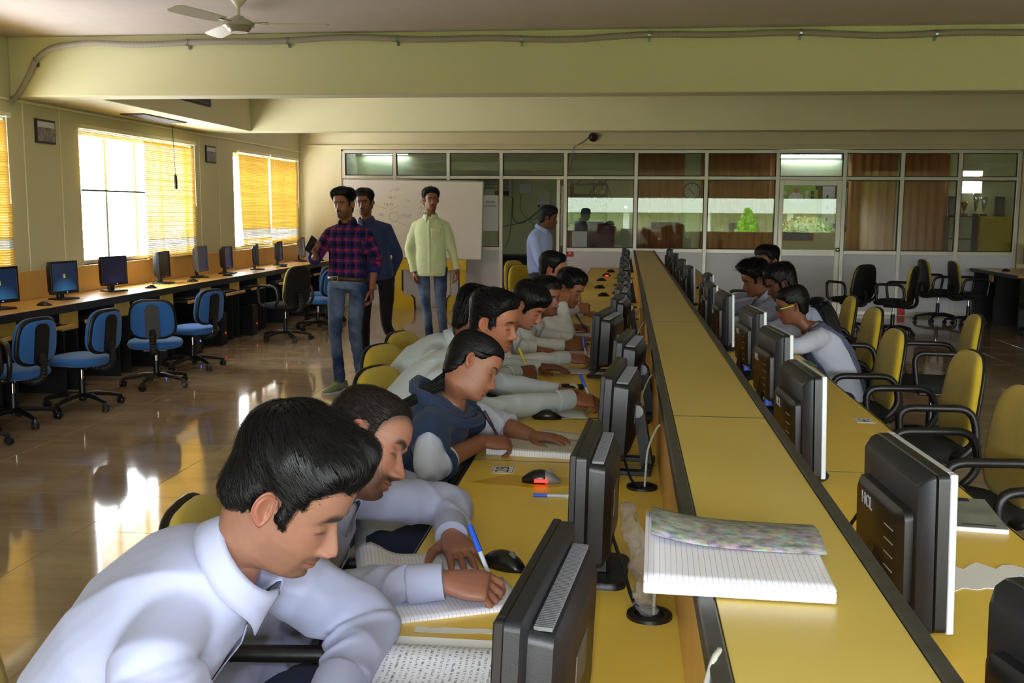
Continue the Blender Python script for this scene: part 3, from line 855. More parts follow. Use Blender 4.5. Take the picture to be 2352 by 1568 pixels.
# ------------------------------------------------------------------ island bench
isl = empty('island_bench', (0, 0, 0), 0, 'long yellow double-sided computer bench with a raised middle shelf', 'bench')
SL0, SL1, SL2, SL3 = .112, .139, .382, .409          # spine: edge, shelf, edge
DL, DR, YE = -.476, .995, 14.6
JT = [.3, 2.745, 5.15, 7.65, 9.93, 12.2, YE]
for a, b in zip(JT[:-1], JT[1:]):
    MB().box2((SL1, a, .975), (SL2, b - .005, 1.0), .0008).build('shelf_board', MT['laminate_shelf'], isl)
    MB().box2((SL1, b - .006, .97), (SL2, b + .001, 1.0003)).build('joint_strip', MT['edge_black'], isl)  # dark strip added to stand for the shade in the board gap
    MB().box2((SL0, a, .968), (SL1 - .002, b - .001, 1.003), .003).build('edge_strip', MT['edge_dark'], isl)
    MB().box2((SL2 + .002, a, .968), (SL3, b - .001, 1.003), .003).build('edge_strip', MT['edge_dark'], isl)
    MB().box2((SL0 + .004, a, .752), (SL0 + .022, b - .002, .968), .002).build('upright_panel', MT['laminate_orange'], isl)
    MB().box2((SL3 - .022, a, .752), (SL3 - .004, b - .002, .968), .002).build('upright_panel', MT['laminate_orange'], isl)
JD = [.3, 3.18, 5.58, 7.98, 10.38, 12.7, YE]
for a, b in zip(JD[:-1], JD[1:]):
    MB().box2((DL, a, .722), (SL0 + .022, b - .003, .75), .0025).build('worktop', MT['laminate_yellow'], isl)
    MB().box2((SL3 - .022, a, .722), (DR, b - .003, .75), .0025).build('worktop', MT['laminate_yellow'], isl)
    MB().box2((DL, b - .004, .722), (SL0, b, .7502)).build('joint_strip', MT['edge_dark'], isl); MB().box2((SL3, b - .004, .722), (DR, b, .7502)).build('joint_strip', MT['edge_dark'], isl)  # dark strips put in the worktop gaps to stand for their shade
    MB().box2((DL - .006, a, .70), (DL, b - .003, .7495), .0015).build('front_edge', MT['edge_black'], isl)
    MB().box2((DR, a, .70), (DR + .006, b - .003, .7495), .0015).build('front_edge', MT['edge_black'], isl)
    MB().box2((SL0, a, 0), (SL3, b - .003, .72)).build('core_cabinet', MT['cab_black'], isl)
    for y in (a + .02, (a + b) / 2, b - .06):
        MB().box2((DL + .04, y, 0), (SL0, y + .025, .72)).build('leg_panel', MT['laminate_orange'], isl)
        MB().box2((SL3, y, 0), (DR - .04, y + .025, .72)).build('leg_panel', MT['laminate_orange'], isl)
for y in (2.3, 3.27, 4.24, 5.2):
    MB().box2((DL - .13, y - .26, .615), (SL0 - .1, y + .26, .633), .002).build('keyboard_tray', MT['laminate_yellow'], isl)
for y in (2.6, 3.6, 4.6, 5.6):
    MB().box2((SL3 + .1, y - .3, .66), (DR + .1, y + .3, .676), .002).build('keyboard_tray', MT['laminate_yellow'], isl)
GY = [.99, 1.955, 2.908, 3.84, 4.78, 5.72, 6.66, 7.6, 8.55, 9.5]
for y in GY:
    g = MB(); g.lathe([(.030, .0005), (.030, .006), (.036, .009), (.045, .007), (.046, .0), (.030, .0)], 24, (.062, y, .75)); g.build('grommet_ring', MT['plastic_black'], isl, smooth=True)
    MB().lathe([(.0, .0), (.030, .0), (.030, .0012), (.0, .0012)], 20, (.062, y, .75)).build('grommet_hole_shade', MT['cab_black'], isl)  # black disc stands in for the dark of a hole left uncut
    MB().lathe([(.030, .0005), (.030, .006), (.036, .009), (.045, .007), (.046, .0), (.030, .0)], 20, (.46, y + .2, .75)).build('grommet_ring', MT['plastic_black'], isl, smooth=True)

# ------------------------------------------------------------------ monitors
def scr_mat(name, kind):
    m, nt, b = newmat(name)
    b.inputs['Base Color'].default_value = (.01, .012, .02, 1); b.inputs['Roughness'].default_value = .15
    tc = nt.nodes.new('ShaderNodeTexCoord'); g = nt.nodes.new('ShaderNodeTexGradient'); g.gradient_type = 'SPHERICAL'
    mp = nt.nodes.new('ShaderNodeMapping'); mp.inputs['Location'].default_value = (0, 0, -.02) ; mp.inputs['Scale'].default_value = (5, 5, 5)
    cr = nt.nodes.new('ShaderNodeValToRGB')
    if kind == 'blue':
        cr.color_ramp.elements[0].color = (.006, .02, .06, 1); cr.color_ramp.elements[1].color = (.06, .25, .5, 1)
    else:
        cr.color_ramp.elements[0].color = (.01, .01, .03, 1); cr.color_ramp.elements[1].color = (.03, .03, .09, 1)
    nt.links.new(tc.outputs['Object'], mp.inputs[0]); nt.links.new(mp.outputs[0], g.inputs[0]); nt.links.new(g.outputs[1], cr.inputs[0])
    nt.links.new(cr.outputs[0], b.inputs['Emission Color']); b.inputs['Emission Strength'].default_value = .7
    return m
scr_mat('screen_blue', 'blue'); scr_mat('screen_dim', 'dim')
for nm, c in (('logo_r', (220, 80, 40)), ('logo_g', (120, 190, 60)), ('logo_b', (60, 140, 220)), ('logo_y', (240, 200, 60))): mat(nm, c, .4, emit=c, estr=.35)

def rounded(w, h, r, n=5):
    out = []
    for cx, cy, a0 in ((w / 2 - r, h / 2 - r, 0), (-w / 2 + r, h / 2 - r, 90), (-w / 2 + r, -h / 2 + r, 180), (w / 2 - r, -h / 2 + r, 270)):
        for k in range(n + 1):
            a = math.radians(a0 + 90 * k / n)
            out.append((cx + r * math.cos(a), cy + r * math.sin(a)))
    return out

def make_monitor(name, W=.36, H=.29, bottom=.045, tilt=.06, body='plastic_black', bezel='plastic_black', screen='screen_off', stand='plate', style='black', led=None, logo=False, rear='box', depth=.05):
    """screen faces +X, origin on the desk below the neck"""
    e = empty(name)
    P = Matrix.Translation((0, 0, bottom + H / 2)) @ Matrix.Rotation(-tilt, 4, 'Y')
    def mb(): 
        m = MB(); m.M = P.copy(); return m
    # casing behind the bezel
    m = mb(); m.rings([[(x, y, z) for y, z in rounded(W - i, H - i, .012)] for x, i in ((-.018, .012), (-.014, .0), (.006, .0))]); m.build('casing', MT[body], e, smooth=True)
    # front bezel as a frame
    m = mb(); bw = .018; bb = .03 if style != 'black' else .026
    for q in ((-W / 2, -W / 2 + bw, -H / 2, H / 2), (W / 2 - bw, W / 2, -H / 2, H / 2), (-W / 2 + bw, W / 2 - bw, H / 2 - bw, H / 2), (-W / 2 + bw, W / 2 - bw, -H / 2, -H / 2 + bb)):
        m.box2((.006, q[0], q[2]), (.02, q[1], q[3]), .002)
    m.build('bezel', MT[bezel], e)
    m = mb(); m.box2((.006, -W / 2 + bw, -H / 2 + bb), (.012, W / 2 - bw, H / 2 - bw)); sc = m.build('screen', MT[screen], e)
    if logo:
        for a, b_, nm in ((0, 0, 'logo_b'), (.018, 0, 'logo_y'), (0, .018, 'logo_r'), (.018, .018, 'logo_g')):
            m = mb(); m.box((.0125, -.01 + a, .005 + b_), (.001, .016, .016)); m.build('screen_logo', MT[nm], sc)
    # rear housing
    if rear == 'box':
        m = mb(); m.rings([[(x, y, z - .005) for y, z in rounded(W * a, H * b_, .015)] for x, a, b_ in ((-.016, .84, .86), (-depth, .82, .82), (-depth - .014, .7, .66))]); rc = m.build('rear_cover', MT[body], e, smooth=True)
        m = mb()
        for k in range(60):
            y = -W * .38 + W * .76 * k / 59
            m.box2((-depth + .004, y - .0011, H * .405), (-.022, y + .0011, H * .4245))
        m.build('vent_slots', MT['plastic_grey'], rc, kind='stuff')
        m = mb(); m.box2((-depth - .0155, -.05, -.03), (-depth - .0135, .05, .03)); m.build('rating_label', MT['plastic_grey'], rc)
    else:
        # stepped rear with a sloping shoulder at the top, as on the silver fronted screens
        m = mb(); m.rings([[(x, y, z) for y, z in rounded(W * a, H * b_, .008)] for x, a, b_ in ((-.018, .985, .985), (-.03, .97, .95), (-.045, .9, .84))]); m.build('rear_shell', MT['plastic_dark'], e, smooth=True)
        m = mb(); m.rings([[(x, y, z - .022) for y, z in rounded(W * a, H * b_, .02)] for x, a, b_ in ((-.04, .80, .64), (-.06, .79, .62), (-.07, .7, .54))]); rc = m.build('rear_cover', MT['plastic_black'], e, smooth=True)
        for k in range(5):
            m = mb(); m.box2((-.0712, -W * .30, -.085 + k * .027), (-.0685, -W * .16, -.083 + k * .027)); m.build('vent_slot', MT['plastic_silver'], rc)
        text_mesh('HCL', .036, MT['plastic_silver'], 'lettering', rc, P @ frameM((-.0712, .055, .035), (0, -1, 0), (0, 0, 1)), .0008)
        m = mb(); m.box2((-.072, -W * .30, -H * .46), (-.03, -W * .30 + .022, -H * .36), .004); m.build('video_plug', mat('plug_blue', (40, 80, 200), .4) if 'plug_blue' not in MT else MT['plug_blue'], e)
    # stand
    dz = bottom
    if stand == 'plate':
        MB().prism([(x, y) for x, y in ((.03, -.03), (.03, .03), (-.05, .03), (-.05, -.03))], .008, bottom + H * .25).build('neck', MT[body], e) if False else MB().box2((-.055, -.035, .01), (-.02, .035, bottom + H * .35), .006).build('neck', MT[body], e)
        MB().rings([[(x + .0, y, z) for x, y in rounded(.19, .21, .03)] for z in (0, .008)] + [[(x * .96, y * .96, .014) for x, y in rounded(.19, .21, .03)]]).build('foot', MT[body], e, smooth=True)
    elif stand == 'disc':
        mm = MB(); mm.tube([(-.05, 0, .012), (-.07, 0, .06), (-.06, 0, .12), (-.05, 0, .17)], [.035, .03, .028, .024], 12, True, [(1, .5)] * 4); mm.build('neck', MT['plastic_dark'], e, smooth=True)
        MB().lathe([(.0, 0), (.105, 0), (.108, .006), (.1, .014), (.05, .022), (.0, .024)], 28, (-.03, 0, 0)).build('foot', MT['plastic_dark'], e, smooth=True)
    elif stand == 'frame':
        mm = MB()
        for s_ in (-1, 1): mm.box2((-.13, s_ * .09 - .014, 0), (.06, s_ * .09 + .014, .016), .003)
        mm.box2((.04, -.09, 0), (.062, .09, .014), .003); mm.box2((-.13, -.09, 0), (-.1, .09, .022), .003)
        mm.build('foot', MT[body], e)
        a = MB(); a.prism([(-.13, .01), (-.095, .01), (-.07, .17), (-.06, .2), (-.085, .205), (-.1, .19)], -.022, .022, 'y'); ar = a.build('arm', MT[body], e)
        MB().lathe([(.02, -.03), (.02, .03)], 14, (-.078, 0, .185), 'y').build('hinge', MT['steel'], ar, smooth=True)
    if led:
        m = mb(); m.box((.0205, .02, -H / 2 + .013), (.002, .012, .006)); m.build('power_light', MT['led_' + led], e)
    return e
PI = math.pi
BL = [make_monitor('monitor', .37, .265, .045, .02), make_monitor('monitor', .42, .27, .05, .05, stand='frame', depth=.06), make_monitor('monitor', .43, .275, .03, .04, body='plastic_dark')]
HC = make_monitor('monitor', .365, .30, .035, .03, bezel='plastic_silver', stand='disc', rear='hcl', style='silver')
def hide_proto(p):
    for ch in list(p.children_recursive): bpy.data.objects.remove(ch, do_unlink=True)
    bpy.data.objects.remove(p, do_unlink=True)
G1 = 'black monitors on the left side of the bench'
# (proto, x, y, yaw offset, label)
LM = [(2, -.115, 1.38, -.10, 'nearest black monitor at the bottom of the picture, its vented back turned to us'),
      (0, -.075, 2.19, .06, 'black monitor beside the crumpled plastic bag, seen from its edge'),
      (1, -.03, 3.15, .10, 'black monitor on a frame stand next to the mouse with a grey back'),
      (1, .0, 3.99, .12, 'black monitor on a frame stand, third along from the plastic bag'),
      (1, -.10, 4.95, .16, 'black monitor pulled forward toward the smiling writer'),
      (0, -.04, 5.95, .12, 'black monitor behind the one pulled forward'),
      (1, -.04, 6.6, .05, 'black monitor with a yellow note showing past its edge'),
      (0, -.03, 7.4, .05, 'black monitor in the crowded row, opposite the man resting his head'),
      (0, -.03, 8.2, .08, 'sixth black monitor from the far end of the bench'),
      (1, -.03, 9.1, .05, 'fifth black monitor from the far end of the bench'),
      (0, -.03, 10.0, .05, 'fourth black monitor from the far end of the bench'),
      (0, -.03, 11.1, .05, 'third black monitor from the far end of the bench'),
      (0, -.02, 12.3, .05, 'second black monitor from the far end of the bench'),
      (1, -.02, 13.6, .05, 'last black monitor at the far end of the bench, beside the partition')]
for k, x, y, a, lab in LM:
    tag(place(BL[k], (x, y, .75), PI - abs(a), lab, G1), cat='monitor')
G2 = 'silver fronted monitors on the right side of the bench'
RMN = [(.56, 1.16, .25, 'monitor cut off by the bottom right corner of the picture'),
       (.575, 2.03, .06, 'large near silver-fronted monitor with HCL on its back'),
       (.555, 3.12, .05, 'second nearest silver-fronted monitor, in front of the 34 desk number'),
       (.615, 4.12, .08, 'silver-fronted monitor third from the camera on the right side'),
       (.635, 5.02, .08, 'silver-fronted monitor nearest the girl with a ponytail'),
       (.595, 6.02, .05, 'silver-fronted monitor just beyond the ponytail girl'),
       (.575, 6.72, .0, 'thin edge-on silver monitor before the curly haired writer'),
       (.645, 7.85, .0, 'edge-on silver monitor next to the glowing red mouse'),
       (.565, 8.9, .05, 'silver-fronted monitor, fourth from the far right end'),
       (.575, 10.2, .05, 'silver-fronted monitor, third from the far right end'),
       (.575, 11.6, .05, 'silver-fronted monitor, second from the far right end'),
       (.575, 13.0, .05, 'last silver-fronted monitor, at the far right end of the bench')]
for x, y, a, lab in RMN:
    tag(place(HC, (x, y, .75), a, lab, G2), cat='monitor')
# wall counter screens, facing the room
CM = [make_monitor('monitor', .35, .285, .05, .03, screen='screen_blue', led='blue', logo=True), make_monitor('monitor', .34, .28, .06, .03, screen='screen_dim', led='blue'),
      make_monitor('monitor', .34, .285, .06, .03, screen='screen_off', led='red'), make_monitor('monitor', .32, .30, .07, .05, bezel='plastic_grey', body='plastic_grey', screen='screen_dim', stand='disc')]
CL = [(0, -4.92, 7.5, -.35, 'lit blue desktop screen cut by the left edge of the picture'), (0, -4.92, 8.44, -.15, 'lit blue desktop screen, second from the left edge'),
      (1, -4.93, 9.35, -.25, 'wide dark screen with a blue light in front of the bright window'), (2, -4.93, 10.42, .1, 'dark screen with a red light below the lowered blind'),
      (3, -4.93, 11.42, .05, 'pale grey framed monitor at the end of the bright window'), (1, -4.93, 12.2, .1, 'dark monitor below the wall photograph'),
      (1, -4.88, 13.1, .35, 'monitor turned away, at the start of the far window'), (1, -4.95, 14.2, .2, 'dark screen with a blue light in the middle of the far window'),
      (3, -4.95, 15.25, .2, 'grey framed monitor with a white sticker in the far corner')]
for k, x, y, a, lab in CL:
    tag(place(CM[k], (x, y, .75), a, lab, 'monitors on the wall counter'), cat='monitor')
o = [q for q in bpy.data.objects if q.get('label', '').startswith('grey framed monitor with a white')][0]
MB().box((.0145, .08, .18), (.002, .07, .07)).build('sticker', MT['paper'], o)
CM2 = CM.pop(); CM.append(make_monitor('monitor', .3, .3, .05))
for p in BL + [HC] + CM: hide_proto(p)

# ------------------------------------------------------------------ chairs
def pad(W, H, T, n=3.2, taper=0.0, bend=0.0, seg=36, dome=.5, prof=None):
    """soft cushion lying in the YZ plane, thickness along X (front = +X)"""
    rings = []
    prof = prof or [(0.0, .0), (.55, .0), (.85, .03), (.96, .16), (1.0, .42), (1.0, .6), (.96, .82), (.85, .95), (.55, 1.0), (.0, 1.0)]
    for s_, d in prof:
        r = []
        for k in range(seg):
            a = 2 * PI * k / seg
            ca, sa = math.cos(a), math.sin(a)
            y = W / 2 * math.copysign(abs(ca) ** (2 / n), ca) * max(s_, .02)
            z = H / 2 * math.copysign(abs(sa) ** (2 / n), sa) * max(s_, .02)
            y *= 1 - taper * (z / (H / 2) + 1) / 2
            dm = dome * T * (1 - (2 * y / W) ** 2) * (1 - (2 * z / H) ** 2) if d > .5 else 0
            r.append((-T / 2 + T * d + dm + bend * y * y, y, z))
        rings.append(r)
    return rings

def chair_proto(kind):
    blue = kind == 'blue'
    cl = MT['cloth_blue'] if blue else MT['cloth_yellow']
    e = empty('swivel_chair')
    sz = .375 if blue else .415; bw, bh, bz = (.40, .34, .615) if blue else (.42, .46, .665)
    B = Matrix.Translation((-.225, 0, bz)) @ Matrix.Rotation(-.12, 4, 'Y')
    m = MB(); m.M = B; m.rings(pad(bw, bh, .045, 3.4, .16 if not blue else .1, .5)); m.build('backrest', cl, e, smooth='all')
    m = MB(); m.M = B @ Matrix.Translation((-.022, 0, 0)); m.rings(pad(bw * 1.03, bh * 1.03, .028, 3.4, .16 if not blue else .1, .5, dome=0)); m.build('back_shell', MT['plastic_black'], e, smooth='all')
    if blue:
        m = MB(); m.M = B @ Matrix.Translation((-.04, 0, 0)); m.rings(pad(bw * .93, bh * .9, .012, 3.4, .1, .5, dome=0)); m.build('back_cover', cl, e, smooth='all')
        m = MB(); m.M = B; m.rings([[(x, y, z - .02) for y, z in rounded(.12, bh * .9, .05)] for x in (-.062, -.045)]); m.build('spine_plate', MT['plastic_black'], e, smooth=True)
    m = MB(); m.M = Matrix.Translation((.0, 0, sz)) @ Matrix.Rotation(-PI / 2, 4, 'Y')
    m.rings(pad(.46, .46, .07, 3.0, 0, .12, dome=.25)); m.build('seat', cl if blue else MT['cloth_black'], e, smooth='all')
    MB().box2((-.12, -.1, sz - .06), (.1, .1, sz - .03), .008).build('mechanism', MT['plastic_black'], e)
    # bellows covered back bracket
    pts = spline([(-.08, 0, sz - .045), (-.2, 0, sz - .055), (-.275, 0, sz - .015), (-.285, 0, sz + .07), (-.262, 0, sz + .15)], 8)
    MB().tube(pts, [.032 if i % 2 else .024 for i in range(len(pts))], 10, True, [(1.0, .8)] * len(pts)).build('bellows', MT['rubber'], e, smooth=True)
    MB().lathe([(.014, .2), (.014, sz - .05)], 14).build('gas_lift', MT['chrome'], e, smooth=True)
    MB().lathe([(.02, .07), (.026, .075), (.026, sz - .16), (.022, sz - .15)], 14).build('column', MT['plastic_black'], e, smooth=True)
    MB().tube([(.05, -.02, sz - .045), (.05, -.2, sz - .05), (.05, -.23, sz - .04)], .006, 6).build('lever', MT['plastic_black'], e)
    for k in range(5):
        a = 2 * PI * k / 5 + .3
        R = Matrix.Rotation(a, 4, 'Z')
        m = MB(); m.M = R; m.tube([(.0, 0, .1), (.1, 0, .105), (.2, 0, .09), (.285, 0, .07)], [.03, .027, .022, .017], 8, True, [(.9, .8)] * 4); lg = m.build('base_leg', MT['plastic_black'], e, smooth=True)
        m = MB(); m.M = R @ Matrix.Translation((.285, 0, .028)) @ Matrix.Rotation(k * 1.3, 4, 'Z')
        for s_ in (-1, 1): m.lathe([(.008, s_ * .006), (.026, s_ * .008), (.028, s_ * .016), (.024, s_ * .024), (.006, s_ * .026)], 14, (-.012, 0, 0), 'y')
        m.box2((-.02, -.01, .01), (.012, .01, .05), .004); m.build('caster', MT['plastic_black'], lg, smooth=True)
    if kind == 'arms':
        for s_ in (-1, 1):
            y = s_ * .265
            p = arc([(-.1, s_ * .2, .415), (-.12, y, .42), (-.2, y, .50), (-.17, y, .66), (.17, y, .66), (.14, y, .44), (.1, s_ * .22, .415)], .075, 5)
            MB().tube(p, .0175, 10).build('armrest', MT['plastic_black'], e, smooth=True)
    return e
CH = {k: chair_proto(k) for k in ('blue', 'arms', 'plain')}
def chair(kind, x, y, a, label, group):
    c = place(CH[kind], (x, y, 0), a, label, group); c['category'] = 'chair'; return c
gb = 'blue chairs at the wall counter'
chair('arms', -4.3, 6.1, 2.3, 'yellow and black chair cut by the left edge of the picture', 'yellow chairs with arms')
chair('blue', -4.36, 6.75, 2.95, 'blue chair half hidden at the left edge of the picture', gb)
chair('blue', -4.2, 7.4, 3.0, 'blue chair turned sideways, its seat in full view', gb)
chair('blue', -4.08, 8.42, 1.95, 'blue chair with its back squarely to the camera', gb)
chair('blue', -4.2, 9.45, 2.85, 'blue chair pushed close behind the one with its back turned', gb)
chair('arms', -4.0, 11.62, 2.6, 'black and yellow armchair standing alone near the counter', 'yellow chairs with arms')
chair('blue', -3.95, 12.75, 2.75, 'blue chair partly hidden by the man in the checked shirt', gb)
chair('blue', -4.15, 13.6, 2.5, 'blue chair behind the lone black and yellow armchair', gb)
gy = 'yellow chairs on the right side of the bench'
for x, y, a, lab in ((1.42, 3.1, PI + .2, 'nearest yellow chair, cut by the right edge of the picture'), (1.30, 4.0, PI + .1, 'yellow chair opposite the 34 desk number'),
                     (1.42, 5.05, PI + .05, 'third yellow chair from the camera on the right side'), (1.30, 5.95, PI + .05, 'yellow chair just in front of the ponytail girl'),
                     (1.5, 7.3, PI + .05, 'yellow chair behind the ponytail girl'), (1.55, 8.3, PI + .0, 'yellow chair showing behind the two writing men on the right'),
                     (2.05, 6.95, PI - .1, 'yellow chair pulled out into the right aisle')):
    chair('arms', x, y, a, lab, gy)
gk = 'black and yellow chairs near the partition'
for x, y, a, lab in ((2.95, 13.7, 2.1, 'black backed chair below the glass door, left of a half turned one'), (3.42, 13.4, 2.65, 'black and yellow chair with its back half turned, below the glass door'),
                     (1.35, 11.5, PI, 'black chair with bare armrests beyond the far right writer'),
                     (4.5, 15.2, .1, 'leftmost chair of the pair against the white partition panels'), (4.78, 14.75, .05, 'right hand chair of the pair against the white partition panels'),
                     (5.3, 13.4, -.3, 'dark yellow backed chair at the desk on the right edge')):
    chair('arms', x, y, a, lab, gk)
gl = 'yellow chairs on the left side of the bench'
for x, y, a, lab in ((-.80, 4.05, -.35, 'yellow chair back left of the pale shirted writers, nearer one'), (-.95, 4.75, -.35, 'yellow chair back left of the pale shirted writers, middle one'), (-.97, 5.3, -.3, 'yellow chair back left of the pale shirted writers, farther one'),
                     (-1.12, 12.2, -.8, 'yellow chair near the doorway, nearer of two'), (-1.3, 13.3, -.7, 'yellow chair near the doorway, farther of two')):
    chair('plain', x, y, a, lab, gl)
chair('blue', -.68, 3.12, .05, 'blue chair behind the scarf girl, only its top edge showing', gb + ' and bench')
chair('arms', -.72, 2.15, .1, 'chair with a dark edge showing behind the nearest student', gl)
chair('arms', -1.1, .55, .5, 'yellow chair in the bottom left corner of the picture', gl)
chair('arms', -.88, 1.42, .0, 'chair under the nearest student', gl)
for p in CH.values(): hide_proto(p)

# right hand desk by the partition
e = empty('side_desk', (5.75, 15.0, 0), 0, 'dark desk with a yellow top at the right end of the partition', 'desk')
MB().box2((-.65, -1.1, .715), (.5, .75, .75), .004).build('worktop', MT['counter_top'], e)
MB().box2((-.66, -1.1, .70), (-.65, .75, .75), .002).build('front_edge', MT['edge_black'], e)
for y in (-1.08, -.2, .7): MB().box2((-.6, y, 0), (.48, y + .03, .715)).build('side_panel', MT['cab_black'], e)
MB().box2((-.7, .0, .6), (-.2, .65, .62)).build('keyboard_tray', MT['cab_black'], e)
MB().box2((-.64, -.15, .60), (-.62, .0, .70)).build('fascia', MT['fascia_yellow'], e)
def tower(x, y, z, a, label, led='blue'):
    t = empty('computer_tower', (x, y, z), a, label, 'computer', 'computer towers')
    MB().box2((-.2, -.09, 0), (.18, .09, .38), .006).build('case', MT['plastic_black'], t)
    MB().box2((.18, -.088, .005), (.195, .088, .375), .006).build('front_panel', MT['plastic_dark'], t)
    for k in range(2): MB().box2((.195, -.075, .29 - k * .05), (.198, .075, .325 - k * .05), .001).build('drive_bay', MT['plastic_black'], t)
    MB().lathe([(.008, .0), (.008, .004)], 10, (.195, .03, .14), 'x').build('power_button', MT['led_' + led], t)
    return t
tag(place(CM2, (5.93, 15.55, .75), -2.0, 'grey monitor on the desk at the right end of the partition', 'monitors on the wall counter'), cat='monitor'); hide_proto(CM2)
tower(5.5, 15.25, .0, PI, 'computer tower with a blue light under the right desk')
tower(-4.72, 10.35, 0, 0, 'black computer tower under the counter behind the blue chairs')
tower(-4.74, 11.1, 0, 0, 'black computer tower under the counter beside the lone armchair', 'red')
tower(-4.74, 12.1, 0, 0, 'black computer tower farther along under the counter', 'red')
tower(-4.74, 9.55, 0, 0, 'black computer tower standing next to the two pushed in blue chairs')

# ------------------------------------------------------------------ people: shared builders
def skin_material(name):
    m, nt, b = newmat(name)
    a = nt.nodes.new('ShaderNodeAttribute'); a.attribute_name = 'tone'
    nz = nt.nodes.new('ShaderNodeTexNoise'); nz.inputs['Scale'].default_value = 90; nz.inputs['Detail'].default_value = 4
    tc = nt.nodes.new('ShaderNodeTexCoord'); nt.links.new(tc.outputs['Object'], nz.inputs[0])
    mr = nt.nodes.new('ShaderNodeMapRange'); mr.inputs[3].default_value = .9; mr.inputs[4].default_value = 1.1
    nt.links.new(nz.outputs['Fac'], mr.inputs[0])
    vm = nt.nodes.new('ShaderNodeVectorMath'); vm.operation = 'SCALE'
    nt.links.new(a.outputs['Color'], vm.inputs[0]); nt.links.new(mr.outputs[0], vm.inputs['Scale'])
    nt.links.new(vm.outputs[0], b.inputs['Base Color'])
    b.inputs['Roughness'].default_value = .48
    b.inputs['Specular IOR Level'].default_value = .4
    b.inputs['Subsurface Weight'].default_value = .12
    b.inputs['Subsurface Radius'].default_value = (.012, .005, .003)
    b.inputs['Subsurface Scale'].default_value = .6
    bp = nt.nodes.new('ShaderNodeBump'); bp.inputs['Strength'].default_value = .12; bp.inputs['Distance'].default_value = .002
    n2 = nt.nodes.new('ShaderNodeTexNoise'); n2.inputs['Scale'].default_value = 420; nt.links.new(tc.outputs['Object'], n2.inputs[0])
    nt.links.new(n2.outputs['Fac'], bp.inputs['Height']); nt.links.new(bp.outputs[0], b.inputs['Normal'])
    return m
skin_material('skin')

def hair_material(name, rgb, rough=.38):
    m, nt, b = newmat(name)
    b.inputs['Base Color'].default_value = (*lin(rgb), 1)
    b.inputs['Roughness'].default_value = rough
    b.inputs['Specular IOR Level'].default_value = .30
    b.inputs['Anisotropic'].default_value = .3
    return m
hair_material('hair_black', (9, 8, 10), .42); hair_material('hair_brown', (30, 21, 18), .45)
mat('scalp_hair', (7, 6, 7), .9, spec=.08); mat('scalp_brown', (26, 19, 16), .85, spec=.15)

def shirt_mat(name, rgb, rough=.8, bump=.05, var=.02):
    return mat(name, rgb, rough, var=var, vscale=6, bump=bump, bscale=900, sheen=.1, spec=.25)
shirt_mat('shirt_white', (158, 163, 192)); shirt_mat('shirt_pale', (186, 196, 202)); shirt_mat('shirt_cream', (204, 204, 202)); shirt_mat('shirt_offwhite', (206, 206, 206))
shirt_mat('shirt_green', (192, 200, 154)); shirt_mat('shirt_navy', (38, 48, 84)); shirt_mat('shirt_sky', (160, 178, 228)); shirt_mat('kurta_white', (184, 190, 210))
shirt_mat('scarf_navy', (38, 52, 82), .85, .2, .08); shirt_mat('vest_slate', (84, 88, 120), .85); shirt_mat('trousers_navy', (36, 44, 70)); shirt_mat('trousers_grey', (52, 52, 56)); shirt_mat('trousers_black', (20, 20, 23))

def denim():
    m, nt, b = newmat('denim')
    tc = nt.nodes.new('ShaderNodeTexCoord'); nz = nt.nodes.new('ShaderNodeTexNoise'); nz.inputs['Scale'].default_value = 5; nz.inputs['Detail'].default_value = 6
    cr = nt.nodes.new('ShaderNodeValToRGB')
    cr.color_ramp.elements[0].position = .36; cr.color_ramp.elements[0].color = (*lin((36, 52, 84)), 1)
    cr.color_ramp.elements[1].position = .7; cr.color_ramp.elements[1].color = (*lin((112, 130, 158)), 1)
    nt.links.new(tc.outputs['Object'], nz.inputs[0]); nt.links.new(nz.outputs['Fac'], cr.inputs[0]); nt.links.new(cr.outputs[0], b.inputs['Base Color'])
    b.inputs['Roughness'].default_value = .9; b.inputs['Specular IOR Level'].default_value = .2
denim()

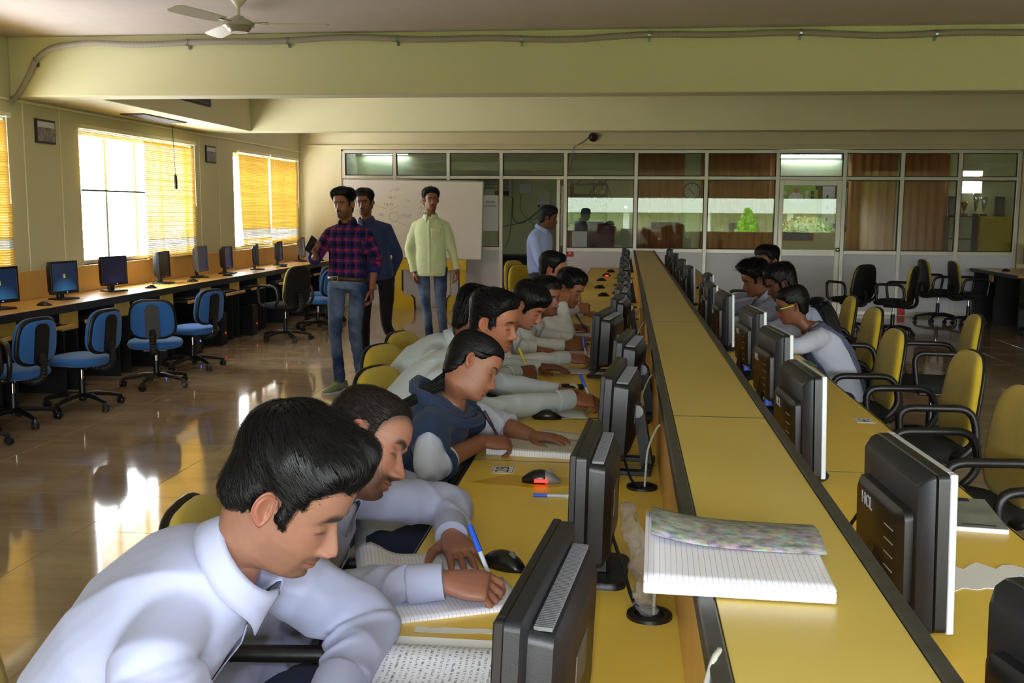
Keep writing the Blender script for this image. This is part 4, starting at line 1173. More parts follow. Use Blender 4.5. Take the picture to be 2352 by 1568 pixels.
def plaid():
    m, nt, b = newmat('shirt_plaid')
    a = nt.nodes.new('ShaderNodeAttribute'); a.attribute_name = 'cloth'      # cloth coordinates woven into the shirt
    sp_ = nt.nodes.new('ShaderNodeSeparateXYZ'); nt.links.new(a.outputs['Vector'], sp_.inputs[0])
    def M_(op, x, y=None):
        n = nt.nodes.new('ShaderNodeMath'); n.operation = op
        for i, v in enumerate((x, y)):
            if v is None: continue
            if isinstance(v, (int, float)): n.inputs[i].default_value = v
            else: nt.links.new(v, n.inputs[i])
        return n.outputs[0]
    def band(coord, per, c, w):
        f = M_('FRACT', M_('DIVIDE', coord, per)); d = M_('ABSOLUTE', M_('SUBTRACT', f, c))
        n = nt.nodes.new('ShaderNodeMapRange'); n.inputs[1].default_value = w * .7; n.inputs[2].default_value = w; n.inputs[3].default_value = 1; n.inputs[4].default_value = 0
        nt.links.new(d, n.inputs[0]); return n.outputs[0]
    def mix(f, c1, c2):
        n = nt.nodes.new('ShaderNodeMix'); n.data_type = 'RGBA'
        if isinstance(f, float): n.inputs[0].default_value = f
        else: nt.links.new(f, n.inputs[0])
        for i, c in ((6, c1), (7, c2)):
            if isinstance(c, tuple): n.inputs[i].default_value = (*c, 1)
            else: nt.links.new(c, n.inputs[i])
        return n.outputs[2]
    u, v = sp_.outputs[0], sp_.outputs[2]
    navy = tuple(lin((34, 36, 84))); black = tuple(lin((18, 15, 26))); red = tuple(lin((160, 36, 60)))
    dk = M_('MULTIPLY', M_('ADD', band(u, .075, .25, .17), band(v, .088, .30, .16)), .6)
    base = mix(dk, navy, black)
    r1 = M_('MAXIMUM', band(v, .088, .72, .045), band(v, .088, .88, .045))
    r1 = M_('MAXIMUM', r1, M_('MULTIPLY', band(v, .088, .80, .03), .6))
    vert = band(u, .075, .6, .3)
    f = M_('MULTIPLY', r1, M_('ADD', M_('MULTIPLY', vert, .7), .25))
    c1 = mix(f, base, red)
    c2 = mix(M_('MULTIPLY', band(u, .075, .62, .08), .3), c1, red)
    nt.links.new(c2, b.inputs['Base Color']); b.inputs['Roughness'].default_value = .9; b.inputs['Specular IOR Level'].default_value = .15
plaid()

def resample(tab, n):
    """Catmull-Rom through table rows at n samples"""
    T = np.array(tab, float); k = len(T)
    u = np.linspace(0, k - 1, n); i = np.clip(u.astype(int), 0, k - 2); t = (u - i)[:, None]
    P = np.vstack([2 * T[0] - T[1], T, 2 * T[-1] - T[-2]])
    a, b, c, d = P[i], P[i + 1], P[i + 2], P[i + 3]
    return .5 * (2 * b + (c - a) * t + (2 * a - 5 * b + 4 * c - d) * t ** 2 + (3 * b - a - 3 * c + d) * t ** 3)

#        Fx     Fz     Bx     Bz     W     nf    cx
HEADT = [(.010, -.230, -.085, -.190, .060, 2.0, -.03), (.012, -.195, -.078, -.160, .056, 2.0, -.03), (.012, -.165, -.072, -.132, .0535, 2.0, -.03), (.016, -.138, -.072, -.105, .054, 1.9, -.03),
         (.036, -.122, -.076, -.088, .056, 1.8, -.03), (.062, -.116, -.081, -.074, .0585, 1.75, -.025), (.079, -.109, -.085, -.062, .0605, 1.8, -.02), (.0865, -.099, -.088, -.052, .062, 1.85, -.018),
         (.0890, -.090, -.091, -.042, .0635, 1.9, -.016), (.0902, -.082, -.0935, -.033, .065, 1.95, -.015), (.0910, -.074, -.095, -.025, .066, 2.0, -.014), (.0916, -.067, -.0965, -.017, .067, 2.0, -.013),
         (.0920, -.060, -.098, -.009, .0682, 2.05, -.012), (.0921, -.050, -.099, .001, .0695, 2.1, -.011), (.0918, -.040, -.0995, .010, .0708, 2.15, -.01), (.0911, -.028, -.1005, .020, .0722, 2.2, -.01),
         (.0902, -.014, -.101, .031, .0738, 2.25, -.01), (.0897, .000, -.1015, .042, .075, 2.3, -.01), (.0902, .012, -.101, .051, .0757, 2.35, -.01), (.0920, .023, -.1, .059, .0762, 2.4, -.01),
         (.0945, .034, -.0985, .067, .0764, 2.4, -.01), (.0955, .050, -.095, .079, .0755, 2.35, -.008), (.0930, .067, -.089, .091, .0735, 2.3, -.006), (.0850, .085, -.079, .103, .068, 2.25, -.004),
         (.0680, .102, -.063, .1135, .0575, 2.15, 0), (.0420, .1145, -.039, .1205, .0385, 2.1, 0), (.0170, .1205, -.015, .1225, .017, 2.0, 0), (.0030, .1218, -.002, .1220, .0025, 2.0, 0)]

def g2(a, s): return np.exp(-(a / s) ** 2)
def sstep(x, a, b):
    t = np.clip((x - a) / (b - a), 0, 1); return t * t * (3 - 2 * t)

def head_base(N, M, fem=0.0):
    R = resample(HEADT, N)
    u = np.linspace(0, 2 * np.pi, M, endpoint=False)
    ph = u - .42 * np.sin(u)
    c, s = np.cos(ph), np.sin(ph)
    Fx, Fz, Bx, Bz, W, nf, cx = [R[:, k:k + 1] for k in range(7)]
    W = W * (1 - .06 * fem * sstep(-Fz, -.02, .06))
    n = np.where(c[None] > 0, nf, 2.15)
    ac = np.sign(c)[None] * np.abs(c)[None] ** (2 / n); as_ = np.sign(s)[None] * np.abs(s)[None] ** (2 / n)
    x = np.where(ac > 0, cx + (Fx - cx) * ac, cx + (cx - Bx) * ac)
    y = W * as_
    t = (x - Bx) / np.maximum(Fx - Bx, 1e-4)
    z = Bz + (Fz - Bz) * t
    return x, y, z

def head_mesh(N, M, p):
    x, y, z = head_base(N, M, p.get('fem', 0))
    ay = np.abs(y); fr = sstep(x, .02, .06)
    sm = p.get('smile', 0.0)
    zm = z - sm * .011 * np.clip(ay / .024, 0, 1.3) ** 2                    # mouth corners lift
    dn = p.get('nose', 1.0)
    A = np.interp(z, [-.060, -.053, -.049, -.045, -.040, -.034, -.026, -.014, -.002, .010, .021], [0, .002, .008, .017, .0235, .0245, .0215, .015, .0085, .004, 0]) * dn
    w = np.interp(z, [-.055, -.042, -.03, -.01, .02], [.0150, .0135, .0110, .0085, .0085])
    d = A * np.exp(-(ay / w) ** 2.2)
    d += .0095 * dn * g2(ay - .0135, .0062) * g2(z + .0425, .0068)
    d += -.0125 * g2(ay - .029, .016) * g2(z - .004, .012)
    d += .0085 * np.exp(-(((ay - .0315) / .0135) ** 2 + ((z - .0010) / .0090) ** 2) ** 1.4)
    lid = np.exp(-((ay - .0315) / .0135) ** 4)
    d += -.0016 * lid * g2(z - .0105, .0018)
    d += .0042 * (1 - .6 * p.get('fem', 0)) * g2(ay - .026, .022) * g2(z - .026, .0075)
    d += .0030 * g2(ay - .048, .018) * g2(z + .020, .016)
    d += .004 * sm * g2(ay - .040, .015) * g2(z + .030, .016)
    lipw = np.exp(-(ay / .0215) ** 4)
    d += .0038 * lipw * g2(zm + .0622, .0042) * (1 - .25 * g2(ay, .004))
    d += .0042 * np.exp(-(ay / .018) ** 4) * g2(zm + .0748, .0048)
    d += -.0040 * np.exp(-(ay / .0235) ** 4) * g2(zm + .0680, .0016)
    d += -.0018 * g2(ay - .026, .006) * g2(zm + .068, .007)
    d += .0035 * g2(ay, .015) * g2(z + .096, .011)
    d += -.0045 * g2(ay, .020) * g2(z + .0845, .0055)
    d += .0025 * g2(ay, .028) * g2(z + .065, .014)
    d += -.0030 * g2(ay, .012) * g2(z - .014, .007)
    x = x + d * fr
    # colours
    tone = np.array(lin(p['tone']))
    col = np.ones(x.shape + (3,)) * tone
    def blend(mask, c, k=1.0):
        nonlocal col
        mk = np.clip(mask * k, 0, 1)[..., None]
        col = col * (1 - mk) + np.array(c) * mk
    red = tone * np.array([1.08, .78, .74])
    blend(fr * g2(ay, .020) * g2(z + .036, .014), red, .45)
    blend(fr * g2(ay - .048, .02) * g2(z + .022, .02), red, .25)
    lipc = tone * np.array([.92, .55, .55]) if not p.get('lip') else np.array(lin(p['lip']))
    blend(fr * np.exp(-(ay / .0225) ** 6) * (np.exp(-((zm + .0625) / .0052) ** 4) + np.exp(-((zm + .0745) / .0058) ** 4)), lipc, .75)
    blend(fr * np.exp(-(ay / .0235) ** 6) * g2(zm + .068, .0014), tone * .22, .9)
    if sm > .5: blend(fr * np.exp(-(ay / .017) ** 6) * np.exp(-((zm + .0685) / .0030) ** 4), (.75, .72, .66), 1.0)
    hairc = np.array([.012, .010, .011])
    st = p.get('stubble', .25)
    low = sstep(-z, .038, .062) * sstep(x, -.005, .03)
    blend(low * (1 - np.exp(-(ay / .016) ** 4) * g2(zm + .069, .009)) * sstep(-z, -.2, .0) * sstep(z, -.128, -.112), tone * .28, st * .9)
    blend(fr * np.exp(-(ay / .028) ** 6) * np.exp(-((zm + .0555 + .10 * np.clip(ay - .016, 0, 1)) / .0062) ** 4), hairc, p.get('mustache', .3) * .88)
    blend(fr * np.exp(-((ay - .029) / .006) ** 2) * np.exp(-((z + .075) / .022) ** 4), hairc, p.get('goatee', 0.0) * .55)
    blend(fr * np.exp(-(ay / .020) ** 4) * g2(z + .097, .011), hairc, p.get('goatee', 0.0) * .8)
    bz = .0235 + .0040 * np.clip((ay - .012) / .02, 0, 1) - .006 * np.clip((ay - .034) / .016, 0, 1) ** 2
    brow = np.exp(-(np.abs(z - bz) / ((.0056 if not p.get('fem') else .0036) * p.get('brow', 1.0))) ** 4) * sstep(ay, .006, .013) * (1 - sstep(ay, .044, .053)) * fr
    x = x + .0016 * brow
    blend(brow, hairc, .95)
    ez = -.0015 if p.get('eyes', 'down') == 'down' else 0.0
    em = np.exp(-((ay - .0315) / .0135) ** 6)
    if p.get('eyes', 'down') == 'down':
        blend(fr * em * g2(z - (-.0045 - .002 * ((ay - .0315) / .0135) ** 2), .0026), (.012, .009, .009), .95)
        blend(fr * em * g2(z - .0105, .0025), tone * .40, .55)  # shade of the upper lid crease, painted into the skin colour
        blend(fr * np.exp(-((ay - .030) / .016) ** 2) * g2(z + .012, .005), tone * .6, .35)  # painted shadow below the lower lid
    else:
        op = np.exp(-((z - .0000) / (.0050 * np.sqrt(np.clip(1.05 - ((ay - .0315) / .0145) ** 2, .02, 1)))) ** 4) * em
        blend(fr * op, (.30, .27, .25), .9)
        gz = p.get('gaze', 0.0)
        blend(fr * np.exp(-(((y - np.sign(y) * .0315 - gz) ** 2 + (z - .0003) ** 2) / .0056 ** 2) ** 3), (.018, .010, .008), .98)
        blend(fr * em * g2(z - (.0053 - .003 * ((ay - .0315) / .0135) ** 2), .0016), (.012, .009, .009), .95)
        blend(fr * em * g2(z - .0120, .0016), tone * .5, .5)  # upper lid shading painted in for open eyes
    blend(fr * g2(ay - .0075, .0040) * g2(z + .0475, .0028), tone * .12, .9)
    fade = p.get('fade', 0.0)
    V = np.stack([x, y, z], -1)
    zl = hairline(x, p)
    if fade > 0: blend(sstep(z - zl, -.022, .012), np.array([.03, .026, .027]), fade)
    return V, col

def hairline(x, p):
    hl = p.get('line', 0.0)
    if p.get('fem'):
        return np.interp(x, [-.11, -.06, -.04, -.022, .012, .03, .045, .06, .08, .1], [-.085, -.075, -.05, .015, .022, .022, .04, .052, .062, .070]) + hl
    return np.interp(x, [-.11, -.07, -.045, -.03, -.022, .008, .012, .026, .034, .045, .058, .075, .1], [-.085, -.075, -.055, -.02, .025, .030, -.018, -.016, .022, .040, .052, .066, .076]) + hl * sstep(x, .0, .05) + p.get('nape', 0.0) * sstep(-x, .02, .05)

def grid_faces(N, M, wrap=True):
    i = np.arange(N - 1)[:, None] * M; j = np.arange(M)[None]; j2 = (j + 1) % M
    f = np.stack([i + j, i + j2, i + M + j2, i + M + j], -1).reshape(-1, 4)
    return f

def ear_geo(side, n=26, m=12):
    """returns verts, faces; local head coordinates, canal near the origin"""
    th = np.linspace(0, 2 * np.pi, n, endpoint=False)
    rs = np.linspace(0, 1, m)
    up = np.where(np.sin(th) > 0, .0315, .0330); bk = np.where(np.cos(th) > 0, .0215, .0125)
    lob = 1 - .32 * sstep(-np.sin(th), .3, 1.0)
    V = []; 
    for layer in (0, 1):
        for r in (rs if layer == 0 else rs[::-1][1:]):
            u = up * np.sin(th) * r; v = bk * np.cos(th) * lob * r
            h = .0025 + .0085 * g2(r - .90, .10) * (.35 + .65 * sstep(np.sin(th) + .4 * np.cos(th), -.5, .3)) + .0055 * g2(r - .62, .12) * sstep(np.cos(th), -.3, .6) - .0075 * g2(r, .38)
            h = h + .006 * g2(r, .55) * g2(np.arctan2(np.sin(th + np.pi), np.cos(th + np.pi)), .5) * (r > .3)
            if layer == 1: h = h * .0 - .0045 * (1 - r ** 3)
            if r == 1 : h = .0035 + 0 * th
            out = h + .62 * (v + .0125)
            V.append(np.stack([-.006 - v * .86, side * (.0685 + out), .001 + u + .10 * v * 0], -1))
    V = np.concatenate(V); k = len(V) // n
    F = grid_faces(k, n)
    # lean backwards a little
    a = .16; ca, sa = math.cos(a), math.sin(a)
    x, z = V[:, 0].copy(), V[:, 2].copy()
    V[:, 0] = ca * (x + .006) - sa * z - .006; V[:, 2] = sa * (x + .006) + ca * z
    return V, F

def rotM(yaw, pitch, roll):
    return np.array((Matrix.Rotation(yaw, 3, 'Z') @ Matrix.Rotation(pitch, 3, 'Y') @ Matrix.Rotation(roll, 3, 'X')))

def to_mesh(name, V, F, mats, smooth=True, col=None, cloth=None):
    me = bpy.data.meshes.new(name)
    V = np.asarray(V, np.float32)
    me.from_pydata(V.tolist(), [], [tuple(int(i) for i in f) for f in F])
    for m in (mats if isinstance(mats, (list, tuple)) else [mats]): me.materials.append(m)
    if col is not None:
        at = me.attributes.new('tone', 'FLOAT_COLOR', 'POINT')
        c4 = np.ones((len(V), 4), np.float32); c4[:, :3] = col
        at.data.foreach_set('color', c4.ravel())
    if cloth is not None:
        at = me.attributes.new('cloth', 'FLOAT_VECTOR', 'POINT'); at.data.foreach_set('vector', np.asarray(cloth, np.float32).ravel())
    if smooth: me.shade_smooth()
    me.update()
    return me

def link(name, me, parent=None, loc=None, **t):
    o = bpy.data.objects.new(name, me); C.objects.link(o)
    if loc is not None: o.location = loc
    if parent: o.parent = parent
    return tag(o, **t)

def vox(mb, size, it=6, fac=.5):
    """one continuous skin around overlapping solids"""
    me = mb.mesh('tmp', [])
    o = bpy.data.objects.new('tmp', me); C.objects.link(o)
    r = o.modifiers.new('r', 'REMESH'); r.mode = 'VOXEL'; r.voxel_size = size
    if it:
        s_ = o.modifiers.new('s', 'SMOOTH'); s_.factor = fac; s_.iterations = it
    dg = bpy.context.evaluated_depsgraph_get()
    m2 = bpy.data.meshes.new_from_object(o.evaluated_get(dg))
    V = np.empty(len(m2.vertices) * 3, np.float32); m2.vertices.foreach_get('co', V); V = V.reshape(-1, 3)
    nl = len(m2.loops); li = np.empty(nl, np.int32); m2.loops.foreach_get('vertex_index', li)
    F = li.reshape(-1, 4) if nl == 4 * len(m2.polygons) else [tuple(p.vertices) for p in m2.polygons]
    NN = np.empty(len(V) * 3, np.float32); m2.vertices.foreach_get('normal', NN)
    bpy.data.objects.remove(o, do_unlink=True); bpy.data.meshes.remove(m2); bpy.data.meshes.remove(me)
    return V.astype(float), F, NN.reshape(-1, 3).astype(float)

def blob(mb, c, r, seg=12):
    """ellipsoid; r = (rx, ry, rz)"""
    n = 8
    mb.rings([[(c[0] + r[0] * math.sin(PI * (k + .5) / n) * math.cos(2 * PI * s / seg), c[1] + r[1] * math.sin(PI * (k + .5) / n) * math.sin(2 * PI * s / seg), c[2] - r[2] * math.cos(PI * (k + .5) / n)) for s in range(seg)] for k in range(n)])

def limb(mb, pts, rad, seg=14, ell=None, endf=.8):
    """capsule-ended tapered limb"""
    pts = [Vector(p) for p in pts]
    a = (pts[0] - pts[1]).normalized(); b = (pts[-1] - pts[-2]).normalized()
    P = [pts[0] + a * rad[0] * .8] + pts + [pts[-1] + b * rad[-1] * endf]
    Rr = [rad[0] * .45] + list(rad) + [rad[-1] * (.45 if endf > .3 else .8)]
    mb.tube(P, Rr, seg, True, ell)

def smooth_limb(pts, rad, n=5):
    P = spline(pts, n); k = len(pts)
    R = [float(np.interp(i / n, range(k), rad)) for i in range(len(P))]
    return P, R

def folds(P, seed, amp, freq, n=4, aniso=None):
    """sharp cloth creases from warped waves, vectorised"""
    rs = np.random.RandomState(seed); out = np.zeros(len(P))
    for i in range(n):
        k = rs.normal(size=3); k /= np.linalg.norm(k)
        if aniso is not None: k = k * aniso; k /= np.linalg.norm(k)
        l = rs.normal(size=3); l /= np.linalg.norm(l)
        f = freq * rs.uniform(.7, 1.5)
        psi = f * (P @ k) + 1.6 * np.sin(.45 * f * (P @ l) + rs.uniform(0, 6)) + rs.uniform(0, 6)
        mod = .5 + .5 * np.sin(.35 * f * (P @ rs.normal(size=3)) + rs.uniform(0, 6))
        out += (1 - np.abs(np.sin(psi))) ** 2.4 * mod * rs.uniform(.6, 1.2)
    return amp * (out - .22 * n * .5)

HANDPOSE = {
    'write': dict(f=[(28, 48, 24), (36, 58, 30), (46, 64, 34), (54, 66, 36)], th=((.45, .62, -.45), (.9, .12, -.40), (.9, -.30, -.25)), spread=.6),
    'flat': dict(f=[(8, 14, 8), (6, 14, 8), (8, 16, 8), (10, 18, 10)], th=((.55, .72, -.15), (.8, .45, -.1), (.9, .3, -.1)), spread=1.6),
    'relax': dict(f=[(22, 26, 14), (28, 32, 18), (34, 36, 20), (38, 38, 22)], th=((.55, .6, -.35), (.85, .25, -.3), (.9, .1, -.3)), spread=.7),
    'hold': dict(f=[(40, 55, 30), (45, 58, 32), (48, 60, 34), (52, 60, 36)], th=((.4, .7, -.5), (.8, .2, -.5), (.9, .0, -.4)), spread=.5),
    'fist': dict(f=[(65, 80, 45), (68, 82, 45), (72, 84, 45), (76, 84, 45)], th=((.4, .55, -.5), (.75, -.05, -.55), (.6, -.6, -.4)), spread=.3)}

def hand(mb, wrist, d, pn, left=False, pose='write', s=1.0):
    """d = direction of the fingers, pn = palm normal; returns thumb/index meeting point"""
    X = Vector(d).normalized(); Z = -Vector(pn); Z = (Z - X * Z.dot(X)).normalized(); Y = Z.cross(X)
    if left: Y = -Y
    o = Vector(wrist)
    def T(p): return o + (X * p[0] + Y * p[1] + Z * p[2]) * s
    hp = HANDPOSE[pose]
    # palm: wide flat loft
    rings = []
    for x_, hw, ht, zc in ((-.03, .026, .020, 0), (.0, .026, .0185, .0), (.02, .033, .0185, -.001), (.05, .041, .017, -.001), (.08, .0425, .0145, .001), (.094, .040, .0115, .001)):
        rings.append([tuple(T((x_, hw * math.copysign(abs(math.cos(a)) ** .8, math.cos(a)), zc + ht * math.sin(a)))) for a in [2 * PI * k / 16 for k in range(16)]])
    mb.rings(rings)
    tips = []
    for k, (y0, L) in enumerate(((.030, .074), (.0105, .082), (-.0095, .076), (-.0285, .060))):
        b1, b2, b3 = [math.radians(v) for v in hp['f'][k]]
        p = Vector((.086, y0, .001)); sp_ = hp['spread'] * (.10, .02, -.06, -.16)[k]
        pts = [T((.07, y0 * .9, .0)), T(p)]; a = 0
        for b_, l in ((b1, .46), (b2, .30), (b3, .26)):
            a += b_
            p = p + Vector((math.cos(a) * math.cos(sp_), math.cos(a) * math.sin(sp_), -math.sin(a))) * (L * l); pts.append(T(p))
        r = [.0088, .0098, .0090, .0082, .0068]; r = [q * s * (1 if k < 3 else .88) for q in r]
        limb(mb, pts, r, 10); tips.append(pts[-1])
    p = Vector((.018, .022, -.006)); pts = [T(p)]
    for v, l in zip(hp['th'], (.046, .034, .028)):
        p = p + Vector(v).normalized() * l; pts.append(T(p))
    limb(mb, pts, [.0145 * s, .0125 * s, .0105 * s, .0078 * s], 10)
    return (tips[0] + pts[-1]) / 2, X, Y, Z

def lap(V, F, it=2, k=.5):
    F = np.asarray(F); E = np.concatenate([F[:, [0, 1]], F[:, [1, 2]], F[:, [2, 3]], F[:, [3, 0]]])
    n = len(V); ct = np.bincount(E[:, 0], minlength=n) + np.bincount(E[:, 1], minlength=n)
    for _ in range(it):
        acc = np.stack([np.bincount(E[:, 0], V[E[:, 1], a], n) + np.bincount(E[:, 1], V[E[:, 0], a], n) for a in range(3)], 1)
        V = V * (1 - k) + k * acc / np.maximum(ct, 1)[:, None]
    return V

def bez(a, b, c, t): return a * (1 - t) ** 2 + b * 2 * t * (1 - t) + c * t * t

def strands(base_bvh, V, F, NRM, mask, n, length, width, flow, lift, seed, seg=5, droop=0.0, curl=0.0, fly=.04, stop=.03):
    """tapered hair ribbons laid along the hair shell"""
    rs = np.random.RandomState(seed)
    idx = np.nonzero(mask > .22)[0]
    if len(idx) == 0: return np.zeros((0, 3)), []
    pick = rs.choice(idx, n)
    vs = []; fs = []
    for q in pick:
        p = Vector(V[q]) + Vector(rs.normal(size=3) * .004)
        hit = base_bvh.find_nearest(p)
        if hit[0] is None: continue
        p, nr = hit[0], hit[1]
        if nr.dot(p - Vector((-.005, 0, .02))) < 0: nr = -nr
        L = length * rs.uniform(.55, 1.25); w = width * rs.uniform(.6, 1.3)
        lf = lift * rs.uniform(.1, 1.0); fl = rs.rand() < fly and V[q][2] > .07
        if fl: lf *= 4; L *= 1.1; w *= .5
        d0 = flow(p) + Vector(rs.normal(size=3) * .22)
        base = len(vs); pts = []
        cv = rs.normal() * curl
        for k in range(seg + 1):
            t = k / seg
            d = flow(p); d = d * .8 + d0 * .35
            d = d - nr * d.dot(nr)
            if d.length < 1e-6: d = Vector((1, 0, 0))
            d.normalize()
            sd = d.cross(nr).normalized()
            d = (d + sd * cv * t).normalized()
            off = p + nr * (.0015 + lf * t ** 1.6) + Vector((0, 0, -droop * t * t))
            ww = w * (1 - t ** 2 * .92)
            vs.append(tuple(off - sd * ww)); vs.append(tuple(off + nr * w * .35)); vs.append(tuple(off + sd * ww))
            p0 = p; p = p + d * (L / seg)
            h = base_bvh.find_nearest(p)
            if h[0] is None: break
            if (h[0] - p).length > stop and k >= 1: break
            if (h[0] - p0).length > 2.0 * L / seg: break
            if True:
                p = h[0]; n2 = h[1]
                nr = n2 if n2.dot(nr) > 0 else -n2
        cnt = (len(vs) - base) // 3
        for k in range(cnt - 1):
            b0 = base + 3 * k
            fs.append((b0, b0 + 1, b0 + 4, b0 + 3)); fs.append((b0 + 1, b0 + 2, b0 + 5, b0 + 4))
    return np.array(vs), fs

def make_head(p, res):
    """head, ears and hair in head coordinates: (V, F, col), (hairV, hairF)"""
    N, M = res
    V, col = head_mesh(N, M, p)
    F = grid_faces(N, M).tolist()
    F.append(list(range((N - 1) * M, N * M)))
    V2 = V.reshape(-1, 3); c2 = col.reshape(-1, 3)
    tone = np.array(lin(p['tone']))
    for s_ in (-1, 1):
        ev, ef = ear_geo(s_)
        if s_ < 0: ef = ef[:, ::-1]
        F += (ef + len(V2)).tolist()
        V2 = np.vstack([V2, ev]); c2 = np.vstack([c2, np.ones((len(ev), 3)) * tone * np.array([1.06, .86, .82])])
    # hair shell
    hp = p.get('hair', {})
    Nh, Mh = max(50, N // 2), max(48, M // 2)
    x, y, z = head_base(Nh, Mh, p.get('fem', 0))
    B = np.stack([x, y, z], -1)
    du = np.roll(B, -1, 1) - np.roll(B, 1, 1); dv = np.gradient(B, axis=0)
    nr = np.cross(du, dv); nr /= np.maximum(np.linalg.norm(nr, axis=-1, keepdims=True), 1e-9)
    cen = B - np.array([-.005, 0, .01]); sg = np.sign((nr * cen).sum(-1, keepdims=True)); sg[sg == 0] = 1; nr = nr * sg
    zl = hairline(x, p)
    mask = sstep(z - zl, -.002, .010 + .044 * sstep(x, .02, .07) + .014 * sstep(-x, -.03, .02))
    mask = mask * sstep(z, -.1, -.06)
    tt = sstep(z, .02, .105)
    th = hp.get('side', .012) * (1 - tt) + hp.get('top', .03) * tt
    th = th + hp.get('front', 0.0) * sstep(x, .02, .08) * sstep(z, .05, .09) + hp.get('back', 0.0) * sstep(-x, .03, .09) * sstep(z, -.03, .03)
    part_ = hp.get('part', None)
    if part_ is not None: th = th * (1 - .35 * g2(y - part_, .006) * tt)
    rs = np.random.RandomState(p.get('seed', 1))
    ns = sum(np.sin((i + 3) * 3 * np.arctan2(y, x + .02) + 9 * i * z * 10 + rs.uniform(0, 6)) for i in range(4)) / 4
    lump = sum(np.sin((B @ (rs.normal(size=3) * 55)) + rs.uniform(0, 6)) for i in range(4)) / 4
    th = th * (1 + hp.get('rough', .1) * ns + hp.get('lump', .12) * lump)
    H = B + nr * (th * mask - .004 * (1 - np.clip(mask * 4, 0, 1)))[..., None]
    H[..., 2] += hp.get('rise', 0) * sstep(z, .06, .11) * mask
    hv = H.reshape(-1, 3); hm = mask.reshape(-1)
    ff = grid_faces(Nh, Mh); keep = hm[ff].max(1) > .06
    hf = ff[keep].tolist()
    if hm[-1] > .1: hf.append(list(range((Nh - 1) * Mh, Nh * Mh)))
    bvh = BVHTree.FromPolygons([tuple(v) for v in hv], hf)
    wh = Vector(hp.get('whorl', (-.06, .01, .12))); sw = Vector(hp.get('sweep', (.5, 0, -.2))); wt = hp.get('sweep_w', .6)
    def flow(q):
        d = q - wh
        if d.length > 1e-5: d.normalize()
        r_ = d * (1 - wt) + sw * wt
        return r_
    sv, sf = strands(bvh, hv, hf, None, hm, hp.get('n', 900), hp.get('len', .045), hp.get('width', .0016), flow, hp.get('lift', .006), p.get('seed', 1) + 5, hp.get('seg', 5), hp.get('droop', 0), hp.get('curl', .2), hp.get('fly', .04), hp.get('stop', .010))
    nsh = len(hf)
    if len(sv):
        hf = hf + [tuple(i + len(hv) for i in f) for f in sf]
        hv = np.vstack([hv, sv])
    return (V2, F, c2), (hv, hf, nsh)

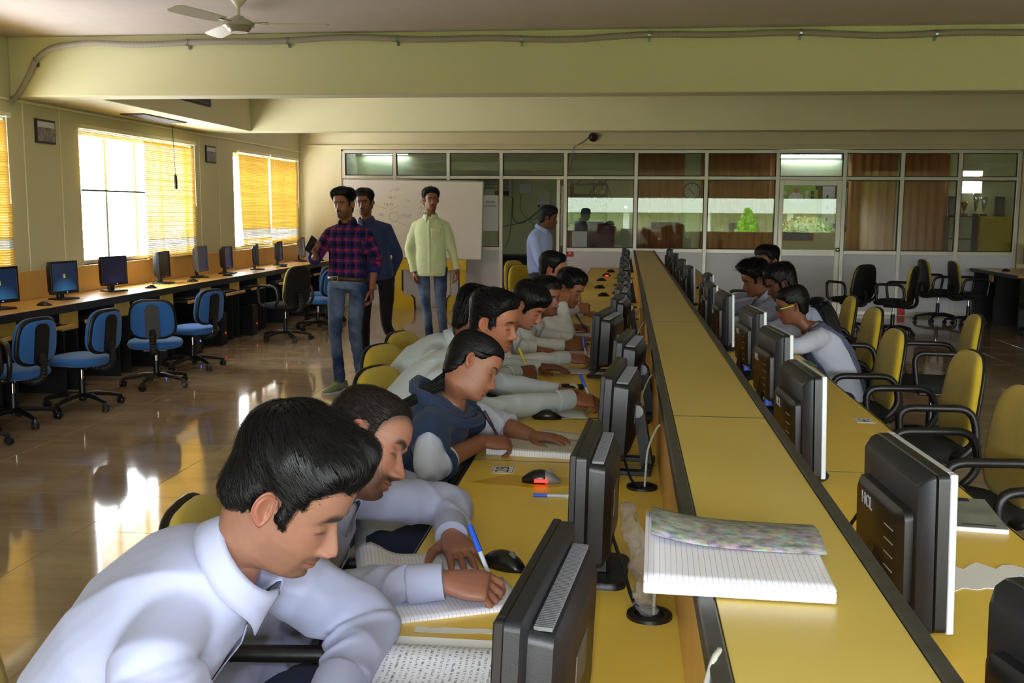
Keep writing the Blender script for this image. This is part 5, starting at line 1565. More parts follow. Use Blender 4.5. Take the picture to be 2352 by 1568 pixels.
def person(label, head, torso, arms, tone=(168, 118, 84), shirt='shirt_white', trousers='trousers_navy', legs=None, res=(90, 72), vs_=.007, vb=.0045, fold=.004, ffreq=30, seed=1, hp=None, face=None, hairmat='hair_black', collar=True, group=None, shoes=None, wide=1.0, skinny=1.0, cuff=True, shirt_len=None, cloth=False):
    """head: dict(c, yaw, pitch, roll); torso: dict(neck, pelvis, lat, bow); arms: {'R': dict(el, wr, d, pn, pose, sleeve)}"""
    rs = np.random.RandomState(seed)
    P0 = Vector(torso['pelvis']); Nk = Vector(torso['neck']); lat0 = Vector(torso['lat']).normalized()      # lat points to the person's left
    lat1 = Vector(torso.get('lat_top', torso['lat'])).normalized()
    fwd_ = Vector((lat0.y, -lat0.x, 0)).normalized()
    root = Vector((P0.x, P0.y, torso.get('base', 0.0)))
    off = Matrix.Translation(-root)
    up0 = (Nk - P0).normalized()
    bow = torso.get('bow', .06)
    mid = (P0 + Nk) / 2 - (fwd_ - up0 * fwd_.dot(up0)).normalized() * bow * 2
    sc = torso.get('scale', 1.0) * wide
    def frame(t):
        c = bez(P0, mid, Nk, t); tg = ((mid - P0) * (1 - t) + (Nk - mid) * t).normalized()
        l = (lat0 * (1 - t) + lat1 * t); l = (l - tg * l.dot(tg)).normalized(); f_ = l.cross(tg)
        return c, tg, l, f_
    def section(t, W, D, fo=0.0, n=2.5, seg=28):
        c, tg, l, f_ = frame(t); r = []
        for k in range(seg):
            a = 2 * PI * k / seg
            ca, sa = math.cos(a), math.sin(a)
            r.append(tuple(c + f_ * (fo + D * math.copysign(abs(ca) ** (2 / n), ca)) + l * (W * math.copysign(abs(sa) ** (2 / n), sa))))
        return r
    # ---- shirt
    S = MB(); S.M = off
    tb = torso.get('hem', -.12)
    W_ = lambda w: w * sc
    S.rings([section(tb, W_(.168), W_(.125)), section(.08, W_(.168), W_(.125)), section(.3, W_(.160), W_(.120)), section(.5, W_(.166), W_(.120)), section(.7, W_(.178), W_(.122), .004), section(.84, W_(.162), W_(.108), .004), section(.93, W_(.112), W_(.085), 0), section(1.0, W_(.070), W_(.062), .006)])
    c9, tg9, l9, f9 = frame(.86)
    sw = torso.get('sw', .178) * sc
    joints = {}
    for s_, k in ((-1, 'R'), (1, 'L')):
        a = arms.get(k)
        if a is None: continue
        sh = Vector(a['sh']) if 'sh' in a else c9 + l9 * (s_ * sw) + f9 * a.get('fwd', .0) + tg9 * a.get('lift', torso.get('lift', .0))
        el, wr = Vector(a['el']), Vector(a['wr'])
        joints[k] = (sh, el, wr)
        b = a.get('bag', 1.0) * skinny
        sl = a.get('sleeve', 1.0)
        if sl >= 1: end = wr - (wr - el).normalized() * a.get('cuff_back', .012); en2 = end - (wr - el).normalized() * .034; path = [sh, sh.lerp(el, .5), el, el.lerp(en2, .5), en2]; rad = [.060 * sc, .057 * b, .050 * b, .045 * b, .034 * b]
        elif sl > 0: end = el.lerp(wr, sl); path = [sh, sh.lerp(el, .5), el, end]; rad = [.060 * sc, .060 * b, .054 * b, .050 * b]
        else: end = sh.lerp(el, 1 + sl); path = [sh, sh.lerp(end, .5), end]; rad = [.060 * sc, .062 * b, .060 * b]
        pp, rr_ = smooth_limb(path, rad, 5)
        limb(S, [c9 + l9 * (s_ * sw * .35) + tg9 * .012] + pp, [.062 * sc] + rr_, 16, None, .8 if sl >= 1 else .12)
        a['end'] = end; a['erad'] = rad[-1]
    V, F, NN = vox(S, vs_, 9)
    rv = np.array(root)
    # nearest bone: fold direction across limbs is denser
    disp = folds(V, seed, fold, ffreq, 5)
    for k, (sh, el, wr) in joints.items():
        for A, B_, amp in ((sh, el, .8), (el, wr, 1.0)):
            A = np.array(A) - rv; B2 = np.array(B_) - rv; ax = B2 - A; L = np.linalg.norm(ax); ax /= L
            t = (V - A) @ ax; r = np.linalg.norm((V - A) - t[:, None] * ax, axis=1)
            w = np.exp(-(r / .075) ** 4) * sstep(t / L, -.05, .12) * (1 - sstep(t / L, .95, 1.05))
            ring = t * 1.0
            ang = V @ (rs.normal(size=3) * 16)
            f_ = (1 - np.abs(np.sin(ring * rs.uniform(20, 30) + 2.4 * np.sin(ang) + rs.uniform(0, 6)))) ** 3 * np.clip(np.sin(ang * .8 + ring * 7 + rs.uniform(0, 6)), 0, 1)
            disp += fold * amp * 2.0 * w * (f_ - .12)
        A = np.array(sh) - rv; ax = np.array(el) - np.array(sh); ax = ax / np.linalg.norm(ax)
        t = (V - A) @ ax; r = np.linalg.norm((V - A) - t[:, None] * ax, axis=1)
        disp -= .0035 * np.exp(-((t - .015) / .006) ** 2) * (r < .12)
    V = lap(V + NN * disp[:, None], F, 3)
    cl = None
    if cloth:
        cl = V.copy()
        cl[:, 0] = V @ np.array(lat0); 
        for k, (sh, el, wr) in joints.items():
            A = np.array(sh) - rv
            for A_, B_ in ((sh, el), (el, wr)):
                A = np.array(A_) - rv; ax = np.array(B_) - np.array(A_); L = np.linalg.norm(ax); ax /= L
                t = (V - A) @ ax; dd = V - A - t[:, None] * ax; r = np.linalg.norm(dd, axis=1)
                m_ = (r < .085) & (t > .03) & (t < L + .05)
                side = np.cross(ax, np.array(fwd_)); 
                cl[m_, 0] = dd[m_] @ np.array(lat0); cl[m_, 2] = -t[m_] + .2
    shirt_me = to_mesh('shirt', V, F, MT[shirt], True, cloth=cl)
    info = dict(V=V, F=F, N=NN, root=root, frame=frame, joints=joints)
    # ---- body skin: hidden core + arms + hands in one continuous surface
    Bm = MB(); Bm.M = off
    core, rc = smooth_limb([bez(P0, mid, Nk, .1), bez(P0, mid, Nk, .5), bez(P0, mid, Nk, .85), Nk], [.07, .07, .07, .055], 3)
    limb(Bm, core, rc, 12)
    grips = {}
    for s_, k in ((-1, 'R'), (1, 'L')):
        if k not in joints: continue
        sh, el, wr = joints[k]; a = arms[k]; q = a.get('armr', 1.0)
        limb(Bm, [c9, sh], [.03, .03], 10)
        bare = a.get('sleeve', 1.0) < 1
        r_ = [.036, .038 if bare else .03, .037 * q if bare else .03, .036 * q if bare else .028, .0255]
        pp, rr_ = smooth_limb([sh, sh.lerp(el, .5), el, el.lerp(wr, .4), wr], r_, 4)
        limb(Bm, pp, rr_, 14)
        if a.get('pose'):
            hs = a.get('hs', 1.0)
            grips[k] = hand(Bm, wr, a['d'], a['pn'], s_ > 0, a['pose'], hs)
    bV, bF, bN = vox(Bm, vb, 3, .4)
    # ---- head
    fp = dict(tone=tone, seed=seed); fp.update(face or {}); fp['hair'] = hp or {}
    (hV, hF, hC), (hairV, hairF, nsh) = make_head(fp, res)
    Rm = rotM(head['yaw'], head.get('pitch', 0), head.get('roll', 0)) * head.get('s', 1.0)
    hc = np.array(head['c']) - rv
    # the neck below the jaw bends toward the neck base of the torso
    def place_head(A):
        w = sstep(-A[:, 2] - .25 * (A[:, 0]), .10, .21)
        Q = A @ Rm.T + hc
        nb = np.array(Nk) - rv
        loc = Rm @ np.array([-.035, 0, -.185]) + hc
        return Q + w[:, None] * (nb + np.array([0, 0, .0]) - loc)
    hW = place_head(hV)
    tl = np.array(lin(tone))
    bC = np.ones((len(bV), 3)) * tl * np.array(arms.get('tint', (.92, .88, .88)))
    Fall = [tuple(f) for f in bF] + [tuple(i + len(bV) for i in f) for f in hF]
    body = link('person', to_mesh('person', np.vstack([bV, hW]), Fall, MT['skin'], True, np.vstack([bC, hC])), None, root, label=label, cat='person')
    if group: body['group'] = group
    hair_me = to_mesh('hair', place_head(hairV), hairF, [MT[hairmat], MT['scalp_brown' if hairmat == 'hair_brown' else 'scalp_hair']], True)
    hair_me.polygons.foreach_set('material_index', [1] * nsh + [0] * (len(hairF) - nsh))
    info['hair'] = link('hair', hair_me, body)
    info['shirt'] = link('shirt', shirt_me, body)
    info.update(body=body, grips=grips, place_head=place_head, Rm=Rm, hc=hc)
    # ---- collar
    if collar:
        c, tg, l, f_ = frame(.985)
        hd_ = (Vector(head['c']) - Nk).normalized()
        ax = (tg * .55 + hd_ * .45).normalized()
        l2 = (l - ax * l.dot(ax)).normalized(); f2 = l2.cross(ax)
        cb = Nk + tg * -.008
        n = 44; rows = []
        op = collar if isinstance(collar, float) else .16
        for r_, h_, pt in ((.060, .000, 0), (.0605, .018, 0), (.0625, .040, 0), (.067, .046, 0), (.073, .040, 0), (.0805, .020, 0), (.0860, .006, 1)):
            row = []
            for k in range(n + 1):
                a = op + (2 * PI - 2 * op) * k / n
                fr_ = math.exp(-(min(a, 2 * PI - a) / .55) ** 2)
                rr_ = r_ * (1 + .10 * math.cos(a)) * sc
                drop = .046 * fr_ * pt + .012 * fr_ * (h_ < .03) * (1 - pt)
                hh = h_ - drop + .016 * (1 - math.cos(a)) / 2 - .012
                spread_ = .012 * fr_ * pt
                row.append(tuple(cb + f2 * (math.cos(a) * (rr_ + spread_) + .004) + l2 * (math.sin(a) * (rr_ * .97 + spread_)) + ax * hh - root))
            rows.append(row)
        m = MB(); vs2 = [q for r in rows for q in r]; fs2 = []
        for i in range(len(rows) - 1):
            for k in range(n): fs2.append((i * (n + 1) + k, i * (n + 1) + k + 1, (i + 1) * (n + 1) + k + 1, (i + 1) * (n + 1) + k))
        m.add(vs2, fs2)
        co = m.build('collar', MT[shirt], body, smooth='all')
        sd = co.modifiers.new('t', 'SOLIDIFY'); sd.thickness = .0022; sd.offset = 0
        if cloth:
            at = co.data.attributes.new('cloth', 'FLOAT_VECTOR', 'POINT'); at.data.foreach_set('vector', np.array([v.co for v in co.data.vertices], np.float32).ravel())
    if cuff:
        for k, (sh, el, wr) in joints.items():
            a = arms[k]
            if not a.get('pose') or a.get('sleeve', 1) <= 0: continue
            d = (a['end'] - (sh if a.get('sleeve', 1) <= 0 else el)).normalized(); e_ = a['end']; r0 = a['erad']
            m = MB(); m.M = off
            L_ = .058 if a.get('sleeve', 1) >= 1 else .03
            m.tube([e_ - d * (L_ + .004), e_ - d * L_, e_ - d * (L_ - .004), e_ - d * .02, e_ + d * .014, e_ + d * .016, e_ + d * .014, e_ - d * .02], [r0 * 1.0, r0 * 1.12, r0 * 1.13, r0 * 1.08, r0 * 1.05, r0 * 1.02, r0 * .97, r0 * .78], 24, False)
            m.build('cuff', MT[shirt], body, smooth=True)
            if cloth:
                co = body.children[-1]; at = co.data.attributes.new('cloth', 'FLOAT_VECTOR', 'POINT'); at.data.foreach_set('vector', np.array([v.co for v in co.data.vertices], np.float32).ravel())
    # ---- trousers
    if legs:
        T = MB(); T.M = off
        hipw = .100 * sc
        T.rings([section(-.16, .15 * sc, .11 * sc), section(-.05, .165 * sc, .118 * sc), section(.06, .160 * sc, .115 * sc), section(.14, .15 * sc, .108 * sc)])
        for s_, k in ((-1, 'R'), (1, 'L')):
            kn, an = Vector(legs[k][0]), Vector(legs[k][1])
            hip = P0 + lat0 * (s_ * hipw) - Vector((0, 0, .03))
            lr = legs.get('r', (.088, .080, .060, .056, .050))
            pp, rr_ = smooth_limb([hip, hip.lerp(kn, .5), kn, kn.lerp(an, .5), an], lr, 5)
            limb(T, pp, rr_, 14)
        tV, tF, tN = vox(T, legs.get('v', .010), 4)
        tV = lap(tV + tN * folds(tV, seed + 9, legs.get('fold', .004), 26, 4)[:, None], tF, 2)
        info['trousers'] = link('trousers', to_mesh('trousers', tV, tF, MT[trousers]), body)
        if shoes:
            for k in ('R', 'L'):
                an = Vector(legs[k][1]); sd_ = Vector(legs[k][2]) if len(legs[k]) > 2 else fwd_
                shoe(body, an, sd_, shoes, root)
    return info

def shoe(body, an, d, m_, root):
    d = Vector((d.x, d.y, 0)).normalized(); s_ = Vector((-d.y, d.x, 0))
    base = Vector((an.x, an.y, 0)) - root
    rings = []
    for x_, w, h0, h1 in ((-.075, .012, .02, .07), (-.07, .030, .012, .095), (-.02, .038, .012, .10), (.04, .040, .012, .085), (.09, .046, .012, .062), (.15, .044, .012, .045), (.185, .030, .014, .034), (.195, .01, .018, .026)):
        r = []
        for k in range(14):
            a = 2 * PI * k / 14
            r.append(tuple(base + d * x_ + s_ * (w * math.cos(a)) + Vector((0, 0, (h0 + h1) / 2 + (h1 - h0) / 2 * math.sin(a)))))
        rings.append(r)
    m = MB(); m.rings(rings); so = m.build('shoe', MT[m_], body, smooth='all')
    m = MB(); rr_ = []
    for x_, w in ((-.08, .02), (-.07, .034), (.0, .038), (.09, .048), (.16, .044), (.198, .02)):
        rr_.append([tuple(base + d * x_ + s_ * w + Vector((0, 0, h))) for h in (.001, .018)] + [tuple(base + d * x_ - s_ * w + Vector((0, 0, h))) for h in (.018, .001)])
    m.rings(rr_); m.build('sole', MT['sole'], so)
    m = MB()
    for k in range(4):
        p = base + d * (.03 + k * .022) + Vector((0, 0, .094 - k * .010)); m.tube([tuple(p - s_ * .024), tuple(p + Vector((0, 0, .006))), tuple(p + s_ * .024)], .004, 5)
    m.build('laces', MT['lace'], so)
mat('sole', (196, 196, 190), .6); mat('lace', (150, 170, 40), .6); mat('shoe_grey', (126, 132, 96), .7, var=.25, vscale=30); mat('shoe_black', (24, 22, 22), .4)

def pen(tip, d, label, body_m, cap_m, L=.15, group='pens'):
    d = Vector(d).normalized(); e = empty('pen', tip, 0, label, 'pen', group)
    MB().tube([Vector((0, 0, 0)), d * .012], [.0006, .003], 8).build('nib', MT['steel'], e)
    MB().tube([d * .012, d * (L * .62)], .0048, 8).build('barrel', MT[body_m], e, smooth=True)
    MB().tube([d * (L * .62), d * L, d * (L + .003)], [.0062, .0062, .004], 8).build('cap', MT[cap_m], e, smooth=True)
    return e
mat('pen_blue', (30, 90, 220), .35); mat('pen_clear', (190, 200, 215), .2); mat('pen_yellow', (226, 210, 30), .4); mat('pen_dark', (60, 52, 56), .3)

# ------------------------------------------------------------------ the people
PI2 = math.pi / 2
def V3(*a): return Vector(a)
HB = dict(top=.026, side=.007, n=2600, len=.05, lift=.006, width=.0022, rough=.05)
def seat_legs(px, py, f=1, spread=.1, r=None):
    d = dict(R=((px + f * .40, py - f * spread, .50), (px + f * .36, py - f * spread, .09)), L=((px + f * .40, py + f * spread, .50), (px + f * .36, py + f * spread, .09)), v=.012)
    return d
PEOPLE = {}
def want(n): return ONLY is None or n in ONLY
ONLY = None

# 1 nearest student
if want('m1'):
    PEOPLE['m1'] = person('nearest young man in a white shirt bending over the desk, dark swept hair',
        dict(c=(-.492, 1.42, 1.125), yaw=-.03, pitch=.55, roll=0, s=.91),
        dict(neck=(-.580, 1.42, 1.022), pelvis=(-.885, 1.42, .50), lat=(0, 1, 0), lat_top=(-.22, 1, .12), bow=.072, sw=.18),
        {'R': dict(el=(-.53, 1.16, .765), wr=(-.30, 1.22, .775), d=(1, .2, 0), pn=(0, .5, -.8), pose='relax', bag=1.12),
         'L': dict(el=(-.455, 1.74, .795), wr=(-.45, 1.47, .775), d=(.5, -.8, 0), pn=(0, 0, -1), pose='flat', bag=1.15, sh=(-.665, 1.59, .985))},
        tone=(132, 94, 77), shirt='shirt_white', legs=seat_legs(-.93, 1.42), res=(190, 150), vs_=.005, vb=.004, fold=.0105, ffreq=16, seed=5,
        hp=dict(top=.034, side=.010, front=.014, back=-.003, n=9000, len=.07, lift=.009, width=.0009, whorl=(-.07, .0, .135), sweep=(.75, -.15, -.25), sweep_w=.5, seg=7, curl=.3, fly=.015, lump=.14, rough=.05),
        face=dict(stubble=.30, mustache=.55, goatee=.75, line=.004, nose=1.12, brow=1.7, nape=.03))
if want('m2'):
    PEOPLE['m2'] = person('bearded young man with short cropped hair and a receding hairline, writing in a notebook',
        dict(c=(-.555, 2.10, 1.046), yaw=-.06, pitch=.33, roll=-.58, s=.94),
        dict(neck=(-.655, 2.15, .935), pelvis=(-.82, 2.14, .50), lat=(.05, 1, 0), bow=.035, sw=.18),
        {'R': dict(el=(-.60, 1.93, .775), wr=(-.355, 1.955, .803), d=(1, .05, -.10), pn=(0, .38, -.92), pose='write', bag=1.05),
         'L': dict(el=(-.43, 2.47, .80), wr=(-.395, 2.29, .785), d=(.42, -.88, -.10), pn=(0, 0, -1), pose='flat', bag=1.1)},
        tone=(148, 102, 84), shirt='shirt_white', legs=seat_legs(-.82, 2.14), res=(150, 120), vs_=.0055, vb=.0032, fold=.009, ffreq=20, seed=8, hairmat='hair_brown',
        hp=dict(top=.010, side=.002, front=.006, n=3600, len=.014, lift=.003, width=.0008, whorl=(.12, 0, .06), sweep=(-.3, 0, .4), sweep_w=.4, seg=3, fly=.0, rough=.02, stop=.004),
        face=dict(stubble=.85, mustache=1.1, goatee=.95, line=.016, fade=.75, nose=1.15, brow=1.3))
if want('g1'):
    PEOPLE['g1'] = person('girl with tied back hair and a navy scarf writing in a notebook',
        dict(c=(-.482, 3.2, 1.047), yaw=-.10, pitch=.42, roll=-.52, s=.84),
        dict(neck=(-.55, 3.21, .925), pelvis=(-.76, 3.22, .50), lat=(0, 1, 0), bow=.03, sw=.155, scale=.9),
        {'R': dict(el=(-.585, 2.99, .765), wr=(-.452, 3.20, .805), d=(.88, .42, -.10), pn=(0, .40, -.9), pose='write', sleeve=.30, bag=.86, hs=.92, armr=.92),
         'L': dict(el=(-.42, 3.47, .80), wr=(-.31, 3.40, .785), d=(.9, -.3, 0), pn=(0, 0, -1), pose='flat', sleeve=.14, hs=.92)},
        tone=(142, 96, 72), shirt='kurta_white', trousers='trousers_navy', legs=seat_legs(-.76, 3.22), res=(140, 110), vs_=.0065, vb=.0036, fold=.004, seed=12, collar=False,
        hp=dict(top=.013, side=.010, back=.008, n=3200, len=.09, lift=.002, width=.0012, whorl=(.12, .0, .05), sweep=(-.9, 0, -.25), sweep_w=.75, seg=7, fly=.01, rough=.02, lump=.02, curl=.05),
        face=dict(fem=1.0, stubble=0, mustache=0, lip=(132, 78, 66), nose=.92))
if want('m3'):
    PEOPLE['m3'] = person('young man with a moustache in a pale shirt leaning on his forearms',
        dict(c=(-.508, 3.92, 1.112), yaw=-.30, pitch=.18, roll=0, s=.94),
        dict(neck=(-.62, 3.92, .96), pelvis=(-1.0, 3.95, .50), lat=(0, 1, 0), bow=.05, sw=.18),
        {'R': dict(el=(-.52, 3.72, .805), wr=(-.205, 3.98, .808), d=(1, .22, -.10), pn=(0, .40, -.9), pose='write', bag=1.1),
         'L': dict(el=(-.50, 4.22, .815), wr=(-.265, 4.17, .80), d=(1, -.25, -.05), pn=(0, -.6, -.7), pose='relax', bag=1.05)},
        tone=(158, 100, 72), shirt='shirt_pale', legs=seat_legs(-1.0, 3.95), res=(130, 100), vs_=.007, vb=.0042, fold=.005, seed=16,
        hp=dict(top=.024, side=.005, front=.006, n=3200, len=.045, lift=.006, width=.0012, whorl=(-.05, 0, .13), sweep=(.6, -.1, .3), sweep_w=.5, seg=5, fly=.01),
        face=dict(stubble=.35, mustache=.85, line=0))
if want('m4'):
    PEOPLE['m4'] = person('student whose back of head and pale blue shirt show behind the moustached man',
        dict(c=(-.665, 4.55, 1.06), yaw=.05, pitch=.40, roll=0),
        dict(neck=(-.775, 4.55, .945), pelvis=(-1.12, 4.55, .50), lat=(0, 1, 0), bow=.05, sw=.18),
        {'R': dict(el=(-.70, 4.38, .80), wr=(-.50, 4.72, .79), d=(.9, .3, 0), pn=(0, .7, -.7), pose='fist', bag=1.0),
         'L': dict(el=(-.62, 4.85, .80), wr=(-.42, 4.95, .785), d=(1, -.2, 0), pn=(0, 0, -1), pose='flat')},
        tone=(118, 72, 52), shirt='shirt_pale', legs=seat_legs(-1.12, 4.55), res=(90, 72), vs_=.008, vb=.005, seed=20,
        hp=dict(top=.030, side=.014, back=.006, n=2600, len=.028, lift=.007, width=.0014, whorl=(-.05, 0, .13), sweep=(.3, 0, .2), sweep_w=.3, seg=4, fly=.02), face=dict(stubble=.3))
if want('m5'):
    PEOPLE['m5'] = person('smiling young man with a fringe and an orange wrist thread, writing',
        dict(c=(-.485, 5.07, 1.075), yaw=-.32, pitch=.55, roll=0, s=.915),
        dict(neck=(-.585, 5.07, .95), pelvis=(-.92, 5.1, .50), lat=(0, 1, 0), bow=.04, sw=.175),
        {'R': dict(el=(-.56, 4.92, .80), wr=(-.285, 5.12, .808), d=(1, .15, -.08), pn=(0, .45, -.9), pose='write', bag=1.0),
         'L': dict(el=(-.60, 5.42, .82), wr=(-.47, 5.46, .80), d=(1, .1, -.12), pn=(0, 0, -1), pose='flat', sleeve=.8)},
        tone=(158, 106, 80), shirt='shirt_offwhite', legs=seat_legs(-.92, 5.1), res=(110, 88), vs_=.008, vb=.0045, seed=24,
        hp=dict(top=.018, side=.012, front=.003, n=3200, len=.07, lift=.002, width=.0014, whorl=(-.05, 0, .13), sweep=(.3, 0, -.6), sweep_w=.35, seg=6, fly=.0, lump=.03),
        face=dict(stubble=.12, mustache=.2, smile=1.0, line=-.028, eyes='down'))
if want('m6'):
    PEOPLE['m6'] = person('young man glancing up behind the smiling writer',
        dict(c=(-.452, 5.85, 1.052), yaw=-.70, pitch=.12, roll=.02, s=.88),
        dict(neck=(-.53, 5.88, .93), pelvis=(-.88, 5.9, .50), lat=(0, 1, 0), bow=.04, sw=.175),
        {'R': dict(el=(-.52, 5.68, .80), wr=(-.34, 5.72, .79), d=(1, .1, 0), pn=(0, .7, -.7), pose='relax'), 'L': dict(el=(-.5, 6.1, .80), wr=(-.3, 6.05, .79), d=(1, 0, 0), pn=(0, 0, -1), pose='flat')},
        tone=(138, 88, 64), shirt='shirt_offwhite', legs=seat_legs(-.88, 5.9), res=(90, 72), vs_=.009, vb=.0055, seed=28,
        hp=dict(HB, top=.022, n=2600, lift=.008, whorl=(-.04, 0, .13), sweep=(.4, 0, .2), sweep_w=.4), face=dict(stubble=.4, mustache=.6, eyes='open', gaze=-.002))
if want('m7'):
    PEOPLE['m7'] = person('young man resting his temple on a raised hand while writing',
        dict(c=(-.355, 6.5, 1.052), yaw=-.40, pitch=.38, roll=-.05, s=.93),
        dict(neck=(-.44, 6.5, .93), pelvis=(-.83, 6.5, .50), lat=(0, 1, 0), bow=.05, sw=.175),
        {'R': dict(el=(-.335, 6.13, .80), wr=(-.385, 6.30, .965), d=(.12, .42, .88), pn=(.1, .85, -.4), pose='relax', bag=1.0),
         'L': dict(el=(-.48, 6.75, .80), wr=(-.345, 6.66, .79), d=(1, -.05, 0), pn=(0, -.5, -.8), pose='write')},
        tone=(148, 96, 70), shirt='shirt_cream', legs=seat_legs(-.83, 6.5), res=(90, 72), vs_=.009, vb=.005, seed=32,
        hp=dict(HB, top=.026, n=2600, lift=.012, len=.06, whorl=(-.05, 0, .13), sweep=(.6, 0, .1), sweep_w=.45, fly=.08), face=dict(stubble=.35, mustache=.6))
if want('m8'):
    PEOPLE['m8'] = person('student with slicked back hair and a white collar, farthest on the left bench',
        dict(c=(-.525, 7.37, 1.122), yaw=-.12, pitch=.14, s=.94),
        dict(neck=(-.625, 7.37, .96), pelvis=(-.9, 7.4, .50), lat=(0, 1, 0), bow=.03, sw=.175),
        {'R': dict(el=(-.5, 7.15, .82), wr=(-.345, 7.28, .85), d=(1, .1, .1), pn=(0, .8, -.4), pose='fist'), 'L': dict(el=(-.5, 7.65, .80), wr=(-.3, 7.6, .79), d=(1, 0, 0), pn=(0, 0, -1), pose='flat')},
        tone=(168, 112, 84), shirt='shirt_cream', legs=seat_legs(-.9, 7.4), res=(90, 72), vs_=.009, vb=.0055, seed=36,
        hp=dict(HB, top=.024, front=.008, n=2600, lift=.003, whorl=(.1, 0, .06), sweep=(-.8, 0, .1), sweep_w=.6, fly=.0), face=dict(stubble=.4, line=0))
# right hand side of the bench, facing the other way
if want('rg'):
    PEOPLE['rg'] = person('girl with glasses and a ponytail, slate waistcoat over a pale kurta',
        dict(c=(.98, 6.1, 1.003), yaw=PI + .02, pitch=.26, roll=0, s=.86),
        dict(neck=(1.08, 6.1, .875), pelvis=(1.30, 6.1, .50), lat=(0, -1, 0), bow=.04, sw=.155, scale=.92),
        {'L': dict(el=(.99, 5.85, .80), wr=(.76, 5.95, .79), d=(-1, .1, 0), pn=(0, .6, -.7), pose='write', hs=.92), 'R': dict(el=(.98, 6.38, .80), wr=(.74, 6.32, .79), d=(-1, 0, 0), pn=(0, 0, -1), pose='flat', hs=.92)},
        tone=(120, 76, 54), shirt='kurta_white', legs=seat_legs(1.30, 6.1, -1), res=(100, 80), vs_=.008, vb=.005, seed=40, collar=False,
        hp=dict(top=.014, side=.012, back=.012, n=1800, len=.09, lift=.002, width=.0018, whorl=(.12, 0, .05), sweep=(-.9, 0, -.2), sweep_w=.75, seg=6, fly=.0, rough=.02, lump=.03), face=dict(fem=1.0, stubble=0, mustache=0))
if want('r2'):
    PEOPLE['r2'] = person('dark haired student half hidden behind the girl with glasses',
        dict(c=(1.04, 6.95, 1.076), yaw=PI + .1, pitch=.40, s=.94), dict(neck=(1.12, 6.95, .945), pelvis=(1.36, 6.95, .50), lat=(0, -1, 0), bow=.04, sw=.175),
        {'L': dict(el=(.97, 6.72, .80), wr=(.74, 6.8, .79), d=(-1, .1, 0), pn=(0, .6, -.7), pose='write'), 'R': dict(el=(.95, 7.22, .80), wr=(.72, 7.15, .79), d=(-1, 0, 0), pn=(0, 0, -1), pose='flat')},
        tone=(92, 58, 42), shirt='shirt_white', legs=seat_legs(1.36, 6.95, -1), res=(80, 64), vs_=.009, vb=.0055, seed=44, hp=dict(HB, top=.028, side=.012, back=.004, n=2600, lift=.009, sweep=(.2, 0, 0)), face=dict(stubble=.3))
if want('r3'):
    PEOPLE['r3'] = person('curly haired young man with a striped tie writing with a blue pen',
        dict(c=(.96, 7.65, 1.053), yaw=PI + .2, pitch=.34, s=.96), dict(neck=(1.03, 7.65, .925), pelvis=(1.3, 7.65, .50), lat=(0, -1, 0), bow=.04, sw=.175),
        {'L': dict(el=(.9, 7.42, .80), wr=(.80, 7.2, .79), d=(-.9, -.2, 0), pn=(0, .3, -.8), pose='write'), 'R': dict(el=(.83, 7.95, .80), wr=(.66, 7.85, .80), d=(-1, -.2, 0), pn=(0, 0, -1), pose='flat')},
        tone=(128, 80, 56), shirt='shirt_white', legs=seat_legs(1.3, 7.65, -1), res=(90, 72), vs_=.009, vb=.0055, seed=48, hp=dict(HB, top=.044, side=.018, front=.012, n=2600, lift=.02, len=.045, curl=.9, sweep=(.4, 0, .2), fly=.1), face=dict(stubble=.2, mustache=.2))
if want('r4'):
    PEOPLE['r4'] = person('dark haired student farthest along the right side of the bench',
        dict(c=(1.2, 8.85, 1.13), yaw=PI + .7, pitch=.12), dict(neck=(1.25, 8.87, .97), pelvis=(1.4, 8.9, .50), lat=(.2, -1, 0), bow=.02, sw=.175),
        {'L': dict(el=(1.1, 8.65, .80), wr=(.88, 8.7, .79), d=(-1, .1, 0), pn=(0, .6, -.7), pose='relax'), 'R': dict(el=(1.1, 9.15, .80), wr=(.88, 9.05, .79), d=(-1, 0, 0), pn=(0, 0, -1), pose='flat')},
        tone=(126, 82, 62), shirt='shirt_white', legs=seat_legs(1.4, 8.9, -1), res=(80, 64), vs_=.01, vb=.006, seed=52, hp=dict(HB, top=.026, n=2600), face=dict(eyes='open'))
# standing
if want('plaid'):
    PEOPLE['plaid'] = person('standing man in a red and navy checked shirt and jeans looking at his phone hand',
        dict(c=(-2.36, 8.38, 1.59), yaw=-PI2 - .22, pitch=.02, roll=.03, s=.98),
        dict(neck=(-2.335, 8.42, 1.44), pelvis=(-2.345, 8.42, .95), lat=(1, -.18, 0), bow=.01, sw=.162, hem=.04, scale=1.0, lift=-.03),
        {'R': dict(el=(-2.625, 8.40, 1.13), wr=(-2.555, 8.20, 1.165), d=(-.05, -.45, .85), pn=(.85, .2, .2), pose='hold', sleeve=.45, fwd=.02),
         'L': dict(el=(-2.10, 8.42, 1.14), wr=(-2.115, 8.34, .89), d=(.02, -.12, -1), pn=(-1, -.1, 0), pose='relax', sleeve=.42)},
        tone=(134, 86, 60), shirt='shirt_plaid', trousers='denim', cloth=True,
        legs=dict(R=((-2.435, 8.33, .52), (-2.41, 8.36, .10), (-.55, -1, 0)), L=((-2.265, 8.34, .52), (-2.235, 8.42, .10), (-.2, -1, 0)), v=.009, r=(.082, .072, .056, .050, .048), fold=.006),
        res=(110, 88), vs_=.008, vb=.0045, seed=60, shoes='shoe_grey',
        hp=dict(HB, top=.030, side=.003, front=.010, n=2600, len=.045, lift=.008, whorl=(-.05, 0, .12), sweep=(.4, -.2, .5), sweep_w=.55), face=dict(stubble=.6, mustache=.7, goatee=.6, eyes='open'), collar=.55)
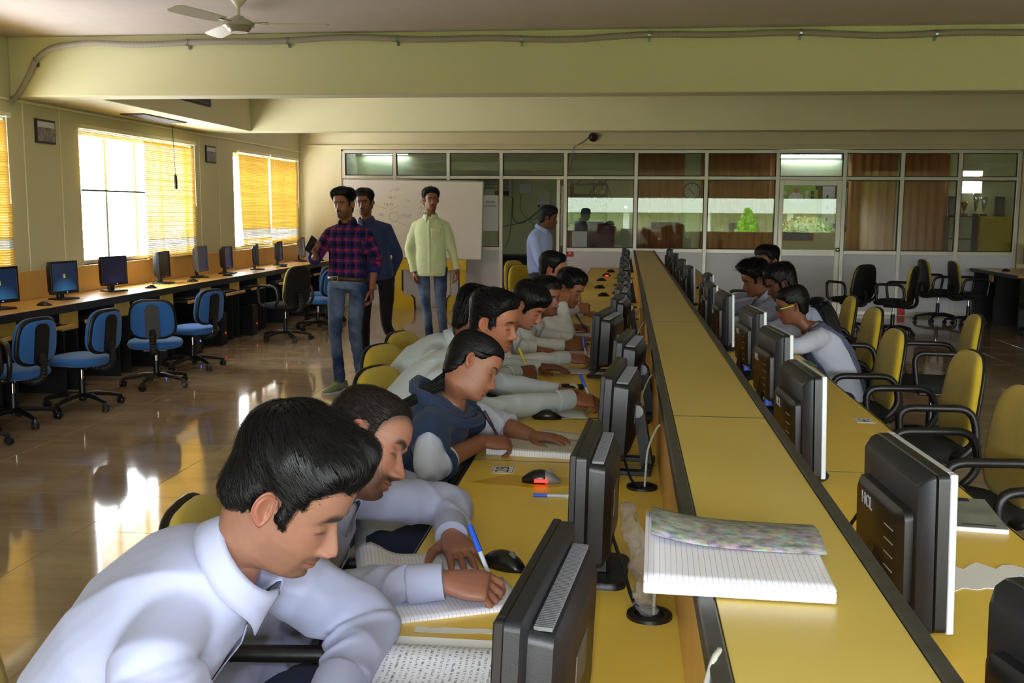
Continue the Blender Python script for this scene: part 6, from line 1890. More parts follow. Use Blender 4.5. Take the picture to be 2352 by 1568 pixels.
if want('dblue'):
    PEOPLE['dblue'] = person('standing man in a dark blue shirt partly behind the checked shirt man',
        dict(c=(-2.394, 9.2, 1.61), yaw=-PI2 - .03, pitch=.02, roll=.04, s=.92),
        dict(neck=(-2.385, 9.24, 1.45), pelvis=(-2.31, 9.26, .95), lat=(1, .05, 0), bow=.0, sw=.168, hem=-.1, lift=-.03),
        {'R': dict(el=(-2.63, 9.3, 1.13), wr=(-2.6, 9.2, .92), d=(0, -.1, -1), pn=(1, 0, 0), pose='relax'), 'L': dict(el=(-2.125, 9.36, 1.13), wr=(-2.21, 9.44, .92), d=(-.3, 0, -1), pn=(-1, 0, 0), pose='relax', bag=1.1)},
        tone=(128, 80, 54), shirt='shirt_navy', trousers='trousers_black',
        legs=dict(R=((-2.40, 9.18, .50), (-2.38, 9.1, .09), (0, -1, 0)), L=((-2.22, 9.30, .48), (-2.12, 9.62, .12), (.1, -1, 0)), v=.01, r=(.082, .070, .052, .048, .045)),
        res=(90, 72), vs_=.009, vb=.0055, seed=64, shoes='shoe_black', hp=dict(HB, top=.028, n=2600), face=dict(stubble=.35, mustache=.5, eyes='open'))
if want('green'):
    PEOPLE['green'] = person('standing man in a pale green shirt and jeans in front of the whiteboard',
        dict(c=(-2.044, 10.6, 1.65), yaw=-PI2 + .40, pitch=-.08, s=.93),
        dict(neck=(-2.055, 10.64, 1.485), pelvis=(-2.05, 10.64, .97), lat=(1, .02, 0), bow=.0, sw=.160, hem=-.22, scale=.98, lift=-.035),
        {'R': dict(el=(-2.29, 10.64, 1.14), wr=(-2.225, 10.58, .90), d=(.12, -.1, -1), pn=(1, 0, 0), pose='relax'), 'L': dict(el=(-1.835, 10.66, 1.15), wr=(-1.765, 10.60, .93), d=(.08, -.1, -1), pn=(-1, 0, 0), pose='relax')},
        tone=(138, 90, 62), shirt='shirt_green', trousers='denim',
        legs=dict(R=((-2.10, 10.6, .52), (-2.05, 10.62, .09), (-.1, -1, 0)), L=((-1.94, 10.60, .52), (-1.9, 10.66, .09), (.3, -1, 0)), v=.01, r=(.080, .070, .052, .047, .045), fold=.006),
        res=(100, 80), vs_=.008, vb=.005, seed=68, shoes='shoe_black', hp=dict(HB, top=.028, side=.008, n=2600, lift=.010, sweep=(.5, 0, .3)), face=dict(stubble=.35, mustache=.5, eyes='open', gaze=.003), collar=.3)
if want('lblue'):
    PEOPLE['lblue'] = person('standing man in a light blue shirt seen from the side before the open doorway',
        dict(c=(-.829, 10.9, 1.475), yaw=-.05, pitch=.20, s=.93),
        dict(neck=(-.905, 10.92, 1.36), pelvis=(-.905, 10.95, .90), lat=(.25, 1, 0), bow=.02, sw=.175, hem=.0, lift=-.02, scale=1.05),
        {'R': dict(el=(-.90, 10.68, 1.02), wr=(-.74, 10.72, .86), d=(.6, .1, -.8), pn=(0, 1, 0), pose='relax'), 'L': dict(el=(-.88, 11.16, 1.02), wr=(-.7, 11.1, .88), d=(.7, 0, -.7), pn=(0, -1, 0), pose='relax')},
        tone=(112, 70, 50), shirt='shirt_sky', trousers='trousers_grey',
        legs=dict(R=((-.88, 10.86, .46), (-.92, 10.86, .09)), L=((-.88, 11.05, .46), (-.92, 11.05, .09)), v=.011),
        res=(90, 72), vs_=.009, vb=.0055, seed=72, shoes='shoe_black', hp=dict(HB, top=.024, side=.008, n=2600), face=dict(stubble=.4, mustache=.6))

# ------------------------------------------------------------------ clothing overlays and accessories
def overlay(info, name, m_, cond, off=.008, fold=.004, seed=1, freq=30):
    V, F, N = info['V'], info['F'], info['N']
    mask = cond(V + np.array(info['root']))
    F = np.asarray(F); keep = mask[F].all(1)
    F2 = F[keep]; used = np.unique(F2); mp = -np.ones(len(V), int); mp[used] = np.arange(len(used))
    W0 = V[used].copy(); F3 = mp[F2]
    E_ = np.sort(np.concatenate([F3[:, [0, 1]], F3[:, [1, 2]], F3[:, [2, 3]], F3[:, [3, 0]]]), 1); U, cn = np.unique(E_, axis=0, return_counts=True); bd = U[cn == 1]
    for _ in range(12):      # even out the cut edge
        acc = np.zeros_like(W0); ct = np.zeros(len(W0)); np.add.at(acc, bd[:, 0], W0[bd[:, 1]]); np.add.at(acc, bd[:, 1], W0[bd[:, 0]]); np.add.at(ct, bd.ravel(), 1)
        on = ct > 0; W0[on] = .5 * W0[on] + .5 * acc[on] / ct[on][:, None]
    W = W0 + N[used] * (off + np.maximum(folds(V[used], seed, fold, freq, 5), -off * .6))[:, None]
    o = link(name, to_mesh(name, W, mp[F2], MT[m_]), info['body'])
    md = o.modifiers.new('t', 'SOLIDIFY'); md.thickness = .004; md.offset = 0
    return o
def spine_coords(info, P0, Nk, lat):
    P0 = np.array(P0); ax = np.array(Nk) - P0; L = np.linalg.norm(ax); ax = ax / L; l = np.array(lat)
    return lambda W: ((W - P0) @ ax / L, (W - P0) @ l)
def ring(body, root, c, d, r, w, m_, name):
    m = MB(); m.M = Matrix.Translation(-Vector(root)); d = Vector(d).normalized(); c = Vector(c)
    m.tube([c - d * w, c - d * w, c + d * w, c + d * w], [r * .96, r * 1.06, r * 1.06, r * .96], 20, False)
    return m.build(name, MT[m_], body, smooth=True)
def loft_hair(body, root, pts, rad, name, m_='hair_black', n=140, seed=1, spread=1.0):
    """bundle of strands along a path"""
    rs = np.random.RandomState(seed); m = MB(); m.M = Matrix.Translation(-Vector(root))
    P = spline(pts, 6); k = len(pts); R = [float(np.interp(i / 6, range(k), rad)) for i in range(len(P))]
    m.tube(P, [r * .85 for r in R], 12)
    for _ in range(n):
        a = rs.uniform(0, 2 * PI); tw = rs.uniform(-.6, .6); q = rs.uniform(.8, 1.12) * spread
        s0 = rs.randint(0, max(1, len(P) // 3)); e0 = len(P) - rs.randint(0, 4)
        pp = []
        for i in range(s0, e0):
            t = (P[min(i + 1, len(P) - 1)] - P[max(i - 1, 0)]).normalized(); u = t.orthogonal().normalized(); v = t.cross(u)
            an = a + tw * i / 6
            pp.append(P[i] + (u * math.cos(an) + v * math.sin(an)) * R[i] * q)
        if len(pp) > 2: m.tube(pp, [.0016] * (len(pp) - 1) + [.0004], 3)
    return m.build(name, MT[m_], body, smooth='all')
mat('thread_red', (200, 50, 36), .6); mat('thread_orange', (240, 130, 30), .6); mat('thread_yellow', (236, 200, 40), .6); mat('leather', (54, 36, 26), .5); mat('lime', (170, 220, 40), .4); mat('phone_black', (26, 27, 30), .2)

if 'g1' in PEOPLE:
    I = PEOPLE['g1']; sc_ = spine_coords(I, (-.76, 3.22, .50), (-.55, 3.21, .925), (0, 1, 0))
    def cnd(W):
        t, u = sc_(W); return (t > .30 + .25 * sstep(-u, .05, .15)) & (t < 1.04) & (np.abs(u) < .215) & ~((W[:, 0] > -.50) & (np.abs(u) > .15))
    overlay(I, 'scarf', 'scarf_navy', cnd, .012, .007, 5, 34)
    B, r0 = I['body'], I['root']
    m = MB(); m.M = Matrix.Translation(-r0)
    for k in range(3):          # scarf folds draped round the neck
        a0 = Vector((-.60, 3.21, .945 - .016 * k)); pts = []
        for i in range(15):
            a = 2 * PI * i / 14; pts.append(a0 + Vector((math.cos(a) * (.078 + .012 * k) + .02 * k, math.sin(a) * (.092 + .014 * k), -.045 * math.cos(a) + .01 * math.sin(3 * a + k))))
        m.tube(pts, .017, 8, False)
    m.build('scarf_fold', MT['scarf_navy'], B, smooth='all')
    loft_hair(B, r0, [(-.555, 3.19, 1.02), (-.60, 3.165, .99), (-.655, 3.13, .955), (-.715, 3.10, .92), (-.77, 3.10, .84), (-.80, 3.11, .72)], [.020, .018, .014, .012, .011, .006], 'braid', n=120, seed=3)
    ring(B, r0, (-.70, 3.105, .93), (-.8, -.3, -.5), .017, .006, 'cab_black', 'hair_band')
if 'rg' in PEOPLE:
    I = PEOPLE['rg']; sc_ = spine_coords(I, (1.30, 6.1, .50), (1.08, 6.1, .875), (0, 1, 0))
    def cnd(W):
        t, u = sc_(W); return (t > -.12) & (t < 1.0) & (np.abs(u) < .120) & (W[:, 0] > 1.07 + .0 * t)
    overlay(I, 'waistcoat', 'vest_slate', cnd, .007, .003, 6)
    B, r0 = I['body'], I['root']
    loft_hair(B, r0, [(1.085, 6.10, 1.03), (1.14, 6.08, 1.02), (1.19, 6.06, .95), (1.23, 6.04, .84), (1.25, 6.03, .74)], [.022, .034, .036, .028, .008], 'ponytail', n=220, seed=4, spread=1.1)
    ring(B, r0, (1.10, 6.095, 1.03), (1, -.2, -.3), .024, .012, 'cab_black', 'hair_band')
    def HL(*q): return [tuple(v) for v in (np.array(q) @ I['Rm'].T + I['hc'])]
    for s_ in (-1, 1):
        m = MB(); pts = HL((.0, s_ * .077, .012), (.04, s_ * .077, .010), (.085, s_ * .066, .008)); m.tube(pts, .0035, 6); m.build('glasses_temple', MT['lime'], B)
        m = MB(); q = [(.098 + .0 * math.cos(a), s_ * .034 + .024 * math.cos(a), .004 + .017 * math.sin(a)) for a in [2 * PI * k / 18 for k in range(19)]]; m.tube(HL(*q), .0022, 5, False); m.build('glasses_rim', MT['cab_black'], B)
if 'm5' in PEOPLE:
    I = PEOPLE['m5']; sh, el, wr = I['joints']['R']; d = wr - el
    for k, m_ in ((0, 'thread_orange'), (1, 'thread_red'), (2, 'thread_yellow')): ring(I['body'], I['root'], wr + d.normalized() * (.006 + .006 * k), d, .031, .003, m_, 'wrist_thread')
if 'm4' in PEOPLE:
    I = PEOPLE['m4']; sh, el, wr = I['joints']['R']; ring(I['body'], I['root'], wr + (wr - el).normalized() * .008, wr - el, .032, .005, 'thread_red', 'wrist_thread')
if 'r3' in PEOPLE:
    I = PEOPLE['r3']; m = MB(); m.M = Matrix.Translation(-I['root'])
    m.tube([(.955, 7.60, .91), (.915, 7.60, .84), (.93, 7.60, .76), (.96, 7.6, .66)], [.014, .022, .026, .03], 8, True, [(1, .3)] * 4); m.build('tie', MT['scarf_navy'], I['body'], smooth=True)
if 'plaid' in PEOPLE:
    I = PEOPLE['plaid']; B, r0 = I['body'], I['root']; fr_ = I['frame']
    c, tg, l, f_ = fr_(.0)
    pts = [c + l * (math.cos(2 * PI * k / 32) * .176) + f_ * (math.sin(2 * PI * k / 32) * .130) + Vector((0, 0, .012)) for k in range(33)]
    m = MB(); m.M = Matrix.Translation(-r0)
    rr_ = [[tuple(p + (p - c).normalized() * .0 + Vector((0, 0, h))) for p in pts[:-1]] for h in (-.019, .019)]
    m.rings(rr_, False); bl = m.build('belt', MT['leather'], B, smooth='all'); bl.modifiers.new('t', 'SOLIDIFY').thickness = .006
    m = MB(); q = c + f_ * .138 + Vector((-.045, 0, .012)); m.M = Matrix.Translation(q - r0) @ Matrix.Rotation(.18 * -1, 4, 'Z')
    for a in ((-.028, -.021, -.024, .024), (.021, .028, -.024, .024), (-.021, .021, -.024, -.017), (-.021, .021, .017, .024)): m.box2((a[0], -.008, a[2]), (a[1], .004, a[3]), .001)
    m.build('buckle', MT['chrome'], bl)
    sh, el, wr = I['joints']['L']; d = wr - el
    wt = ring(B, r0, wr - d.normalized() * .012, d, .030, .009, 'leather', 'wristwatch')
    m = MB(); m.M = Matrix.Translation(wr - d.normalized() * .012 + Vector((.030, -.012, 0)) - r0) @ Matrix.Rotation(1.2, 4, 'Z') @ Matrix.Rotation(PI2, 4, 'X'); m.lathe([(.0, -.004), (.018, -.004), (.018, .005), (.0, .006)], 18); m.build('watch_case', MT['steel'], wt, smooth=True)
    ph = empty('mobile_phone', (-2.572, 8.125, 1.255), 0, 'black mobile phone held up by the man in the checked shirt', 'phone')
    m = MB(); m.M = Matrix.Rotation(.35, 4, 'Y') @ Matrix.Rotation(-.5, 4, 'X') @ Matrix.Rotation(.9, 4, 'Z'); m.box2((-.035, -.005, -.06), (.035, .005, .08), .004); m.build('case', MT['phone_black'], ph)
    m = MB(); m.M = Matrix.Rotation(.35, 4, 'Y') @ Matrix.Rotation(-.5, 4, 'X') @ Matrix.Rotation(.9, 4, 'Z'); m.box2((-.031, .005, -.05), (.031, .0056, .07)); m.build('screen', MT['screen_off'], ph)
def front_line(info, ts, lateral=0.0, off=.004):
    V, F = info['V'], info['F']; b = BVHTree.FromPolygons([tuple(v) for v in V], [tuple(int(i) for i in f) for f in F]); out = []
    for t in ts:
        c, tg, l, f_ = info['frame'](t); o_ = c - info['root'] + f_ * .5 + l * lateral
        h = b.ray_cast(o_, -f_)
        if h[0] is not None: out.append((h[0] + f_ * off, h[1], l))
    return out
def placket(info, m_, t0=-.15, t1=.93, n=22, buttons=6, bm='plastic_white'):
    pts = front_line(info, [t0 + (t1 - t0) * i / n for i in range(n + 1)], 0, .0025)
    vs = []; fs = []
    for p, nr, l in pts: vs += [tuple(p - l * .016), tuple(p - l * .015 + nr * .002), tuple(p + l * .015 + nr * .002), tuple(p + l * .016)]
    for i in range(len(pts) - 1):
        for j in range(3): fs.append((4 * i + j, 4 * i + j + 1, 4 * i + j + 5, 4 * i + j + 4))
    m = MB(); m.add(vs, fs); pk = m.build('placket', MT[m_], info['body'], smooth='all')
    for p, nr, l in front_line(info, [t0 + (t1 - t0) * (i + .5) / buttons for i in range(buttons)], 0, .005):
        m = MB(); m.M = Matrix.Translation(p) @ nr.to_track_quat('Z', 'Y').to_matrix().to_4x4(); m.lathe([(.0, 0), (.0058, 0), (.0058, .002), (.0, .0025)], 10); m.build('button', MT[bm], pk)
for nm, m_ in (('green', 'shirt_green'), ('m1', 'shirt_white'), ('dblue', 'shirt_navy')):
    if nm in PEOPLE: placket(PEOPLE[nm], m_)
# pens in writing hands: placed from the grip point of each hand
def hand_pen(nm, k, label, bm, cm, lean):
    if nm not in PEOPLE or k not in PEOPLE[nm]['grips']: return
    g = PEOPLE[nm]['grips'][k][0]; d = Vector(lean).normalized()
    tip = g - d * ((g.z - .757) / max(d.z, .2)); pen(tip, d, label, bm, cm)
hand_pen('m2', 'R', 'blue capped pen in the hand of the cropped haired man', 'pen_clear', 'pen_blue', (-.42, .30, .85))
hand_pen('g1', 'R', 'dark pen in the hand of the scarf girl', 'pen_dark', 'pen_dark', (-.45, -.1, .85))
hand_pen('m3', 'R', 'blue pen in the hand of the moustached man', 'pen_clear', 'pen_blue', (-.4, .2, .85))
hand_pen('m4', 'R', 'yellow pen held beside the moustached man', 'pen_yellow', 'pen_yellow', (-.35, .0, .85))
hand_pen('m5', 'R', 'blue pen in the hand of the smiling man', 'pen_clear', 'pen_blue', (-.1, .2, .9))
hand_pen('m7', 'L', 'pencil held by the man resting his head', 'pen_dark', 'pen_dark', (-.5, .0, .8))
hand_pen('r3', 'L', 'blue and white pen held by the curly haired man', 'plastic_white', 'pen_blue', (-.1, .1, .9))

# shoulder seams, yoke and chest pocket on the two nearest shirts
def shirt_bvh(info): return BVHTree.FromPolygons([tuple(v) for v in info['V']], [tuple(int(i) for i in f) for f in info['F']])
def pocket(info, m_, lateral, t0, t1, w=.055):
    b = shirt_bvh(info); vs = []; n = 8
    for j in range(n + 1):
        t = t0 + (t1 - t0) * j / n; c, tg, l, f_ = info['frame'](t)
        for i in range(n + 1):
            o_ = c - info['root'] + f_ * .5 + l * (lateral + w * (2 * i / n - 1)); h = b.ray_cast(o_, -f_)
            vs.append(tuple((h[0] if h[0] is not None else o_ - f_ * .4) + f_ * .004))
    fs = [(j * (n + 1) + i, j * (n + 1) + i + 1, (j + 1) * (n + 1) + i + 1, (j + 1) * (n + 1) + i) for j in range(n) for i in range(n)]
    m = MB(); m.add(vs, fs); o = m.build('chest_pocket', MT[m_], info['body'], smooth='all'); o.modifiers.new('t', 'SOLIDIFY').thickness = .003
for nm in ('m1', 'm2', 'm3'):
    if nm in PEOPLE:
        I = PEOPLE[nm]; m_ = 'shirt_pale' if nm == 'm3' else 'shirt_white'
        if nm != 'm3': pocket(I, m_, .075, .52, .70)
if 'green' in PEOPLE: pocket(PEOPLE['green'], 'shirt_green', .075, .56, .76)

# ------------------------------------------------------------------ notebooks, papers, mice and other small things
def ruled(name, line=(120, 120, 200), base=(226, 226, 238), per=.008, axis=0, w=.06, dens=0.0, ink=(110, 112, 132)):
    m, nt, b = newmat(name)
    tc = nt.nodes.new('ShaderNodeTexCoord'); sp_ = nt.nodes.new('ShaderNodeSeparateXYZ'); nt.links.new(tc.outputs['Object'], sp_.inputs[0])
    def M_(op, x, y=None):
        n = nt.nodes.new('ShaderNodeMath'); n.operation = op
        for i, v in enumerate((x, y)):
            if v is None: continue
            if isinstance(v, (int, float)): n.inputs[i].default_value = v
            else: nt.links.new(v, n.inputs[i])
        return n.outputs[0]
    f = M_('FRACT', M_('DIVIDE', M_('ADD', sp_.outputs[axis], 5.0), per))
    ln = M_('LESS_THAN', f, w)
    mx = nt.nodes.new('ShaderNodeMix'); mx.data_type = 'RGBA'; mx.inputs[6].default_value = (*lin(base), 1); mx.inputs[7].default_value = (*lin(line), 1)
    fac = ln
    if dens > 0:      # handwriting or print between the lines
        nz = nt.nodes.new('ShaderNodeTexNoise'); nz.inputs['Scale'].default_value = 1.0; nz.inputs['Detail'].default_value = 2
        mp = nt.nodes.new('ShaderNodeMapping'); mp.inputs['Scale'].default_value = (110, 330, 1) if axis == 0 else (330, 110, 1)
        nt.links.new(tc.outputs['Object'], mp.inputs[0]); nt.links.new(mp.outputs[0], nz.inputs[0])
        ink_f = M_('MULTIPLY', M_('GREATER_THAN', nz.outputs['Fac'], 1 - dens), M_('MULTIPLY', M_('GREATER_THAN', f, .35), M_('LESS_THAN', f, .8)))
        m2 = nt.nodes.new('ShaderNodeMix'); m2.data_type = 'RGBA'; nt.links.new(M_('MULTIPLY', ink_f, .85), m2.inputs[0]); nt.links.new(mx.outputs[2], m2.inputs[6]); m2.inputs[7].default_value = (*lin(ink), 1)
    nt.links.new(fac, mx.inputs[0]); nt.links.new((m2 if dens > 0 else mx).outputs[2], b.inputs['Base Color']); b.inputs['Roughness'].default_value = .75
    return m
ruled('ruled_x', per=.0085, axis=0); ruled('ruled_y', per=.0085, axis=1)
ruled('printed', line=(226, 228, 236), base=(226, 228, 236), per=.011, axis=0, dens=.47); ruled('written', line=(200, 196, 186), base=(200, 196, 186), per=.013, axis=1, dens=.47)
ruled('paper_text', line=(228, 228, 234), base=(228, 228, 234), per=.009, axis=1, dens=.46)
ruled('edge_lines', per=.0085, axis=0, base=(240, 240, 248))
mat('page_edge', (206, 206, 226), .7); 
cpm, nt, b = newmat('cover_photo')
tc = nt.nodes.new('ShaderNodeTexCoord'); mp = nt.nodes.new('ShaderNodeMapping'); mp.inputs['Scale'].default_value = (45, 80, 1)
n1 = nt.nodes.new('ShaderNodeTexNoise'); n1.inputs['Scale'].default_value = 1.0; n1.inputs['Detail'].default_value = 4
hs = nt.nodes.new('ShaderNodeHueSaturation'); hs.inputs['Saturation'].default_value = .42; hs.inputs['Value'].default_value = .5
ct = nt.nodes.new('ShaderNodeBrightContrast'); ct.inputs['Contrast'].default_value = 1.1; ct.inputs['Bright'].default_value = -.12
nt.links.new(tc.outputs['Object'], mp.inputs[0]); nt.links.new(mp.outputs[0], n1.inputs[0]); nt.links.new(n1.outputs['Color'], ct.inputs[0]); nt.links.new(ct.outputs[0], hs.inputs['Color']); nt.links.new(hs.outputs[0], b.inputs['Base Color'])
b.inputs['Roughness'].default_value = .5

def curved_sheet(w, h, f, n=14, t=.0):
    """grid w (x) by h (y), height f(u, v)"""
    m = MB(); vs = []; fs = []; k = 8
    for j in range(k + 1):
        for i in range(n + 1): u, v = i / n, j / k; vs.append((w * (u - .5), h * (v - .5), f(u, v)))
    for j in range(k):
        for i in range(n): fs.append((j * (n + 1) + i, j * (n + 1) + i + 1, (j + 1) * (n + 1) + i + 1, (j + 1) * (n + 1) + i))
    m.add(vs, fs); return m
def sheet(name, x, y, z, w, h, rz, m_, label, f=None, cat='paper', group=None):
    f = f or (lambda u, v: .0012 + .003 * (u - .5) ** 2 + .002 * math.sin(3 * v + 2 * u))
    o = curved_sheet(w, h, f).build(name, MT[m_], None, smooth='all', loc=(x, y, z), rz=rz, label=label, cat=cat, group=group)
    o.modifiers.new('t', 'SOLIDIFY').thickness = .0004
    return o
def notebook(x, y, z, w, h, rz, label, top='ruled_x', thick=.010, curl=None, left=None):
    e = empty('notebook', (x, y, z), rz, label, 'notebook')
    MB().box2((-w / 2, -h / 2, 0), (w / 2, h / 2, thick - .001), .001).build('page_block', MT['edge_lines'], e)
    o = curved_sheet(w, h, curl or (lambda u, v: thick + .0008)).build('page', MT[top], e, smooth='all'); o.modifiers.new('t', 'SOLIDIFY').thickness = .0006
    if left: left(e)
    return e
# nearest student's open book
def bookcurl(u, v): return .004 + .028 * math.exp(-((u - .02) / .30) ** 2) * (1 - math.exp(-(u / .05) ** 2) * .7)
e = empty('open_book', (-.315, 1.60, .75), 0, 'open printed book lying before the nearest student', 'book')
MB().box2((-.10, -.13, 0), (.12, .13, .006), .001).build('page_block', MT['page_edge'], e)
o = curved_sheet(.22, .27, lambda u, v: .0065 + .020 * sum([math.sin(PI * min(1, max(0, v))) ** .5]) * .0 + .018 * math.exp(-((v - .86) / .16) ** 2)).build('page', MT['printed'], e, smooth='all'); o.location = (.01, 0, 0)
o = curved_sheet(.20, .05, lambda u, v: .010 + .006 * v).build('turned_page', MT['paper'], e, smooth='all'); o.location = (.01, .14, 0)
# cropped haired man's notebook: two pages, the far one arched
notebook(-.335, 1.985, .75, .26, .17, .42, 'ruled notebook under the hands of the cropped haired man', 'ruled_x', .007)
sheet('notebook_page', -.46, 2.17, .752, .26, .15, .30, 'ruled_x', 'arched ruled page at the spine of the cropped haired man\'s notebook', lambda u, v: .004 + .035 * math.exp(-((u - .12) / .16) ** 2) * (.4 + .6 * v), 'notebook')
# torn strips
def torn(x, y, w, h, rz, label, seed):
    rr = random.Random(seed); n = 12
    top_ = [(w * (i / n - .5), h / 2 + rr.uniform(-.3, .3) * h * .6) for i in range(n + 1)]; bot = [(w * (i / n - .5), -h / 2 + rr.uniform(-.1, .1) * h) for i in range(n, -1, -1)]
    m = MB(); m.prism(top_ + bot, .0006, .0016); e = m.build('torn_paper', MT['paper'], None, loc=(x, y, .75), rz=rz, label=label, cat='paper', group='torn paper scraps'); return e
torn(-.305, 1.835, .165, .022, .06, 'torn white strip in front of the ruled notebook', 2)
o = torn(-.20, 1.90, .05, .04, .4, 'small torn scrap between notebook and nearest monitor', 5)
# scarf girl's notebook with a folded letter and loose sheets
notebook(-.285, 3.335, .75, .30, .20, -.12, 'thick spiral notebook below the scarf girl\'s hand', 'written', .020)
sheet('loose_sheet', -.20, 3.53, .7515, .24, .17, -.35, 'paper_text', 'printed sheet lying behind the scarf girl\'s notebook')
sheet('loose_sheet', -.25, 3.95, .7515, .22, .20, .1, 'paper', 'white sheet under the moustached man\'s hands')
sheet('loose_sheet', -.2, 5.05, .7515, .24, .20, -.1, 'paper_text', 'sheet under the smiling man\'s writing hand')
sheet('loose_sheet', -.34, 4.55, .7515, .26, .18, .05, 'paper', 'white sheet beside the black and white pouch')
notebook(-.28, 5.62, .75, .26, .19, .05, 'notebook with a clear cover before the man glancing up', 'written', .014)
notebook(-.26, 6.55, .75, .26, .20, .0, 'notebook before the man resting his head', 'ruled_x', .01)
sheet('loose_sheet', -.24, 7.2, .7515, .22, .2, .1, 'paper_text', 'sheet before the farthest left writer')
# raised shelf notebook with photographic cover folded back
e = empty('notebook', (.185, 1.565, 1.0), -.03, 'ruled notebook with a colourful cover folded back on the raised shelf', 'notebook')
MB().box2((-.145, -.15, 0.003), (.125, .13, .020), .002).build('page_block', MT['edge_lines'], e)
o = curved_sheet(.27, .28, lambda u, v: .0215 + .022 * (1 - u) ** 6 * v).build('page', MT['ruled_x'], e, smooth='all'); o.location = (-.01, -.01, 0); o.modifiers.new('t', 'SOLIDIFY').thickness = .0006
o = curved_sheet(.27, .15, lambda u, v: .026 + .020 * (1 - u) ** 4 + .010 * math.sin(PI * v)).build('folded_cover', MT['cover_photo'], e, smooth='all'); o.location = (.0, .075, 0); o.modifiers.new('t', 'SOLIDIFY').thickness = .002
# mice
mat('mouse_black', (20, 20, 22), .25); mat('mouse_silver', (150, 152, 158), .3, .4)
def mouse_shape(L, W, H, x0=0, x1=1):
    rings = []
    for i in range(11):
        t = x0 + (x1 - x0) * i / 10; s_ = math.sin(PI * min(max(t, .03), .97)) ** .45; hh = H * s_ * (1 - .35 * (t - .35) ** 2 * 2)
        r = []
        for k in range(16):
            a = 2 * PI * k / 16; ca, sa = math.cos(a), math.sin(a)
            r.append((L * (t - .5), W / 2 * s_ * (1 - .12 * math.sin(PI * t)) * math.copysign(abs(ca) ** .8, ca), (hh * max(sa, 0) ** .7) if sa > 0 else .0))
        rings.append(r)
    return rings
def mouse(x, y, z, rz, label, silver=False, glow=False, tail=None, group='computer mice'):
    e = empty('computer_mouse', (x, y, z), rz, label, 'mouse', group)
    MB().rings(mouse_shape(.115, .066, .038, 0, .62 if silver else 1)).build('shell', MT['mouse_black'], e, smooth='all')
    if silver: MB().rings(mouse_shape(.115, .0665, .0385, .6, 1)).build('rear_cap', MT['mouse_silver'], e, smooth='all')
    m = MB(); m.lathe([(.004, -.004), (.009, -.003), (.009, .003), (.004, .004)], 12, (.025, 0, .031), 'y'); m.build('wheel', MT['plastic_grey'], e, smooth=True)
    if glow: MB().box2((-.02, -.034, .006), (.02, -.031, .016), .001).build('side_light', MT['led_red'], e)
    if tail:
        m = MB(); m.tube(spline([(.055, 0, .008)] + tail, 6), .0022, 5); m.build('lead', MT['cable_black'], e, smooth='all')
    return e
mouse(-.26, 2.20, .75, -.55, 'squarish black mouse beside the blue capped pen', tail=[(.09, .0, .004), (.14, -.03, .003), (.2, -.02, .003)])
mouse(-.235, 2.93, .7512, .05, 'black mouse with a silver back and red glow on a yellow mat', True, True, tail=None)
mouse(-.29, 3.86, .75, .05, 'black mouse with its lead, between the scarf girl and the frame stand', tail=[(.1, .0, .003), (.18, .01, .003), (.27, 0, .003)])
for (x, y), lab in zip([(-.2, 9.65), (-.26, 10.64), (-.27, 11.78), (-.23, 12.67), (-.19, 13.5)], ('nearest', 'second', 'third', 'fourth', 'farthest')):
    mouse(x, y, .75, .2, '%s of the five mice on the empty far half of the bench' % lab, glow=lab == 'fourth')
for y, lab in ((7.85, 'mouse on the wall counter at the left edge of the picture'), (9.75, 'mouse beside the wide dark screen on the wall counter'), (10.75, 'mouse by the dark red-lit screen on the wall counter'), (11.75, 'mouse by the pale grey monitor on the wall counter'), (13.75, 'mouse under the far window on the wall counter'), (15.5, 'mouse in the far corner of the wall counter')):
    mouse(-4.75, y, .75, .4, lab, group='mice on the wall counter')
mouse(.80, 7.25, .75, PI, 'mouse glowing red before the curly haired man', glow=True); mouse(.78, 9.7, .75, PI, 'black mouse on the right side beyond the writers'); mouse(.8, 10.8, .75, PI, 'second black mouse on the right side beyond the writers')
mouse(5.3, 14.9, .75, PI, 'small mouse on the desk at the right edge', glow=True)
mat('mat_yellow', (206, 166, 30), .3, var=.06, vscale=12)
MB().prism([(-.17, -.03), (-.06, .07), (.14, .06), (.15, -.02), (.05, -.075)], .0, .0008).build('mouse_mat', MT['mat_yellow'], None, loc=(-.28, 2.93, .75), rz=.0, label='worn translucent yellow sheet used as a mouse mat', cat='mouse mat')
# pen on the desk
pen((-.245, 2.775, .7545), (1, .02, 0), 'blue gripped pen lying by the silver backed mouse', 'pen_clear', 'pen_clear', .15)
MB().tube([(0, 0, 0), (.04, .001, 0)], .0052, 8).build('grip', MT['pen_blue'], [q for q in bpy.data.objects if q.get('label', '').startswith('blue gripped pen')][0], smooth=True)
# desk numbers
for x, y, txt, lab, up in ((-.365, 3.06, '28', 'white sticker with the number 28 on the left bench', (-1, 0, 0)), (.935, 4.0, '34', 'white sticker with the number 34 on the right bench', (1, 0, 0)), (.94, 5.1, '33', 'worn number sticker farther along the right bench', (1, 0, 0))):
    ex = Vector(up).cross(Vector((0, 0, 1)))
    o = MB().box2((-.035, -.045, 0), (.035, .045, .0008)).build('number_sticker', MT['paper'], None, loc=(x, y, .75), label=lab, cat='sticker')
    text_mesh(txt, .062, MT['ink'], 'lettering', o, frameM((0, 0, .001), ex, up), .0003)
    m = MB()
    for q in ((-.032, .032, -.042, -.0405), (-.032, .032, .0405, .042), (-.032, -.0305, -.0405, .0405), (.0305, .032, -.0405, .0405)): m.box2((q[0], q[2], .0008), (q[1], q[3], .0012))
    m.build('printed_border', MT['ink'], o)
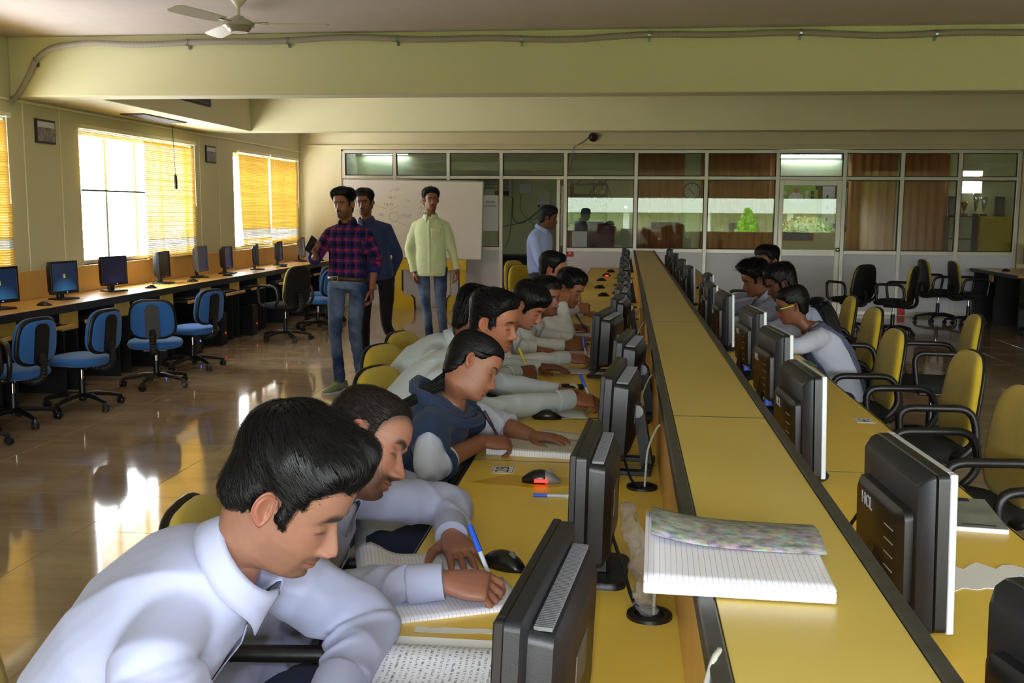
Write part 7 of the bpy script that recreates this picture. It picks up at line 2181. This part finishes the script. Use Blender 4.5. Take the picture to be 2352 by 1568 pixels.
# black and white pouch, flat black tablet, eraser
e = empty('pouch', (-.27, 4.52, .75), .2, 'black and white fabric pouch with a strap beside the pulled forward monitor', 'pouch')
MB().rings([[(x, y * s_, z + .012) for y, z in [(.045 * math.cos(a), .012 * math.sin(a) * s_) for a in [2 * PI * k / 14 for k in range(14)]]] for x, s_ in ((-.1, .3), (-.08, .85), (-.02, 1), (.05, 1.05), (.09, .8), (.105, .25))]).build('bag', MT['cloth_black'], e, smooth='all')
for q in (-.07, .03): MB().rings([[(x, y * s_, z + .0125) for y, z in [(.0455 * math.cos(a), .0127 * math.sin(a) * s_) for a in [2 * PI * k / 14 for k in range(14)]]] for x, s_ in ((q, .95), (q + .02, 1.0), (q + .035, 1.02))]).build('white_patch', MT['plastic_white'], e, smooth='all')
MB().tube(spline([(-.09, .02, .02), (-.16, .04, .03), (-.22, .02, .06), (-.26, -.02, .07)], 5), .004, 6).build('strap', MT['cable_black'], e, smooth='all')
MB().box2((-.02, -.012, 0), (.02, .012, .014), .003).build('eraser', MT['plastic_white'], None, loc=(.72, 5.55, .75), rz=.2, label='white eraser on the right bench near the ponytail girl', cat='eraser')
# right bench papers
e = empty('magazine', (.915, 2.74, .75), -.12, 'magazine with a black and white cover beside the large HCL monitor', 'magazine')
MB().box2((-.10, -.14, 0), (.075, .14, .012), .001).build('page_block', MT['page_edge'], e)
MB().box2((-.10, -.14, .012), (.075, .14, .0128)).build('cover', mat('cover_grey', (128, 132, 128), .45, var=.45, vscale=9), e)
MB().box2((-.09, .105, .0128), (.03, .138, .0134)).build('title_band', MT['ink'], e); text_mesh('9 A', .026, MT['paper'], 'lettering', e, frameM((-.02, .122, .0135), (-1, 0, 0), (0, -1, 0)), .0003)
MB().box2((-.03, -.12, .0128), (.05, -.11, .0132)).build('caption_bar', MT['ink'], e)
torn(.83, 2.27, .30, .15, .1, 'large torn white sheet beside the large HCL monitor', 9)
sheet('loose_sheet', .77, 7.05, .7515, .2, .24, .3, 'paper', 'white sheet under the curly haired man\'s hand'); sheet('loose_sheet', .73, 6.0, .7515, .2, .22, .1, 'paper', 'sheet before the ponytail girl')
mat('green_card', (80, 130, 90), .6); sheet('folder', .93, 5.5, .7515, .16, .22, .0, 'green_card', 'green card sheet on the right bench edge', cat='folder')
# keyboards
def keyboard_proto():
    e = empty('keyboard')
    MB().box2((-.075, -.22, 0), (.075, .22, .016), .004).build('case', MT['plastic_black'], e)
    m = MB()
    for r in range(6):
        for k in range(18):
            m.box((-.058 + r * .0225, -.2 + k * .0235, .018), (.018, .019, .008), .0025)
    m.build('keys', MT['plastic_dark'], e, kind='stuff')
    return e
KB = keyboard_proto()
def keyboard(x, y, z, rz, label, group='keyboards on pull-out trays'):
    c = place(KB, (x, y, z), rz, label, group); c['category'] = 'keyboard'
keyboard(-.52, 3.27, .633, 0, 'black keyboard on the tray below the number 28'); keyboard(-.52, 4.24, .633, 0, 'keyboard on the tray before the moustached man')
keyboard(.97, 3.62, .676, PI, 'keyboard on the tray below the number 34'); keyboard(.97, 4.62, .676, PI, 'keyboard on the tray nearer the ponytail girl')
for k, lab in ((1, 'keyboard on the counter tray at the left edge'), (2, 'keyboard on the counter tray behind the sideways blue chair'), (3, 'keyboard on the counter tray left of the blue chair turned away'), (5, 'keyboard on the tray right of the pushed in blue chair'), (6, 'keyboard on the tray over the black tower'), (7, 'keyboard on the tray left of the lone armchair'), (8, 'keyboard on the tray behind the lone armchair')):
    y = (fy[k] + fy[k + 1]) / 2; dx = [.0, .07, .06, .0, -.05, .1, .12, .1, .12, .05, 0][k]
    keyboard(XL + .45 + dx, y, .593, 0, lab, 'keyboards on the wall counter')
hide_proto(KB)
keyboard_on = None
# cables rising from the grommets
for i, y in enumerate(GY[1:7]):
    cable('network_cable', [(.07, y + .005, .752), (.072, y + .01, .80), (.078, y + .03, .86), (.10, y + .06, .91), (.113, y + .07, .925)], .0035, 'cable_light', ['pale cable rising from the near desk hole by the plastic bag', 'pale cable rising from the desk hole behind the silver backed mouse', 'pale cable rising from the third desk hole', 'pale cable rising from the fourth desk hole', 'pale cable rising from the fifth desk hole', 'pale cable rising from the sixth desk hole'][i], 'pale cables from the desk holes')
    cable('monitor_cable', [(-.02, y + .2, .86), (.01, y + .12, .80), (.03, y + .04, .765), (.055, y - .005, .752)], .0042, 'cable_black', ['black cable from the plastic bag monitor into the desk hole', 'black cable from the first frame stand into the desk hole', 'black cable from the second frame stand into the desk hole', 'black cable behind the pulled forward monitor', 'black cable behind the fifth monitor', 'black cable behind the sixth monitor'][i], 'black monitor cables')
cable('network_cable', [(.06, .99, .76), (.07, 1.05, .86), (.09, 1.12, .95), (.115, 1.2, 1.0), (.128, 1.24, 1.003)], .0042, 'cable_light', 'pale grey cable crossing the shelf edge at the bottom of the picture', 'pale cables from the desk holes')
for k, y in enumerate((2.35, 3.35, 4.3, 5.2)):
    cable('monitor_cable', [(.53, y - .1, .90), (.50, y - .05, .82), (.47, y, .765), (.462, y + .0, .752)], .0042, 'cable_black', ['black cable behind the large HCL monitor', 'black cable behind the second silver-fronted monitor', 'black cable behind the third silver-fronted monitor', 'black cable behind the ponytail girl\'s monitor'][k], 'black monitor cables on the right side')
# crumpled plastic bag
glassmat('plastic_film', (.93, .93, .92), .09, .25)
pl, nt, b = newmat('film'); b.inputs['Base Color'].default_value = (.72, .70, .68, 1); b.inputs['Roughness'].default_value = .18; b.inputs['Alpha'].default_value = .24
e = empty('plastic_bag', (.0, 2.12, .75), 0, 'crumpled clear plastic bag draped behind the monitor into the desk hole', 'plastic bag')
pts = spline([(.015, .26, .10), (.02, .20, .09), (.035, .12, .06), (.05, .05, .035), (.055, -.05, .03), (.05, -.12, .02), (.06, -.165, .006)], 8)
rs_ = np.random.RandomState(2); rings = []
for i, p in enumerate(pts):
    w0 = .014 + .010 * math.sin(PI * i / len(pts)) + .003 * math.sin(i * .55)
    rings.append([(p.x + math.cos(a) * w0 * (1 + .10 * rs_.normal() + .22 * math.sin(3 * a + i * .4)), p.y + .01 * rs_.normal(), max(.002, p.z + math.sin(a) * w0 * .8 * (1 + .10 * rs_.normal() + .22 * math.sin(3 * a + i * .4)))) for a in [2 * PI * k / 18 for k in range(18)]])
m = MB(); m.rings(rings); m.build('film', pl, e, smooth='all')
# monitor printouts on the pulled monitor
e = empty('wall_board', (-4.95, 15.92, .75), 0, 'low white board standing on the counter end in the far corner', 'board')
MB().box2((-.22, 0, 0), (.42, .02, .24), .003).build('panel', MT['panel_white'], e)
for k in range(4): MB().box2((-.22, -.004, .03 + k * .055), (.42, 0, .034 + k * .055)).build('groove', MT['plastic_grey'], e)
# ------------------------------------------------------------------ outdoors behind the camera, mirrored in the glass
mat('lawn', (104, 140, 60), .9, var=.25, vscale=.8); mat('facade', (214, 206, 178), .8); mat('fascia_white', (246, 246, 244), .7); mat('leaf_light', (124, 176, 52), .8, var=.3, vscale=9); mat('leaf_pink', (138, 156, 96), .8, var=.4, vscale=14)
MB().box2((-40, -45, -.7), (40, YK - .15, -.6)).build('ground', MT['lawn'], kind='structure')
e = empty('outdoor_building', (4, -22, -.6), 0, 'white canopied building across the lawn, mirrored in the partition glass', 'building')
MB().box2((-22, -6, 0), (22, 0, 2.1)).build('wall', MT['facade'], e)
MB().box2((-23, -7, 2.1), (23, 3, 2.95)).build('canopy', MT['fascia_white'], e)
for k in range(-5, 6):
    MB().box2((k * 4 - .15, 2.4, 0), (k * 4 + .15, 2.7, 2.1)).build('column', MT['fascia_white'], e)
    w_ = MB().box2((k * 4 + 1.2, 0, .5), (k * 4 + 2.9, .06, 1.7)).build('window', MT['panel_white'], e)
    MB().box2((k * 4 + 1.3, .06, .6), (k * 4 + 2.8, .08, 1.6)).build('pane', MT['plastic_grey'], w_)
def bush(x, y, w, h, m_, label, cone):
    e = empty('garden_bush', (x, y, -.6), 0, label, 'bush', 'bushes on the lawn'); rs = np.random.RandomState(int(x * 10)); m = MB()
    for _ in range(900):
        a = rs.uniform(0, 2 * PI); t = rs.uniform(0, 1); r = w / 2 * ((1 - t) ** .8 + .05 if cone else math.sqrt(max(0, 1 - (2 * t - 1) ** 2))); r *= rs.uniform(.85, 1.05)
        c = Vector((math.cos(a) * r, math.sin(a) * r, .15 + h * t)); d = Vector(rs.normal(size=3)).normalized() * .07; n2 = d.orthogonal().normalized() * .05
        m.add([tuple(c - d), tuple(c + n2), tuple(c + d), tuple(c - n2)], [(0, 1, 2, 3)])
    m.build('foliage', MT[m_], e, kind='stuff')
    rg = []
    for t in (0, .1, .3, .5, .7, .9, 1): rr_ = w * .45 * ((1 - t) ** .8 + .03 if cone else math.sqrt(max(.02, 1 - (2 * t - 1) ** 2))); rg.append([(rr_ * math.cos(a), rr_ * math.sin(a), .15 + h * t * .96) for a in [2 * PI * k / 14 for k in range(14)]])
    m = MB(); m.rings(rg); m.build('core', MT[m_], e, smooth='all')
    MB().tube([(0, 0, 0), (0, 0, .3)], .05, 8).build('stem', MT['wood_dark'], e)
bush(4.75, -9, 1.7, 2.15, 'leaf_light', 'pointed bright green bush mirrored in the glass', True); bush(7.0, -9, 2.3, 1.85, 'leaf_pink', 'round flowering bush mirrored in the glass', False)
